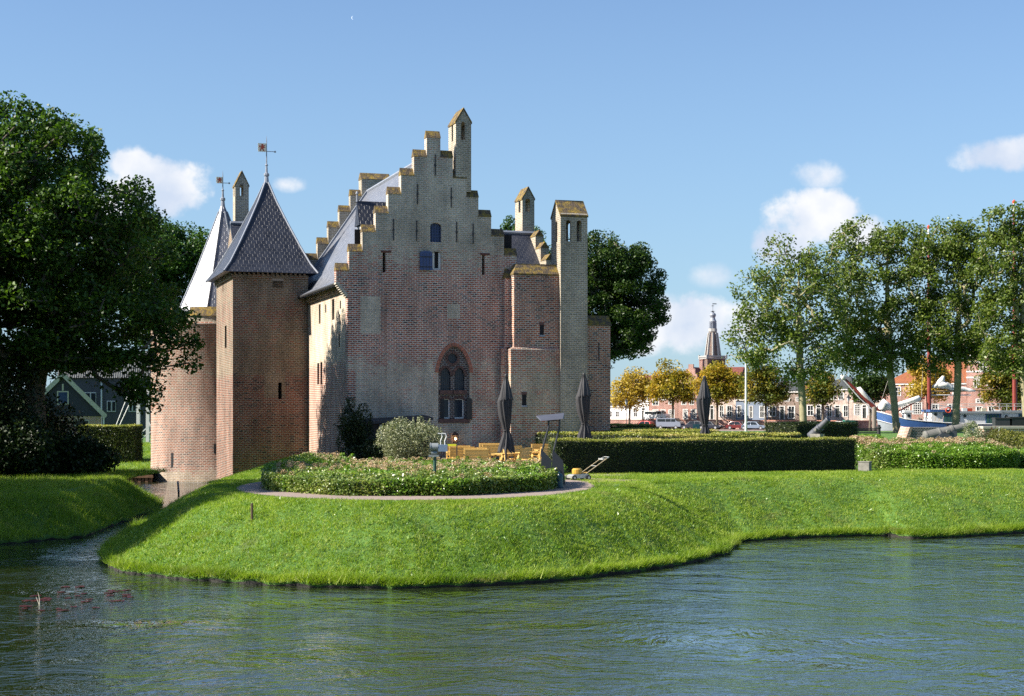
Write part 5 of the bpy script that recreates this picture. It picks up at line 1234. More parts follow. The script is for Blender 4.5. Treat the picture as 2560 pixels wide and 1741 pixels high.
def limbs(N, par, r_tip, r_base, e=2.3):
    n = len(N); a = np.zeros(n); kids = [0]*n
    for i in range(n-1, 0, -1): kids[par[i]] += 1
    for i in range(n-1, -1, -1):
        if a[i] == 0: a[i] = 1.0
        if par[i] >= 0: a[par[i]] += a[i]
    r = (a/a[0])**(1/e)*r_base; return np.maximum(r, r_tip)
def tree_obj(name, label, base, trunk, targets, leaves, leaf, mat, bark, r_base, r_tip=.02, group=None, sigma=.6, flat=.8, up=.3, blobs=None, cat_='tree', outk=0.0):
    t = thing(name, label, cat_, base, group=group)
    N, par = grow(targets, trunk); r = limbs(N, par, r_tip, r_base)
    V = []; Fc = []; ns = 6
    for i in range(1, len(N)):
        p, q = Vector(N[par[i]]), Vector(N[i]); d = (q-p)
        if d.length < 1e-4: continue
        d.normalize(); x = d.orthogonal().normalized(); y = d.cross(x); r0 = min(r[par[i]], r[i]*1.6) if par[i] >= len(trunk) else (r[par[i]] if i < len(trunk) else min(r[par[i]]*.6, r[i]*1.5)); r1 = r[i]; b = len(V)
        for (c, rr) in ((p-d*r0*.3, r0), (q, r1)):
            for k in range(ns): a = 2*PI*k/ns; V.append(c+(x*math.cos(a)+y*math.sin(a))*rr)
        for k in range(ns): Fc.append((b+k, b+(k+1) % ns, b+ns+(k+1) % ns, b+ns+k))
    if len(trunk) > 1:                              # swelling foot
        p = Vector(trunk[0]); b = len(V)
        for (dz, rr) in ((-.3, 1.6), (.15, 1.35), (.6, 1.08), (1.4, 1.0)):
            for k in range(ns): a = 2*PI*k/ns; V.append(p+Vector((math.cos(a)*rr*r[0], math.sin(a)*rr*r[0], dz)))
        for j in range(3):
            for k in range(ns): Fc.append((b+j*ns+k, b+j*ns+(k+1) % ns, b+(j+1)*ns+(k+1) % ns, b+(j+1)*ns+k))
    mesh_np('trunk', np.array([tuple(v) for v in V]), np.array(Fc), bark, t, smooth=True)
    T_ = np.array(targets); m = len(T_); per = leaves//m
    w_ = RNG.uniform(.3, 1.7, m); cnt = np.maximum(4, (w_*per).astype(int)); P = []
    for c, k in zip(T_, cnt):
        s = sigma*RNG.uniform(.7, 1.25); g = RNG.normal(size=(k, 3)); g *= (np.minimum(1, 1.8/np.linalg.norm(g, axis=1)))[:, None]
        P.append(c+g*np.array([s, s, s*flat]))
    P = np.concatenate(P)
    leaf_mesh('crown', P, leaf, mat, t, up=up)
    return t
def in_blobs(n, blobs, surf=.5):
    """points spread through rounded lobes (cx,cy,cz,rx,ry,rz), a share of them near the surface"""
    vol = np.array([b[3]*b[4]*b[5] for b in blobs]); out = []
    for i in RNG.choice(len(blobs), n, p=vol/vol.sum()):
        b = blobs[i]; d = RNG.normal(size=3); d /= np.linalg.norm(d); r = RNG.random()**(1/3) if RNG.random() > surf else RNG.uniform(.82, 1.0)
        out.append((b[0]+d[0]*r*b[3], b[1]+d[1]*r*b[4], b[2]+d[2]*r*b[5]))
    return out
def bl(px, py, Y, rx, ry, rz, base):                # lobe whose middle stands at this column and row; radii in metres
    p = at(px, py, Y); return (p.x-base[0], p.y-base[1], p.z-base[2], rx, ry, rz)

MAPLE = foliage('maple_leaves', [(0, (.014,.035,.007)), (.4, (.034,.078,.010)), (.7, (.07,.14,.015)), (.93, (.14,.22,.025)), (1, (.24,.27,.04))], .33, .5, .35, .35, .35)
GREEN2 = foliage('lime_leaves', [(0, (.015,.04,.008)), (.5, (.04,.095,.014)), (.85, (.08,.16,.025)), (1, (.14,.2,.04))], .33, .5, .3, .35, .35)
ASH = foliage('ash_leaves', [(0, (.045,.075,.015)), (.5, (.11,.16,.03)), (.85, (.19,.24,.05)), (1, (.32,.32,.11))], .35, .45, .3, .3, .4)
OAKD = foliage('dark_crown_leaves', [(0, (.008,.022,.006)), (.5, (.03,.065,.01)), (.85, (.07,.12,.018)), (1, (.13,.18,.03))], .25, .5, .3, .35, .35)
ORANGE = foliage('orange_leaves', [(0, (.18,.11,.012)), (.3, (.36,.24,.035)), (.6, (.5,.36,.06)), (.85, (.55,.44,.10)), (1, (.32,.34,.07))], .35, .5, .25, .45, .3)
YGREEN = foliage('yellow_green_leaves', [(0, (.035,.06,.01)), (.4, (.10,.13,.018)), (.7, (.24,.2,.025)), (1, (.48,.3,.04))], .35, .5, .25, .6, .3)
LIMEG = foliage('mixed_autumn_leaves', [(0, (.10,.12,.015)), (.35, (.24,.22,.025)), (.7, (.42,.29,.03)), (1, (.55,.27,.03))], .35, .5, .22, .6, .3)

# 1 big dark maple on the left bank
base = (-24.9, 81.5, 1.3); Y = 81.5
B_ = [bl(-60,560,Y,6.8,6,6.6,base), bl(120,590,Y,5.6,5.5,4.6,base), bl(60,430,Y,4.2,4.5,3.2,base), bl(-20,370,Y,3.2,3.5,2.8,base), bl(175,400,Y,1.7,2.5,1.5,base), bl(270,530,Y,2.9,3.5,2.2,base), bl(330,575,Y,1.7,2.4,1.0,base),
      bl(240,700,Y,4.6,5,3.4,base), bl(80,760,Y,5.4,5.5,3.8,base), bl(300,820,Y,3.6,4.2,2.2,base), bl(420,850,Y,2.2,3,1.3,base), bl(455,875,Y,1.3,2.2,.75,base), bl(340,915,Y,2.1,2.6,1.8,base), bl(372,985,Y,1.3,1.8,1.5,base), bl(425,795,Y,1.7,2.4,1.2,base), bl(10,980,Y,3,3,1.4,base), bl(210,890,Y,2.8,3.5,1.3,base),
      bl(60,890,Y,3.4,4,1.2,base), bl(-120,740,Y,6,6,5.5,base), bl(-260,640,Y,6,6,6.5,base), bl(-160,460,Y,5,5,4,base)]
B_ = [(a,b,c,d,e*1.15,f) for a,b,c,d,e,f in B_]
tg = in_blobs(1050, B_, .5)
tree_obj('maple_tree', 'huge dark maple filling the left edge of the view on the shady bank', base, [(0,0,-.3),(.1,0,2.0),(-.05,.1,4.2),(.3,0,6.2),(.2,0,8.4),(0,0,11),(-.2,0,14)], tg, 170000, .235, MAPLE, BARK, .55, .03, sigma=.46, flat=.8)
for i, (px, py, r_) in enumerate(((365,480,.5),)):
    pass
for i, (X, Yy, hh, lab) in enumerate(((-38.0, 57.0, 11.5, 'lower maple tree left of the view between two taller ones'), (-29.8, 50.0, 14.5, 'maple tree left of the view whose shade falls on the mound tip'), (-34.0, 65.0, 14.0, 'maple tree left of the view on the shady bank'))):
    b2 = (X, Yy, 1.3); L_ = [(0,0,hh*.72,6.6,6.2,5.2),(2.5,-1.5,hh*.5,4.6,4.4,4),(-2,2,hh*.52,5,5,4.2),(1,2.5,hh*.95,4,4,3.4)]
    tree_obj('maple_tree', lab, b2, [(0,0,-.3),(.1,0,2.0),(0,.1,3.4),(.2,0,5.5),(.2,0,7.4)], in_blobs(420, L_, .5), 46000, .32, MAPLE, BARK, .4, .03, sigma=.5)
# dark undergrowth below the maple
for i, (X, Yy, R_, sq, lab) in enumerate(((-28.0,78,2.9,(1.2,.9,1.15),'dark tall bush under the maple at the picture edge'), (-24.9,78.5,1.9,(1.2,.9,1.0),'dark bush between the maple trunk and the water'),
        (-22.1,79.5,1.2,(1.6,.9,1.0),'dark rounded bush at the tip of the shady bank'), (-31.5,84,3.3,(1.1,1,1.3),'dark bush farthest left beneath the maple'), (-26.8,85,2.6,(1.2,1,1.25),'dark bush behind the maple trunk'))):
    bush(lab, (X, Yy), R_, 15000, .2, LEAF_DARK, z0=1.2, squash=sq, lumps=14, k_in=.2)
bush('mid green leafy shrub in front of the dark boarded house', (ax(120, 96), 92), 2.0, 9000, .17, MAPLE, z0=1.2, squash=(1.2,1,1.0))
# 2 tree behind on the left
Y = 135; base = (ax(440, Y), Y, 1.9)
B_ = [bl(430,640,Y,3.6,3.6,2.6,base), bl(395,600,Y,2.0,2.5,1.6,base), bl(475,605,Y,1.6,2,1.4,base), bl(420,720,Y,3.6,3.6,3,base), bl(385,790,Y,3,3,2.5,base), bl(500,640,Y,1.6,2,1.6,base), bl(350,660,Y,4,4,4,base)]
tree_obj('lime_tree', 'lighter green tree behind the white-slated spire', base, [(0,0,-.3),(0,0,3),(.1,0,6),(0,0,9),(0,0,12)], in_blobs(330, B_, .5), 52000, .25, GREEN2, BARK, .4, .03, sigma=.55)
# 3 big tree right of the castle
Y = 128; base = (ax(1500, Y), Y, 2.0)
B_ = [bl(1540,660,Y,2.6,3,2.0,base), bl(1590,700,Y,2.2,3,1.9,base), bl(1490,640,Y,2.4,3,1.8,base), bl(1560,760,Y,3.3,3.3,2.6,base), bl(1610,790,Y,1.7,2.4,1.4,base), bl(1520,820,Y,3.0,3.2,2.4,base), bl(1575,850,Y,2.0,2.6,1.3,base), bl(1530,890,Y,1.4,2,1.0,base),
      bl(1470,760,Y,3,3,3,base), bl(1430,700,Y,3,3,2.6,base), bl(1380,690,Y,1.9,2.5,2.0,base), bl(1630,745,Y,1.0,1.5,.8,base), bl(1490,615,Y,1.2,2,.8,base)]
tree_obj('oak_tree', 'dark rounded tree rising behind the tall brick chimney', base, [(0,0,-.3),(0,0,3),(.1,0,5),(0,0,8),(0,0,11)], in_blobs(420, B_, .5), 80000, .22, OAKD, BARK, .45, .03, sigma=.42)
Y = 150; base = (ax(1285, Y), Y, 2.0)
tree_obj('lime_tree', 'tree top peeping over the wing roof behind the castle', base, [(0,0,-.3),(0,0,8),(0,0,14)], in_blobs(60, [bl(1278,585,Y,1.3,2,1.2,base), bl(1290,640,Y,3,3,3,base), bl(1400,640,Y,1,1,1,base)], .5), 9000, .25, GREEN2, BARK, .3, .03, sigma=.4)
# 4 row of tall ashes by the ship
def ash(label, px, by, Y, lobes, tw, n, leaves, lean=0, zb=2.0):
    base = (ax(px, Y), Y, zb)
    B_ = [bl(a, b, Y, rx*Y/F, rx*Y/F*.8, rz*Y/F, base) for a, b, rx, rz in lobes]
    zf = az(tw[0], Y)-zb; zt_ = az(tw[1], Y)-zb; dx = lean*Y/F
    tree_obj('ash_tree', label, base, [(0,0,-.3), (dx*.3,0,zf*.5), (dx*.8,0,zf), (dx,0,zf+(zt_-zf)*.35), (dx*1.1,0,zf+(zt_-zf)*.7), (dx*1.1,0,zt_)], in_blobs(int(n*.85), [(a,b,c,d*1.12,e*1.2,f*1.12) for a,b,c,d,e,f in B_], .35), int(leaves*.82), .36, ASH, BARKY, .40, .035, 'tall ash trees in a row on the lawn', sigma=.55, flat=.85, up=.2)
ash('first tall ash from the left, with the widest low branches, over the hedges', 2010, 1062, 172, [(1960,660,70,60),(2060,650,60,52),(1905,760,75,75),(2010,760,100,90),(1880,850,60,55),(1980,880,95,60),(2070,850,50,70),(1850,800,26,26),(2020,945,55,30)], (930,640), 430, 19000, -12)
ash('second tall ash, its yellowish trunk crossing the blue bow', 2242, 1082, 178, [(2180,600,75,45),(2110,660,40,55),(2250,640,75,65),(2170,740,95,80),(2270,790,60,70),(2150,860,80,60),(2240,880,70,50),(2110,890,40,30)], (925,620), 430, 29000, -22)
ash('third tall ash, its pale trunk in front of the white cabin', 2388, 1080, 176, [(2360,600,70,50),(2420,610,55,50),(2340,700,75,80),(2440,720,60,75),(2390,820,90,75),(2330,880,50,45),(2450,870,50,50)], (960,620), 420, 28000, 8)
ash('fourth tall ash, cut off by the right picture edge', 2568, 1085, 170, [(2530,560,60,45),(2590,600,70,60),(2500,660,60,80),(2580,740,80,90),(2490,790,50,60),(2530,880,70,60),(2600,860,60,60)], (960,560), 400, 28000, -10)
# 5 street trees in autumn colour in front of the houses
def street_tree(label, px, lobes, mat, off=9.5, leaves=9000, n=95, zb=LOWZ, leaf=.45, r=.2, fork=985):
    Y = rowd(px, off); base = (ax(px, Y), Y, zb)
    B_ = [bl(a, b, Y, rx*Y/F, rx*Y/F*.8, rz*Y/F, base) for a, b, rx, rz in lobes]; zf = az(fork, Y)-zb
    for _ in range(5): b_ = B_[RNG.integers(len(lobes))]; B_.append((b_[0]+RNG.normal()*b_[3]*.8, b_[1]+RNG.normal()*b_[4]*.6, b_[2]+RNG.uniform(-.3, 1.0)*b_[5], b_[3]*.4, b_[4]*.4, b_[5]*.45))
    tree_obj('street_tree', label, base, [(0,0,-.2), (.1,0,zf*.6), (0,0,zf), (.1,0,zf+2.2)], in_blobs(n, B_, .45), int(leaves*.7), leaf, mat, BARK, r, .035, 'autumn street trees in front of the houses', sigma=.75, flat=.8)
street_tree('golden street tree in front of the white house', 1573, [(1570,985,42,34),(1590,955,32,28),(1548,1000,24,16),(1612,985,22,26)], ORANGE, leaves=9000)
street_tree('orange and green street tree beside the brick house with tall white windows', 1681, [(1672,930,28,26),(1660,965,38,30),(1700,970,36,34),(1640,985,22,16),(1715,950,18,18)], LIMEG, leaves=10000)
street_tree('rounded gold-green street tree below the church spire', 1792, [(1790,925,32,26),(1765,960,34,28),(1815,960,40,34),(1785,985,44,22),(1835,985,18,14)], LIMEG, leaves=11000)
street_tree('dark street tree with orange tufts right of the flagpole', 1913, [(1900,925,34,32),(1880,960,30,30),(1925,960,42,36),(1905,990,48,20),(1960,985,26,18)], YGREEN, leaves=12000)
street_tree('small green and yellow street tree before the doorways', 2056, [(2055,965,30,26),(2070,985,32,20),(2030,990,22,14)], YGREEN, leaves=6500, n=70)
street_tree('dark green rounded tree left of the orange-roofed building', 2175, [(2180,950,34,30),(2165,975,36,26),(2200,975,24,24)], OAKD, leaves=9000, n=90)
street_tree('bright orange tree half hidden by the red mast', 2318, [(2315,940,34,40),(2330,970,36,26),(2295,980,22,22),(2350,950,22,30)], ORANGE, leaves=9500, off=13)
street_tree('large green-gold tree beyond the stern of the ship', 2510, [(2500,925,38,36),(2535,960,44,40),(2480,960,30,40),(2520,1000,50,24)], YGREEN, leaves=14000, n=150, off=13)
# ================================================================ the town across the harbour
PINKB = brick('pink_house_brick', [(0,.05),(24,.15)], zmax=24, red=((.42,.2,.15),(.3,.13,.1)), tan=((.4,.3,.24),(.3,.22,.18)), mortar=(.5,.42,.38), row=.2, width=.5, msize=.03, patch=.2)
PALEB = brick('pale_house_brick', [(0,.5),(24,.5)], zmax=24, red=((.5,.33,.27),(.42,.27,.22)), tan=((.62,.52,.44),(.52,.43,.36)), mortar=(.6,.54,.5), row=.2, width=.5, msize=.03, patch=.2)
BROWNB = brick('brown_house_brick', [(0,.3),(24,.3)], zmax=24, red=((.24,.15,.11),(.16,.10,.08)), tan=((.3,.24,.2),(.2,.17,.14)), mortar=(.4,.36,.32), row=.2, width=.5, msize=.03, patch=.2)
PLAST = plain('white_plaster', (.74,.74,.74), .8, var=.05, scale=.8); BLUEG = plain('blue_grey_render', (.16,.2,.27), .8, var=.12, scale=.8)
OTILE = pantile('orange_pantiles', (.46,.16,.06), (.36,.11,.045)); RTILE = pantile('red_pantiles', (.26,.07,.045), (.17,.045,.035)); GTILE = pantile('grey_pantiles', (.10,.11,.11), (.06,.065,.07))
HGL = glass('house_glass', (.025,.03,.035), .12); DOORM = plain('dark_door_paint', (.03,.035,.03), .4); FRM = WHITEW
def house(label, px0, px1, eave, ridge, wallm, roofm, wins=(), off=0.0, depth=9.0, zb=STRZ, gable=None, hip=(0, 0), name='house', chim=(), extra=None, rot=None):
    u0 = rowu(px0, off); u1 = rowu(px1, off); W_ = u1-u0; p = row(u0, off, zb)
    t = thing(name, label, 'house', p, RA, None)
    def lx(px): return rowu(px, off)-u0
    def lz(py, px): return az(py, rowd(px, off))-zb
    ez = lz(eave, (px0+px1)/2); rz = lz(ridge, (px0+px1)/2)
    wr = [(lx(a), lx(b), max(.02, lz(d, a)), lz(c, a), k) for a, b, c, d, k in wins]
    outline = [(0, 0), (W_, 0)]
    if gable:
        outline = [(0, 0), (W_, 0)]+[(lx(a), lz(b, a)) for a, b in gable]
    else: outline += [(W_, ez), (0, ez)]
    mb = MB(); mb.slab(outline, 0, .35, [[(a, c), (b, c), (b, d), (a, d)] for a, b, c, d, k in wr]); mb.box(0, .35, .35, depth, 0, min(ez, outline[2][1] if gable else ez)); mb.box(W_-.35, W_, .35, depth, 0, ez)
    mb.box(.35, W_-.35, .8, .9, 0, ez)
    mb.build('wall', wallm, t)
    for a, b, c, d, k in wr:
        fw = min(.12, (b-a)*.13); m = MB()
        m.box(a-.05, a+fw, -.04, .1, c, d); m.box(b-fw, b+.05, -.04, .1, c, d); m.box(a+fw, b-fw, -.04, .1, d-fw, d); m.box(a+fw, b-fw, -.04, .1, c, c+(.1 if k != 'd' else .02))
        if k == 'w': m.box((a+b)/2-.035, (a+b)/2+.035, .0, .08, c, d-fw); m.box(a+fw, b-fw, .0, .085, (c+d)/2-.04, (c+d)/2+.04)
        if k == 'g':
            for i in range(1, 4): x = a+(b-a)*i/4; m.box(x-.04, x+.04, .0, .08, c, d)
            for i in range(1, 5): z = c+(d-c)*i/5; m.box(a, b, .0, .085, z-.04, z+.04)
        if k == 'd': m.box(a+fw, b-fw, .0, .09, d-(d-c)*.25, d-(d-c)*.25+.1)
        fo = m.build('door' if k == 'd' else 'window', FRM, t)
        m = MB(); m.box(a, b, .12, .16, c, d); m.build('door_leaf' if k == 'd' else 'pane', DOORM if k == 'd' else HGL, fo)
    if not gable:
        m = MB(); m.box(-.05, W_+.05, -.22, .0, ez-.28, ez+.03); m.build('cornice', FRM, t)
        h0, h1 = hip; v = [(-.1,-.3,ez), (W_+.1,-.3,ez), (W_+.1,depth,ez), (-.1,depth,ez), (h0*W_,depth/2,rz), (W_-h1*W_,depth/2,rz)]
        m = MB(); m.add(v, [(0,1,5,4),(2,3,4,5),(3,0,4),(1,2,5),(3,2,1,0)]); rf = m.build('roof', roofm, t)
    else:
        gz = max(z for x, z in outline)-.5; xs_ = W_/2; lo = outline[2][1]-.2
        m = MB(); m.add([(0,.35,lo),(W_,.35,lo),(W_,depth,lo),(0,depth,lo),(xs_,.35,gz),(xs_,depth,gz)], [(0,3,5,4),(1,4,5,2),(2,5,3),(0,1,2,3)]); rf = m.build('roof', roofm, t)
    for a, py, w in chim:
        x = lx(a); z = lz(py, a); m = MB(); m.box(x-w/2, x+w/2, depth/2-.4, depth/2+.4, ez, z); m.box(x-w/2-.06, x+w/2+.06, depth/2-.46, depth/2+.46, z, z+.15); m.build('chimney', wallm, rf)
    if extra: extra(t, lx, lz, W_, ez, rz, depth)
    return t
house('low white plastered house with two dark windows, left end of the row', 1478, 1566, 1015, 1006, PLAST, GTILE, [(1521.5,1530.5,1028,1043,'w'),(1539,1548.5,1028,1043,'w'),(1500,1509,1028,1043,'w')], depth=6)
def dorm(pxs, y0, y1, m_=None):
    def f(t, lx, lz, W_, ez, rz, d):
        for px in pxs:
            a, b = lx(px-5.5), lx(px+5.5); z0, z1 = lz(y1, px), lz(y0, px); y = d/2*(z0-ez)/(rz-ez)-.3
            m = MB(); m.box(a, b, y, y+2.5, z0, z1); m.box(a-.1, b+.1, y-.1, y+2.6, z1, z1+.12); o = m.build('dormer', PLAST, t)
            m = MB(); m.box(a+.15, b-.15, y-.03, y, z0+.15, z1-.12); m.build('pane', HGL, o)
    return f
house('tall white plastered house with red tiled roof and a dormer', 1566.4, 1622, 972, 938, PLAST, RTILE, [(1583.5,1592.5,990,1005,'w'),(1602.5,1612.5,987,1005,'w'),(1584,1594,1019.5,1043,'w'),(1604,1613.5,1019.5,1051,'d')], extra=dorm([1587], 949, 964))
house('pink brick house with white-barred windows beside the tall white one', 1622.4, 1695, 974, 935, PINKB, RTILE, [(1631,1647,997,1014,'w'),(1652,1665,978,1001,'w'),(1672,1684,996,1012,'w'),(1632,1646,1024,1038,'g'),(1652,1663.5,1024,1044,'g'),(1672,1686,1024,1050,'g')], extra=dorm([1640,1664], 952, 966), chim=[(1690,928,1.0)])
house('narrow pink brick house with stepped gable and chimney', 1695.4, 1750, 960, 915, PINKB, RTILE, [(1704,1715.5,987,1013,'w'),(1724,1734.5,987,1013,'w'),(1707.5,1719,1023,1049,'g'),(1728,1741,1023,1049,'g')],
      gable=[(1750,950),(1743,950),(1743,935),(1738,935),(1738,922),(1733,922),(1733,911),(1721,911),(1721,922),(1715,922),(1715,935),(1706,935),(1706,950),(1695.4,950)], chim=[(1727.5,900,.7)])
house('wide pale pink house under the church spire with dark shopfront windows', 1750.4, 1839, 974, 917, PALEB, RTILE, [(1775,1785,1014,1049,'d'),(1798,1809,1014,1043,'w'),(1817,1830,1014,1043,'w'),(1804,1816,982,995,'w'),(1765,1776,982,997,'w')], hip=(.0,.05))
house('low blue-grey rendered house behind the flagpole', 1839.4, 1920, 998, 972, BLUEG, GTILE, [(1843.5,1853,1014,1045,'w'),(1899,1911,1015,1045,'w'),(1873,1882,1015,1045,'w')])
house('brown brick house with arched white doorway and two wide windows', 1920.4, 2006, 978, 952, BROWNB, GTILE, [(1922.5,1940,1015,1042,'w'),(1949,1961.5,1015,1049,'d'),(1970,1987,1015,1047,'w'),(1959,1974,993,1004,'w'),(1990,1999,993,1004,'w')])
house('brown brick house with dark ground-floor window behind the first ash trunk', 2006.4, 2057, 975, 938, BROWNB, RTILE, [(2018,2034,1013,1040,'w'),(2040,2053,1012,1047,'d'),(2016,2026,984,1000,'w')], chim=[(2020,930,.8)])
house('pink brick house with grey tiled hip and white cornice behind the lamp', 2057.4, 2131, 972, 941, PALEB, GTILE, [(2077.5,2091,980,1001,'w'),(2096,2109,980,1001,'w'),(2067,2080,1013,1043,'w'),(2087,2100.5,1013,1044,'d'),(2108,2121,1013,1043,'w')], hip=(.35,.35))
house('low pink brick house with large white small-paned shopfront', 2131.4, 2212, 1000, 945, PALEB, RTILE, [(2136,2153,1011,1039,'g'),(2155,2167,1012,1046,'d'),(2169,2182,1011,1039,'g'),(2192,2204,1013,1040,'w')], depth=11)
house('large brick house with broad orange hipped roof behind the red mast', 2212.4, 2416, 958, 897, PINKB, OTILE, [(2238,2252,967,991,'w'),(2273,2288,966,990,'w'),(2308,2322,966,990,'w'),(2345,2359,966,990,'w'),(2382,2396,966,990,'w'),(2254,2274,1012,1036,'g'),(2282,2305,1006,1036,'g'),(2330,2346,1010,1036,'w'),(2370,2388,1010,1036,'w')], depth=17, hip=(.36,.05), chim=[(2300,889,1.2)])
def bands(t, lx, lz, W_, ez, rz, d):
    m = MB()
    for py in (889, 905, 929, 944): z = lz(py, 2450); m.box(-.04, W_+.04, -.06, .0, z-.12, z+.12)
    m.build('white_band', FRM, t)
house('tall brick house with white stone bands at the right', 2416.4, 2504, 884, 872, PINKB, OTILE, [(2449,2466,906,927,'w'),(2434.5,2448,947,970,'w'),(2468,2482,947,970,'w'),(2440,2458,997,1008,'w'),(2440,2456,1016,1040,'w'),(2470,2486,1016,1040,'w')], off=1.0, depth=12,
      gable=[(2504,915),(2494,915),(2494,898),(2484,898),(2484,884),(2436,884),(2436,898),(2427,898),(2427,915),(2416.4,915)], extra=bands)
house('brick house with steep orange roof at the right picture edge', 2504.4, 2640, 915, 848, PINKB, OTILE, [(2515,2530,930,955,'w'),(2545,2560,930,955,'w'),(2515,2530,975,1000,'w'),(2545,2560,975,1000,'w'),(2520,2545,1012,1036,'g')], depth=14)
# retaining wall along the upper street
rwall = thing('retaining_wall', 'long low red brick retaining wall between the quay road and the row of houses', 'wall', row(-90, 5.0, LOWZ), RA)
mb = MB(); mb.box(0, 340, -.4, .0, -.1, 1.5); mb.build('masonry', PINKB, rwall); mb = MB(); mb.box(0, 340, -.48, .08, 1.5, 1.66); mb.build('coping', plain('red_coping', (.45,.22,.16), .85), rwall)

# church tower
Yc = 430; cx_ = ax(1782, Yc); chz = STRZ
ch = thing('church_tower', 'slender octagonal church spire with open lantern and onion cupola above the roofs', 'church tower', (cx_, Yc, chz), .25)
def cz(py): return az(py, Yc)-chz
m1 = Yc/F
CHB = brick('spire_slates', [(0,.4),(24,.4)], zmax=24, red=((.26,.17,.13),(.17,.11,.09)), tan=((.24,.2,.17),(.15,.13,.12)), mortar=(.12,.1,.09), row=.5, width=.8, patch=.3); STN = plain('grey_stone', (.36,.35,.33), .85)
mb = MB(); mb.box(-24*m1, 24*m1, -24*m1, 24*m1, 0, cz(897)); twr = mb.build('tower_shaft', CHB, ch)
for sx in (-1, 1):
    mb = MB(); mb.box(sx*10*m1-4*m1, sx*10*m1+4*m1, -24*m1-.12, -24*m1, cz(925), cz(903)); mb.build('belfry_opening', VOID, twr)  # black plate on the shaft standing for the opening's shade
mb = MB(); g_ = 26*m1
mb.box(-g_, g_, -g_, g_, cz(898), cz(896))
for s in (-1, 1): mb.box(-g_, g_, s*g_-.1, s*g_+.1, cz(892)-.1, cz(891)+.1); mb.box(s*g_-.1, s*g_+.1, -g_, g_, cz(892)-.1, cz(891)+.1)
for i in range(15):
    q = -g_+2*g_*i/14
    for s in (-1, 1): mb.box(q-.08, q+.08, s*g_-.08, s*g_+.08, cz(896), cz(891)); mb.box(s*g_-.08, s*g_+.08, q-.08, q+.08, cz(896), cz(891))
for a in (-1, 1):
    for b in (-1, 1): mb.box(a*g_-.2, a*g_+.2, b*g_-.2, b*g_+.2, cz(898), cz(888))
mb.build('gallery', STN, ch)
mb = MB(); mb.lathe([(20*m1, cz(896)), (18*m1, cz(889)), (10.2*m1, cz(831))], 8, rot=PI/8-.25+.3); sp_ = mb.build('spire', CHB, ch)
mb = MB()
for j in range(8):
    a = PI/8-.25+.3+2*PI*j/8
    for k in range(22): q = k/22; r = 18.3*m1+(10.4-18.3)*m1*q; z = cz(889)+(cz(831)-cz(889))*q; mb.cbox((r*math.cos(a), r*math.sin(a), z), (.45, .45, .28))
mb.build('crockets', STN, sp_)
mb = MB(); mb.lathe([(10*m1, cz(831)), (11.5*m1, cz(829)), (11.5*m1, cz(822)), (9.5*m1, cz(822)), (9*m1, cz(826))], 8); mb.build('lantern_gallery', STN, ch)
mb = MB()
for j in range(8): a = 2*PI*j/8+.4; mb.box(7*m1*math.cos(a)-.2, 7*m1*math.cos(a)+.2, 7*m1*math.sin(a)-.2, 7*m1*math.sin(a)+.2, cz(826), cz(807))
mb.lathe([(8*m1, cz(808)), (9.5*m1, cz(804)), (7.2*m1, cz(800)), (5.6*m1, cz(795)), (6.8*m1, cz(792)), (8.2*m1, cz(788.5)), (7*m1, cz(785)), (3*m1, cz(781.5)), (.8*m1, cz(778)), (.3*m1, cz(760))], 16); mb.build('onion_cupola', LEAD, ch)
mb = MB(); mb.lathe([(0, cz(780)), (.7, cz(778.8)), (0, cz(777.5))], 8); mb.lathe([(0, cz(766)), (.5, cz(765)), (0, cz(764))], 8); mb.box(-.1, 1.1, -.04, .04, cz(761), cz(759)); mb.build('finial', IRON, ch)

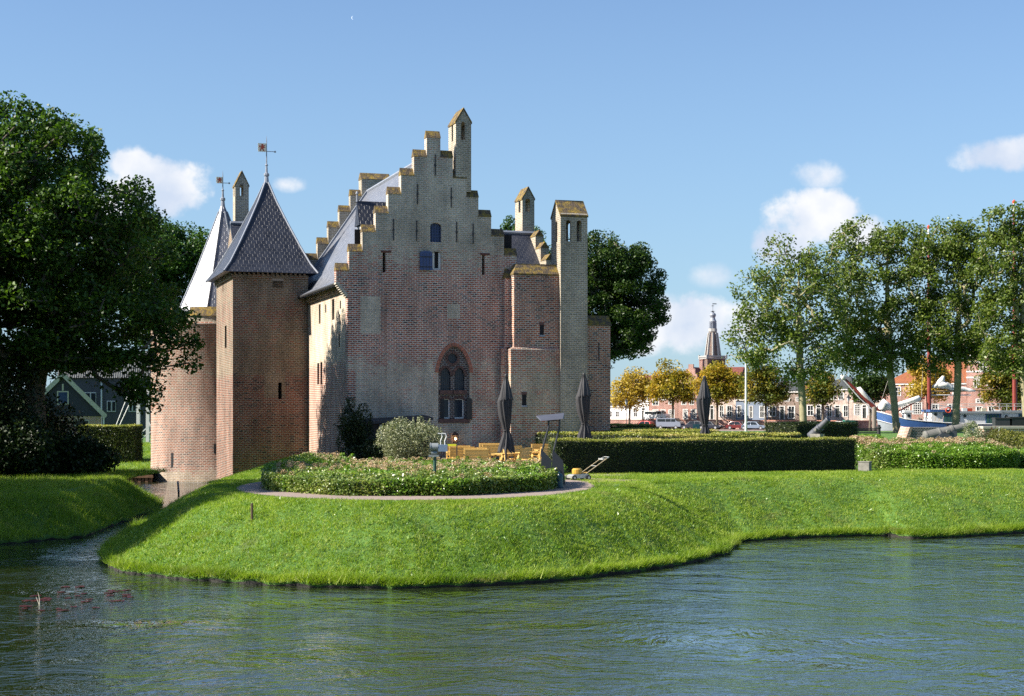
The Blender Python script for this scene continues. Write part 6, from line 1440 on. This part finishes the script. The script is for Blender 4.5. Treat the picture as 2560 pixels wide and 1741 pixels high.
# cars on the quay road
def paint(name, c): return plain(name, c, .25, .1, var=.03)
TYRE = plain('tyre', (.015,.015,.015), .8); CGL = glass('car_glass', (.015,.02,.025), .06); RIM = plain('wheel_rim', (.45,.45,.47), .35, .6)
def car(label, px, off, length, hgt, col, kind='car', zb=LOWZ, flip=False, rz=0.0, shape='hatch'):
    u = rowu(px, off); t = thing('parked_'+kind, label, kind, row(u, off, zb), RA+(PI if flip else 0)+rz, 'vehicles parked along the quay')
    L = length; w_ = .88; h = hgt
    if shape == 'van': body = [(-.5,.28),(.5,.28),(.5,.62),(.46,.80),(.34,.88),(.27,1.18),(.27,1.22),(-.47,1.22),(-.5,.95)]
    else: body = [(-.5,.30),(.5,.30),(.5,.55),(.46,.72),(.26,.80),(-.40,.84),(-.5,.78)]
    sc = h/1.22 if shape == 'van' else 1.0
    def P(lst): return [(x*L, z*sc if shape != 'van' else z*h/1.25) for x, z in lst]
    mb = MB(); mb.slab(P(body), -w_, w_)
    top = h
    if shape != 'van':
        cab = [(-.42,.80),(.27,.78),(.10,top*.98),(-.02,top),(-.26,top*.985),(-.38,top*.86)]
        v0 = [(x*L, z) for x, z in cab]; k = len(v0)
        V = [(x, -w_+.02 if z < .9 else -w_+.2, z) for x, z in v0]+[(x, w_-.02 if z < .9 else w_-.2, z) for x, z in v0]
        mb.add(V, [tuple(range(k)), tuple(range(2*k-1, k-1, -1))]+[((i+1) % k, i, i+k, (i+1) % k+k) for i in range(k)])
    b = mb.build('body', col, t); 
    mod = b.modifiers.new('bevel', 'BEVEL'); mod.width = .05; mod.segments = 2; mod.limit_method = 'ANGLE'
    for s in (-1, 1):
        mb = MB()
        if shape == 'van':
            z0, z1 = .82*h/1.25, 1.12*h/1.25
            for a, c in ((-.44,-.12),(-.10,.10),(.12,.29)): mb.box(a*L, c*L, s*w_-.012, s*w_+.012, z0, z1)
        else:
            for q in ([(-.36,.86),(-.13,.86),(-.13,top-.09),(-.24,top-.1),(-.33,top*.83)], [(-.11,.86),(.19,.86),(.085,top-.12),(-.03,top-.08),(-.11,top-.08)]):
                pts = [(x*L, z) for x, z in q]; off_ = lambda z: s*(w_-.02-(.18*(z-.8)/(top-.8))+.012)
                V = [(x, off_(z), z) for x, z in pts]+[(x, off_(z)-s*.03, z) for x, z in pts]; k = len(pts); f = [tuple(range(k)), tuple(range(2*k-1, k-1, -1))]
                if s > 0: f = [g[::-1] for g in f]
                mb.add(V, f)
        mb.build('side_windows', CGL, t)
        for x in (-.31, .31):
            mb = MB(); mb.tube([(x*L, s*(w_-.2), .32), (x*L, s*(w_+.02), .32)], .32, 16); wh = mb.build('wheel', TYRE, t)
            mb = MB(); mb.tube([(x*L, s*(w_), .32), (x*L, s*(w_+.035), .32)], .19, 12); mb.build('rim', RIM, wh)
        mb = MB(); mb.box(.47*L, .503*L, s*.5-.16, s*.5+.16, .56, .68); mb.build('headlight', PLAST, t)
        mb = MB(); mb.box(-.503*L, -.48*L, s*.6-.12, s*.6+.12, .6, .76); mb.build('tail_light', LIONR, t)
    mb = MB()
    if shape == 'van': mb.add([(.345*L, -.75, .90*h/1.25), (.345*L, .75, .90*h/1.25), (.275*L, .7, 1.15*h/1.25), (.275*L, -.7, 1.15*h/1.25)], [(0,1,2,3)]); mb.v = [(x+.02, y, z+.02) for x, y, z in mb.v]
    else: mb.add([(.26*L+.015, -.72, .82), (.26*L+.015, .72, .82), (.11*L+.015, .6, top*.96), (.11*L+.015, -.6, top*.96)], [(0,1,2,3)])
    mb.build('windscreen', CGL, t)
    return t
car('red hatchback parked left of the silver van', 1611, 9, 4.1, 1.45, paint('red_car_paint', (.42,.02,.015)), shape='hatch', flip=True)
car('silver grey people carrier van on the quay road', 1676, 9, 4.9, 2.0, paint('silver_car_paint', (.17,.19,.24)), kind='van', shape='van')
car('black estate car parked right of the silver van', 1734, 9, 4.6, 1.5, paint('black_car_paint', (.02,.022,.035)), flip=True)
car('dark car partly hidden behind the third parasol', 1776, 9, 4.4, 1.45, MATS['black_car_paint'])
car('grey-blue saloon car right of the flagpole', 1888, 9, 4.5, 1.42, paint('blue_grey_car_paint', (.16,.2,.27)))
car('dark red car just left of the flagpole', 1847, 9, 4.2, 1.45, paint('maroon_car_paint', (.12,.015,.015)))
car('white hatchback just right of the first ash trunk', 2034, 9, 4.1, 1.5, paint('white_car_paint', (.72,.72,.72)))
car('white compact car beside the green cabinet', 2096, 9, 4.0, 1.55, MATS['white_car_paint'], flip=True)
car('white delivery van on the upper street in front of the pink house', 1642, 3, 4.6, 1.9, MATS['white_car_paint'], kind='van', zb=STRZ, shape='van')

def lamp(label, px, Y, top, zb):
    t = thing('street_lamp', label, 'street lamp', (ax(px, Y), Y, zb), group='old fashioned street lamps'); h = az(top, Y)-zb
    mb = MB(); mb.lathe([(.18,0),(.18,.5),(.10,.6),(.10,1.1),(.06,1.2),(.05,h-1.2),(.1,h-1.18),(.05,h-1.05)], 10); mb.bar((-.35,0,h-1.3),(.35,0,h-1.3),.05); mb.build('post', IRON, t)
    mb = MB(); mb.lathe([(.12,h-1.05),(.26,h-.5)], 6); mb.build('lamp_glass', glass('lamp_glass_'+str(px), (.4,.42,.42), .2), t)
    mb = MB(); mb.lathe([(.32,h-.52),(.28,h-.42),(.1,h-.2),(.06,h-.1),(.08,h-.04),(0,h)], 6); mb.build('cap', IRON, t)
lamp('black street lamp in front of the golden tree by the white house', 1566, 262, 996, LOWZ)
lamp('black street lamp rising left of the ship bowsprit, by the green cabinet', 2121, 230, 986, 1.6)
Y = 186; fp_ = thing('flagpole', 'tall plain white flagpole standing among the hedges', 'flagpole', (ax(1865, Y), Y, 2.0))
h = az(868, Y)-2.0; mb = MB(); mb.lathe([(.16,0),(.15,2),(.10,h-.2)], 12); mb.build('pole', WHITEW, fp_); mb = MB(); mb.lathe([(.0,h-.2),(.17,h-.12),(.17,h),(0,h+.1)], 10); mb.build('finial', STEEL, fp_)
Y = 105; ib = thing('sign_board', 'small pale green board on two legs above the hedge, left of the third parasol', 'sign board', (ax(1741, Y), Y, 2.0), .05)
hb = az(1061, Y)-2.0; mb = MB(); mb.box(-.23, .23, 0, .04, hb-.3, hb); mb.build('board', plain('pale_green_board', (.2,.35,.3), .5), ib); mb = MB(); mb.box(-.2,-.15,.04,.09,0,hb); mb.box(.15,.2,.04,.09,0,hb); mb.build('legs', STEEL, ib)
Y = 215; gc = thing('utility_cabinet', 'green metal cabinet on the quay beside the lamp', 'cabinet', (ax(2129, Y), Y, 1.2), .1)
hb = az(1051, Y)-1.2; W_ = 33/F*Y; mb = MB(); mb.box(-W_/2, W_*.3, 0, 1.2, 0, hb); mb.build('body', plain('green_cabinet_paint', (.03,.16,.11), .5), gc); mb = MB(); mb.box(W_*.3, W_/2, .05, 1.15, 0, hb-.02); mb.build('dark_side_door', BLACKW, gc)
mb = MB(); mb.add([(ax(2080,240),206,1.2),(ax(2160,212),206,1.2),(ax(2160,212),240,1.2),(ax(2080,240),240,1.2),(ax(2080,240),206,-.5),(ax(2160,212),206,-.5),(ax(2160,212),240,-.5)], [(0,1,2,3),(4,5,1,0),(5,6,2,1)])
tag(mb.build('jetty_ground', MATS['quay_paving']), kind='structure')

# ================================================================ sailing ship
Y = 197; sx0 = ax(2190, Y); ship = thing('sailing_ship', 'old blue and grey sailing barge with white cabins, red masts and furled white sails', 'ship', (sx0, Y, 0.0), math.radians(1.5))
def q(px, py): return (ax(px, Y)-sx0, az(py, Y))
BLU = plain('blue_hull_paint', (.035,.09,.24), .4, var=.15, scale=1.2); HGREY = plain('grey_hull_paint', (.25,.28,.30), .6, var=.2, scale=1.0); SAIL = plain('white_sailcloth', (.78,.76,.72), .85, var=.08, scale=3, bump=.5)
REDM = plain('red_brown_spar', (.20,.03,.02), .5, var=.2); DECK = plain('ship_deck', (.2,.18,.15), .8)
LS = 28.0; st_ = [0, .35, .9, 1.8, 3.2, 5, 8, 12, 18, 24, 27, LS]
def dk(x): return float(np.interp(x, [0, 1.2, 3.4, 7, 12, LS-4, LS], [4.35, 3.95, 3.3, 2.95, 2.75, 2.8, 3.3]))
def bw(x): return float(np.interp(x, [0, .35, .9, 1.8, 3.2, 5, 8, 22, 26, LS], [.05, .55, 1.1, 1.75, 2.3, 2.6, 2.75, 2.75, 2.3, 1.2]))
def wl(x): return float(np.interp(x, [0, .9, 1.8, 3.2, 5, 8, 22, LS], [.03, .35, .95, 1.7, 2.2, 2.6, 2.6, .6]))
hu = MB(); hl = MB(); nst = len(st_)
def strip(mb, lev):                                # lev(x) -> list of (half width, z)
    R_ = [lev(x) for x in st_]; k = len(R_[0]); v = []
    for s in (-1, 1):
        b = len(v)
        v += [(x+.55*max(0, 1-x/1.5)*(4.35-z)/4.35, s*w_, z) for x, r in zip(st_, R_) for w_, z in r]
    f = []
    for si in (0, 1):
        b = si*nst*k
        for i in range(nst-1):
            for j in range(k-1):
                g = (b+i*k+j, b+(i+1)*k+j, b+(i+1)*k+j+1, b+i*k+j+1); f.append(g if si == 0 else g[::-1])
    mb.add(v, f)
strip(hu, lambda x: [(bw(x)*.965+.0, dk(x)-1.05), (bw(x)*.99, dk(x)-.5), (bw(x), dk(x))]); strip(hl, lambda x: [(wl(x)*.9, -.5), (wl(x), .2), ((wl(x)+bw(x))/2+.1, 1.2 if dk(x) > 2.5 else 1.0), (bw(x)*.965, dk(x)-1.05)])
o = hl.build('lower_hull', HGREY, ship, smooth=True); o = hu.build('hull_strake', BLU, ship, smooth=True)
mb = MB(); v = [(x, -bw(x)+.06, dk(x)-.25) for x in st_]+[(x, bw(x)-.06, dk(x)-.25) for x in st_]; mb.add(v, [(i, i+1, nst+i+1, nst+i) for i in range(nst-1)]); mb.build('deck', DECK, ship)
for s in (-1, 1):
    mb = MB(); mb.tube([(x, s*bw(x), dk(x)+.03) for x in st_], .07, 6); mb.build('rubbing_rail', WHITEW, ship)
    mb = MB(); mb.tube([(x+.0, s*(bw(x)*.965+.02), dk(x)-1.05) for x in st_], .05, 6); mb.build('rubbing_strip', WHITEW, ship)
cg = MB()
for i, xx in enumerate((8.2, 9.4, 10.6, 11.8)): cg.box(xx-.05, xx+.05, -bw(xx)-.08, -bw(xx)+.02, dk(xx)-1.1, dk(xx)+.02)
cg.build('hull_fenders', IRON, ship)
# emblem letters on the bow, small white strokes
mb = MB(); bx_ = .9
def bowp(x, z): t = (z-2.9)/1.1; return (x+.2, -bw(x)-.03-(.02), z)
for a, b in (((.55,3.9),(.55,3.35)),((.55,3.9),(.8,3.35)),((.8,3.9),(.8,3.35)),((1.0,3.9),(1.1,3.6)),((1.1,3.6),(1.2,3.85)),((1.1,3.6),(1.1,3.3))):
    mb.bar(bowp(*a), bowp(*b), .06, .04)
mb.build('bow_lettering', WHITEW, ship)
CURT = plain('green_curtains', (.03,.09,.07), .6, var=.5, scale=6)
def cabin(px0, px1, y0, y1, roofm, wins, ports=(), d=1.7):
    (a, z1), (b, z0) = q(px0, y0), q(px1, y1); mb = MB(); mb.box(a, b, -d, d, z0-.6, z1); c = mb.build('cabin', PLAST, ship)
    mb = MB(); mb.box(a-.25, b+.25, -d-.25, d+.25, z1, z1+.28); mb.build('cabin_roof', roofm, c)
    for (x0, x1, ya, yb) in wins:
        p0, p1 = q(x0, ya), q(x1, yb); n = max(2, round((x1-x0)/8)); fr = MB()
        fr.box(p0[0]-.06, p1[0]+.06, -d-.05, -d, p1[1]-.06, p0[1]+.06); wn_ = fr.build('cabin_window', BLU, c)
        mb = MB()
        for i in range(n): w_ = (p1[0]-p0[0])/n; mb.box(p0[0]+i*w_+.05, p0[0]+(i+1)*w_-.05, -d-.08, -d-.045, p1[1]+.03, p0[1]-.03)
        mb.build('pane', CURT, wn_)
    for px, py in ports:
        p = q(px, py); mb = MB(); mb.tube([(p[0], -d-.06, p[1]), (p[0], -d+.02, p[1])], .2, 14); mb.build('porthole', HGL, c)
    return c
cabin(2320, 2386, 1030, 1056, BLU, [(2350,2383,1034,1056)], [(2330,1036)])
cabin(2392, 2491, 1034, 1060, HGREY, [(2456,2490,1036,1060)], [(2403,1040)])
cabin(2496, 2590, 1032, 1060, HGREY, [(2540,2560,1036,1058)], [(2508,1042)], d=1.5)
cabin(2260, 2275, 1032, 1052, PLAST, [], [(2268,1040)], d=.8)
def spar(name, pts, r, mat, par=ship, dy=0): mb = MB(); mb.tube([(q(*p)[0], dy, q(*p)[1]) for p in pts], r, 10); return mb.build(name, mat, par)
m1_ = spar('mast', [(2324,1040),(2323,800),(2322.5,585)], [.26,.2,.13], REDM); spar('mast_top', [(2322.5,585),(2322.5,572)], [.13,.11], PLAST, m1_); spar('mast_truck', [(2322.5,572),(2322.5,566),(2322.5,562)], [.14,.2,.02], LIONR, m1_)
m2_ = spar('mast', [(2540,1040),(2539,760),(2538,530)], [.3,.24,.16], REDM); spar('mast_top', [(2538,530),(2538,508)], [.16,.14], PLAST, m2_); spar('mast_truck', [(2538,508),(2538,503),(2538,498)], [.17,.24,.02], LIONR, m2_)
bs = spar('bowsprit', [(2198,1030),(2150,985),(2110,946)], [.26,.22,.12], REDM); spar('bowsprit_rail', [(2196,1038),(2150,997),(2108,950)], .07, PLAST, bs)
def sail(pts, rad, dy=.12):
    mb = MB(); P = [(q(*p)[0], dy*math.sin(i*2.1), q(*p)[1]) for i, p in enumerate(pts)]; mb.tube(P, rad, 12)
    mb.v = [(x+.04*math.sin(z*9+y*7), y+.06*math.sin(x*7.7+z*3), z+.05*math.sin(x*5.3+y*11)) for x, y, z in mb.v]; return mb.build('furled_sail', SAIL, ship, smooth=True)
sail([(2103,938),(2108,944),(2113,950)], [.1,.38,.12]); sail([(2140,972),(2148,973),(2158,985),(2172,1000),(2186,1015),(2193,1022)], [.1,.32,.28,.2,.16,.06])
sail([(2197,1026),(2204,1021),(2211,1012),(2218,1017),(2228,1020),(2238,1016),(2250,1012),(2268,1006),(2285,1000),(2298,997),(2302,996)], [.1,.6,.75,.5,.34,.3,.3,.3,.36,.4,.15])
sail([(2333,968),(2345,963),(2355,952),(2360,941)], [.12,.34,.42,.12]); sail([(2333,969),(2345,965),(2356,962),(2368,964),(2380,970),(2395,972),(2410,973),(2425,976),(2440,978)], [.12,.25,.5,.42,.36,.25,.26,.22,.08])
spar('boom', [(2327,979),(2400,978),(2485,974)], [.1,.13,.08], plain('varnished_spar', (.3,.2,.1), .4)); spar('gaff', [(2328,988),(2430,988)], .07, WHITEW); spar('gaff', [(2240,1032),(2312,994)], .09, REDM)
mb = MB()
for (a, b) in (((2322,575),(2112,944)),((2322,640),(2195,1028)),((2322,590),(2538,515)),((2323,640),(2345,1030)),((2323,640),(2302,1034)),((2538,520),(2440,975)),((2538,560),(2565,1030)),((2322,700),(2420,973)),((2330,978),(2332,1025)),((2365,988),(2372,1010)),((2378,988),(2384,1012)),((2392,988),(2400,1015)),((2335,988),(2337,1010)),((2308,1000),(2312,1045)),((2302,1000),(2300,1050)),((2538,505),(2590,495)),((2390,978),(2402,1008))):
    mb.tube([(q(*a)[0], 0, q(*a)[1]), (q(*b)[0], 0, q(*b)[1])], .028, 4, cap=False)
mb.build('rigging', plain('rope', (.25,.23,.2), .8), ship)
mb = MB()
for i in range(16):
    x = q(2320, 0)[0]+i*.95; mb.box(x-.025, x+.025, -1.75, -1.70, q(0, 1029)[1], q(0, 1010)[1])
for py in (1010, 1016): mb.box(q(2320,0)[0], q(2320,0)[0]+14.3, -1.75, -1.70, q(0, py)[1]-.03, q(0, py)[1]+.03)
mb.build('roof_railing', WHITEW, ship)
mb = MB(); p = q(2360, 1026); mb.tube([(p[0]+.3*math.cos(a), -2.0, p[1]+.3*math.sin(a)) for a in [2*PI*i/14 for i in range(15)]], .09, 6, cap=False); mb.build('life_ring', LIONR, ship)
for px, m_ in ((2402, PLAST), (2415, LIONR), (2450, plain('cream_locker', (.6,.55,.4), .6))):
    p = q(px, 1027); mb = MB(); mb.box(p[0]-.28, p[0]+.3, -1.9, -1.4, p[1]-.3, p[1]+.32); mb.build('roof_locker', m_, ship)
mb = MB(); mb.tube([(q(2345,0)[0], -1.2, q(0,1022)[1]), (q(2380,0)[0], -1.2, q(0,1014)[1]), (q(2400,0)[0], -1.2, q(0,1016)[1])], .05, 6); mb.tube([(q(2330,0)[0], -1.6, q(0,1012)[1]), (q(2390,0)[0], -1.6, q(0,1022)[1])], .05, 6); mb.build('deck_spars', WHITEW, ship)
mb = MB()
for i in range(7): x = q(2284,0)[0]+i*.5; mb.bar((x, -2.2, q(0,1056)[1]), (x+.2, -2.2, q(0,1040+(i%3)*3)[1]), .06)
mb.box(q(2282,0)[0], q(2314,0)[0], -2.25, -2.15, q(0,1046)[1], q(0,1046)[1]+.08); mb.build('deck_gear', plain('bare_timber', (.42,.34,.24), .7), ship)
Y = 192; mp_ = thing('mooring_pile', 'weathered timber mooring pile standing at the ship bow', 'mooring post', (ax(2186, Y), Y, -.5)); mb = MB(); mb.lathe([(.3,0),(.28,az(1020,Y)),(.26,az(1018,Y)+.5),(.0,az(1018,Y)+.55)], 10); mb.build('pile', plain('grey_timber', (.2,.17,.14), .9), mp_)

# ================================================================ left background
TIMB = plain('old_timber', (.16,.085,.045), .85, var=.45, scale=4, bump=.5)
rv = thing('timber_revetment', 'brown timber piling holding the garden bank at the moat edge', 'revetment', (-26.6, 100.9, 0))
mb = MB()
for i in range(14): x = i*.24; mb.box(x, x+.19, -.04+.03*math.sin(i*3.1), .1, -.8, .50+.05*math.sin(i*5.7))
mb.build('piles', TIMB, rv); mb = MB(); mb.box(-.1, 3.4, -.12, .0, .28, .46); mb.build('waling', TIMB, rv); mb = MB(); mb.box(-.1, 3.4, -.12, .35, .56, .64); mb.build('capping', plain('grey_capping', (.3,.28,.24), .9), rv)
hedge('tall dark hedge with bright clipped top in the garden left of the round tower', (ax(195, 109), 109), (ax(336, 109), 109), 2.4, .9, az(1066, 109), dens=420, leaf=.10, group='garden hedges left of the moat')
Yh = 150; BOARD = plain('blue_black_boards', (.012,.016,.035), .6, var=.2, scale=2, bump=.3); TRIM = plain('cream_trim', (.45,.42,.36), .6)
bh = thing('boarded_house', 'dark blue boarded gable house with cream barge boards beyond the garden hedge', 'house', (ax(157, Yh), Yh, 2.0), .3)
def hq(px, py): return (ax(px, Yh)-ax(157, Yh), az(py, Yh)-2.0)
ap, le, re, = hq(157, 938), hq(58, 1036), hq(256, 1036); zb_ = hq(0, 1041)[1]
mb = MB(); mb.slab([(le[0], zb_), (re[0], zb_), re, ap, le], 0, .3); mb.box(le[0]+.2, re[0]-.2, .3, 9, 0, zb_); mb.build('boarded_wall', BOARD, bh)
mb = MB(); mb.box(le[0]+.3, re[0]-.25, .08, .3, 0, zb_-.01); mb.build('brick_base', B_SIDE, bh)
mb = MB(); mb.add([(le[0]-.3, -.25, le[1]-.3), (ap[0], -.25, ap[1]+.1), (ap[0], 9, ap[1]+.1), (le[0]-.3, 9, le[1]-.3), (re[0]+.3, -.25, re[1]-.3), (re[0]+.3, 9, re[1]-.3)], [(0,1,2,3),(1,4,5,2)]); mb.build('roof', GTILE, bh)
for e in (le, re): mb = MB(); mb.bar((e[0], -.3, e[1]-.05), (ap[0], -.3, ap[1]+.05), .10, .42); mb.build('barge_board', TRIM, bh); 
mb = MB(); mb.tube([(re[0]+.02, -.33, re[1]-.1), (re[0]+.02, -.22, re[1]-.1)], .26, 16); mb.build('barge_knob', TRIM, bh)
w0, w1 = hq(143, 1012), hq(171, 978); mb = MB(); mb.box(w0[0], w1[0], -.06, .0, w0[1], w1[1]); wn_ = mb.build('window', TRIM, bh); mb = MB(); mb.box(w0[0]+.12, w1[0]-.12, -.08, -.05, w0[1]+.12, w1[1]-.12); mb.build('pane', glass('curtained_glass', (.03,.05,.12)), wn_)
w0, w1 = hq(184, 1066), hq(221, 1050); mb = MB(); mb.box(w0[0], w1[0], .0, .07, w0[1], w1[1]); wn_ = mb.build('window', TRIM, bh); mb = MB(); mb.box(w0[0]+.1, w1[0]-.1, -.02, .01, w0[1]+.1, w1[1]-.1); mb.build('pane', HGL, wn_)
a, b = hq(157, 977), hq(157, 960); mb = MB(); mb.box(-.08, .08, -.08, 0, a[1], b[1]); mb.build('finial_post', TRIM, bh)
mb = MB(); mb.box(re[0]-.05, re[0]+.06, -.1, .0, 0, re[1]-.2); mb.build('downpipe', PLAST, bh)
Yg = 163; gh = thing('grey_house', 'dark grey house with white windows and balcony behind the boarded gable', 'house', (ax(200, Yg), Yg, 2.0), .2); 
def gq(px, py): return (ax(px, Yg)-ax(200, Yg), az(py, Yg)-2.0)
W_, hz_ = gq(400, 945); mb = MB(); mb.box(-2, W_, 0, 8, 0, hz_); mb.build('wall', plain('dark_grey_render', (.07,.07,.085), .8), gh)
mb = MB(); mb.add([(-2.3,-.3,hz_),(W_+.3,-.3,hz_),(W_+.3,8.3,hz_),(-2.3,8.3,hz_),(-2.3,4,hz_+3),(W_+.3,4,hz_+3)], [(0,1,5,4),(2,3,4,5),(0,4,3),(1,2,5)]); mb.build('roof', GTILE, gh)
for (x0, x1, y0, y1) in ((211,239,981,1012),(265,287,1002,1030),(318,336,1002,1030)):
    a, b = gq(x0, y1), gq(x1, y0); mb = MB(); mb.box(a[0], b[0], -.08, 0, a[1], b[1]); wn_ = mb.build('window', FRM, gh)
    n = 2; mb = MB()
    for i in range(n): w_ = (b[0]-a[0])/n; mb.box(a[0]+i*w_+.09, a[0]+(i+1)*w_-.05, -.1, -.07, a[1]+.1, b[1]-.1)
    mb.build('pane', HGL, wn_)
mb = MB(); a, b = gq(303, 978), gq(338, 960)
for i in range(12): x = a[0]+(b[0]-a[0])*i/11; mb.box(x-.04, x+.04, -1.0, -.94, a[1], b[1])
mb.box(a[0], b[0], -1.0, -.94, b[1], b[1]+.08); mb.box(a[0], b[0], -1.0, 0, a[1]-.1, a[1]); mb.build('balcony', FRM, gh)
a = gq(252, 950); mb = MB(); mb.box(a[0]-.07, a[0]+.07, -.12, 0, 0, a[1]); mb.build('downpipe', PLAST, gh)
Yd = 131; dbz = 1.8; db = thing('drawbridge', 'white timber drawbridge posts and rails left of the round tower', 'drawbridge', (ax(345, Yd), Yd, dbz))
def dq(px, py): return (ax(px, Yd)-ax(345, Yd), az(py, Yd)-dbz)
mb = MB(); mb.box(-.14, .14, 0, .28, 0, dq(0, 972)[1]); mb.box(-.3, .3, -.1, .4, dq(0,1090)[1], dq(0,1080)[1]); mb.lathe([(.3,0),(.2,.3),(0,.6)], 8, (0,.14,dq(0,985)[1])); mb.box(-.14, .14, 3.4, 3.68, 0, dq(0, 972)[1]); mb.box(-.14,.14,0,3.68,dq(0,990)[1],dq(0,985)[1]); mb.build('gate_post', WHITEW, db)
mb = MB(); a, b, c = dq(352,1083), dq(392,1050), dq(392,1096); mb.bar((a[0],0,a[1]),(b[0],0,b[1]),.09); mb.bar((a[0],0,a[1]-.5),(b[0]+.2,0,b[1]-.5),.09); mb.bar((dq(370,0)[0],0,dq(0,1112)[1]),(c[0],0,c[1]),.09); mb.bar((dq(362,0)[0],.4,dq(0,1112)[1]),(c[0],.4,c[1]),.09); mb.bar((dq(372,0)[0],.1,dq(0,1055)[1]),(dq(384,0)[0],.1,dq(0,1100)[1]),.07); mb.build('hand_rail', WHITEW, db)
mb = MB(); a, b = dq(300,1062), dq(340,975); mb.tube([(a[0],0,a[1]),(b[0],0,b[1])], .04, 6); mb.tube([(a[0]-.3,0,a[1]),(b[0]-.5,0,b[1])], .04, 6); mb.build('chain', WHITEW, db)

# lily pads and a pale stem near the left edge of the water
LILY = plain('red_brown_lily', (.06,.014,.009), .3, var=.5, scale=8)
lr = np.random.default_rng(5)
for i in range(34):
    px = lr.uniform(62, 330); py = 1500+lr.normal()*13-(px-180)*.06; p = on(px, py, 0); r = lr.uniform(.07, .15); mb = MB(); n = 12
    ang = lr.uniform(0, 6.28); v = [(0, 0, .012)]+[(r*math.cos(ang+.25+5.8*k/n)*(1+.06*math.sin(k*2)), r*math.sin(ang+.25+5.8*k/n), .012+.012*(lr.random() < .3)) for k in range(n+1)]
    v2 = [(x, y, z-.008) for x, y, z in v]; mb.add(v+v2, [(0, k, k+1) for k in range(1, n+1)]+[(n+2, n+2+k+1, n+2+k) for k in range(1, n+1)]+[(k+1, k, k+n+2, k+n+3) for k in range(1, n+1)])
    o = mb.build('lily_pad', LILY, None, loc=(p.x, p.y, 0)); tag(o, 'red-brown lily pad floating near the left edge of the moat', 'lily pad', 'lily pads floating on the moat')
p = on(98, 1512, 0); mb = MB(); mb.tube([(0,0,-.3),(.01,0,.15),(-.03,0,.3)], [.012,.011,.006], 6); mb.tube([(0,0,.0),(-.08,.02,.18)], .008, 5); o = mb.build('reed_stem', plain('dry_reed', (.6,.55,.42), .8), None, loc=tuple(p)); tag(o, 'pale dry reed stem rising among the lily pads', 'reed')
# faint day moon; its sunlit face is put in as a glow
Ym = 9000; p = at(883, 45, Ym); t = NT('moon_glow'); t.set(Base_Color=(.5,.5,.5)); t.put(t.b.inputs['Emission Color'], (.75,.85,1)); t.b.inputs['Emission Strength'].default_value = .5
mb = MB(); n = 12; R_ = 10; out = [(R_*math.cos(a), R_*math.sin(a)) for a in [PI*.55+(PI*.95)*k/n for k in range(n+1)]]; inn = [(x*.92+R_*.18*(1-abs(2*k/n-1)**2), y*.98) for k, (x, y) in enumerate(out)]
mb.slab(out+inn[::-1], -1, 1); o = mb.build('moon', t.m, None, loc=tuple(p)); tag(o, 'faint thin crescent moon high in the blue sky', 'moon')

# pale stones showing where the bank meets the water
STN2 = plain('pale_bank_stone', (.34,.31,.26), .9, var=.35, scale=8, bump=.6)
for i in range(26):
    px = lr.uniform(372, 760) if i < 20 else lr.uniform(760, 1500); py = float(np.interp(px, [330, 500, 700, 900, 1100, 1300, 1500], [1437, 1452, 1465, 1471, 1469, 1461, 1441]))-1.5; p = on(px, py, 0)
    mb = MB(); r = lr.uniform(.05, .13); n = 7
    prof_ = [(.01, -.5*r), (r*.8, -.3*r), (r, .1*r), (r*.7, .5*r), (.01, .65*r)]
    mb.lathe(prof_, n, cap=False); mb.v = [(x*(1+.35*lr.random()), y*(.6+.3*lr.random()), z*(.8+.4*lr.random())+.04) for x, y, z in mb.v]
    o = mb.build('stone', STN2, None, loc=(p.x, p.y+.05, 0)); tag(o, 'pale stone at the waterline of the grass mound', 'stone', 'stones along the waterline')
print('verts', sum(len(o.data.vertices) for o in bpy.data.objects if o.type=='MESH'))
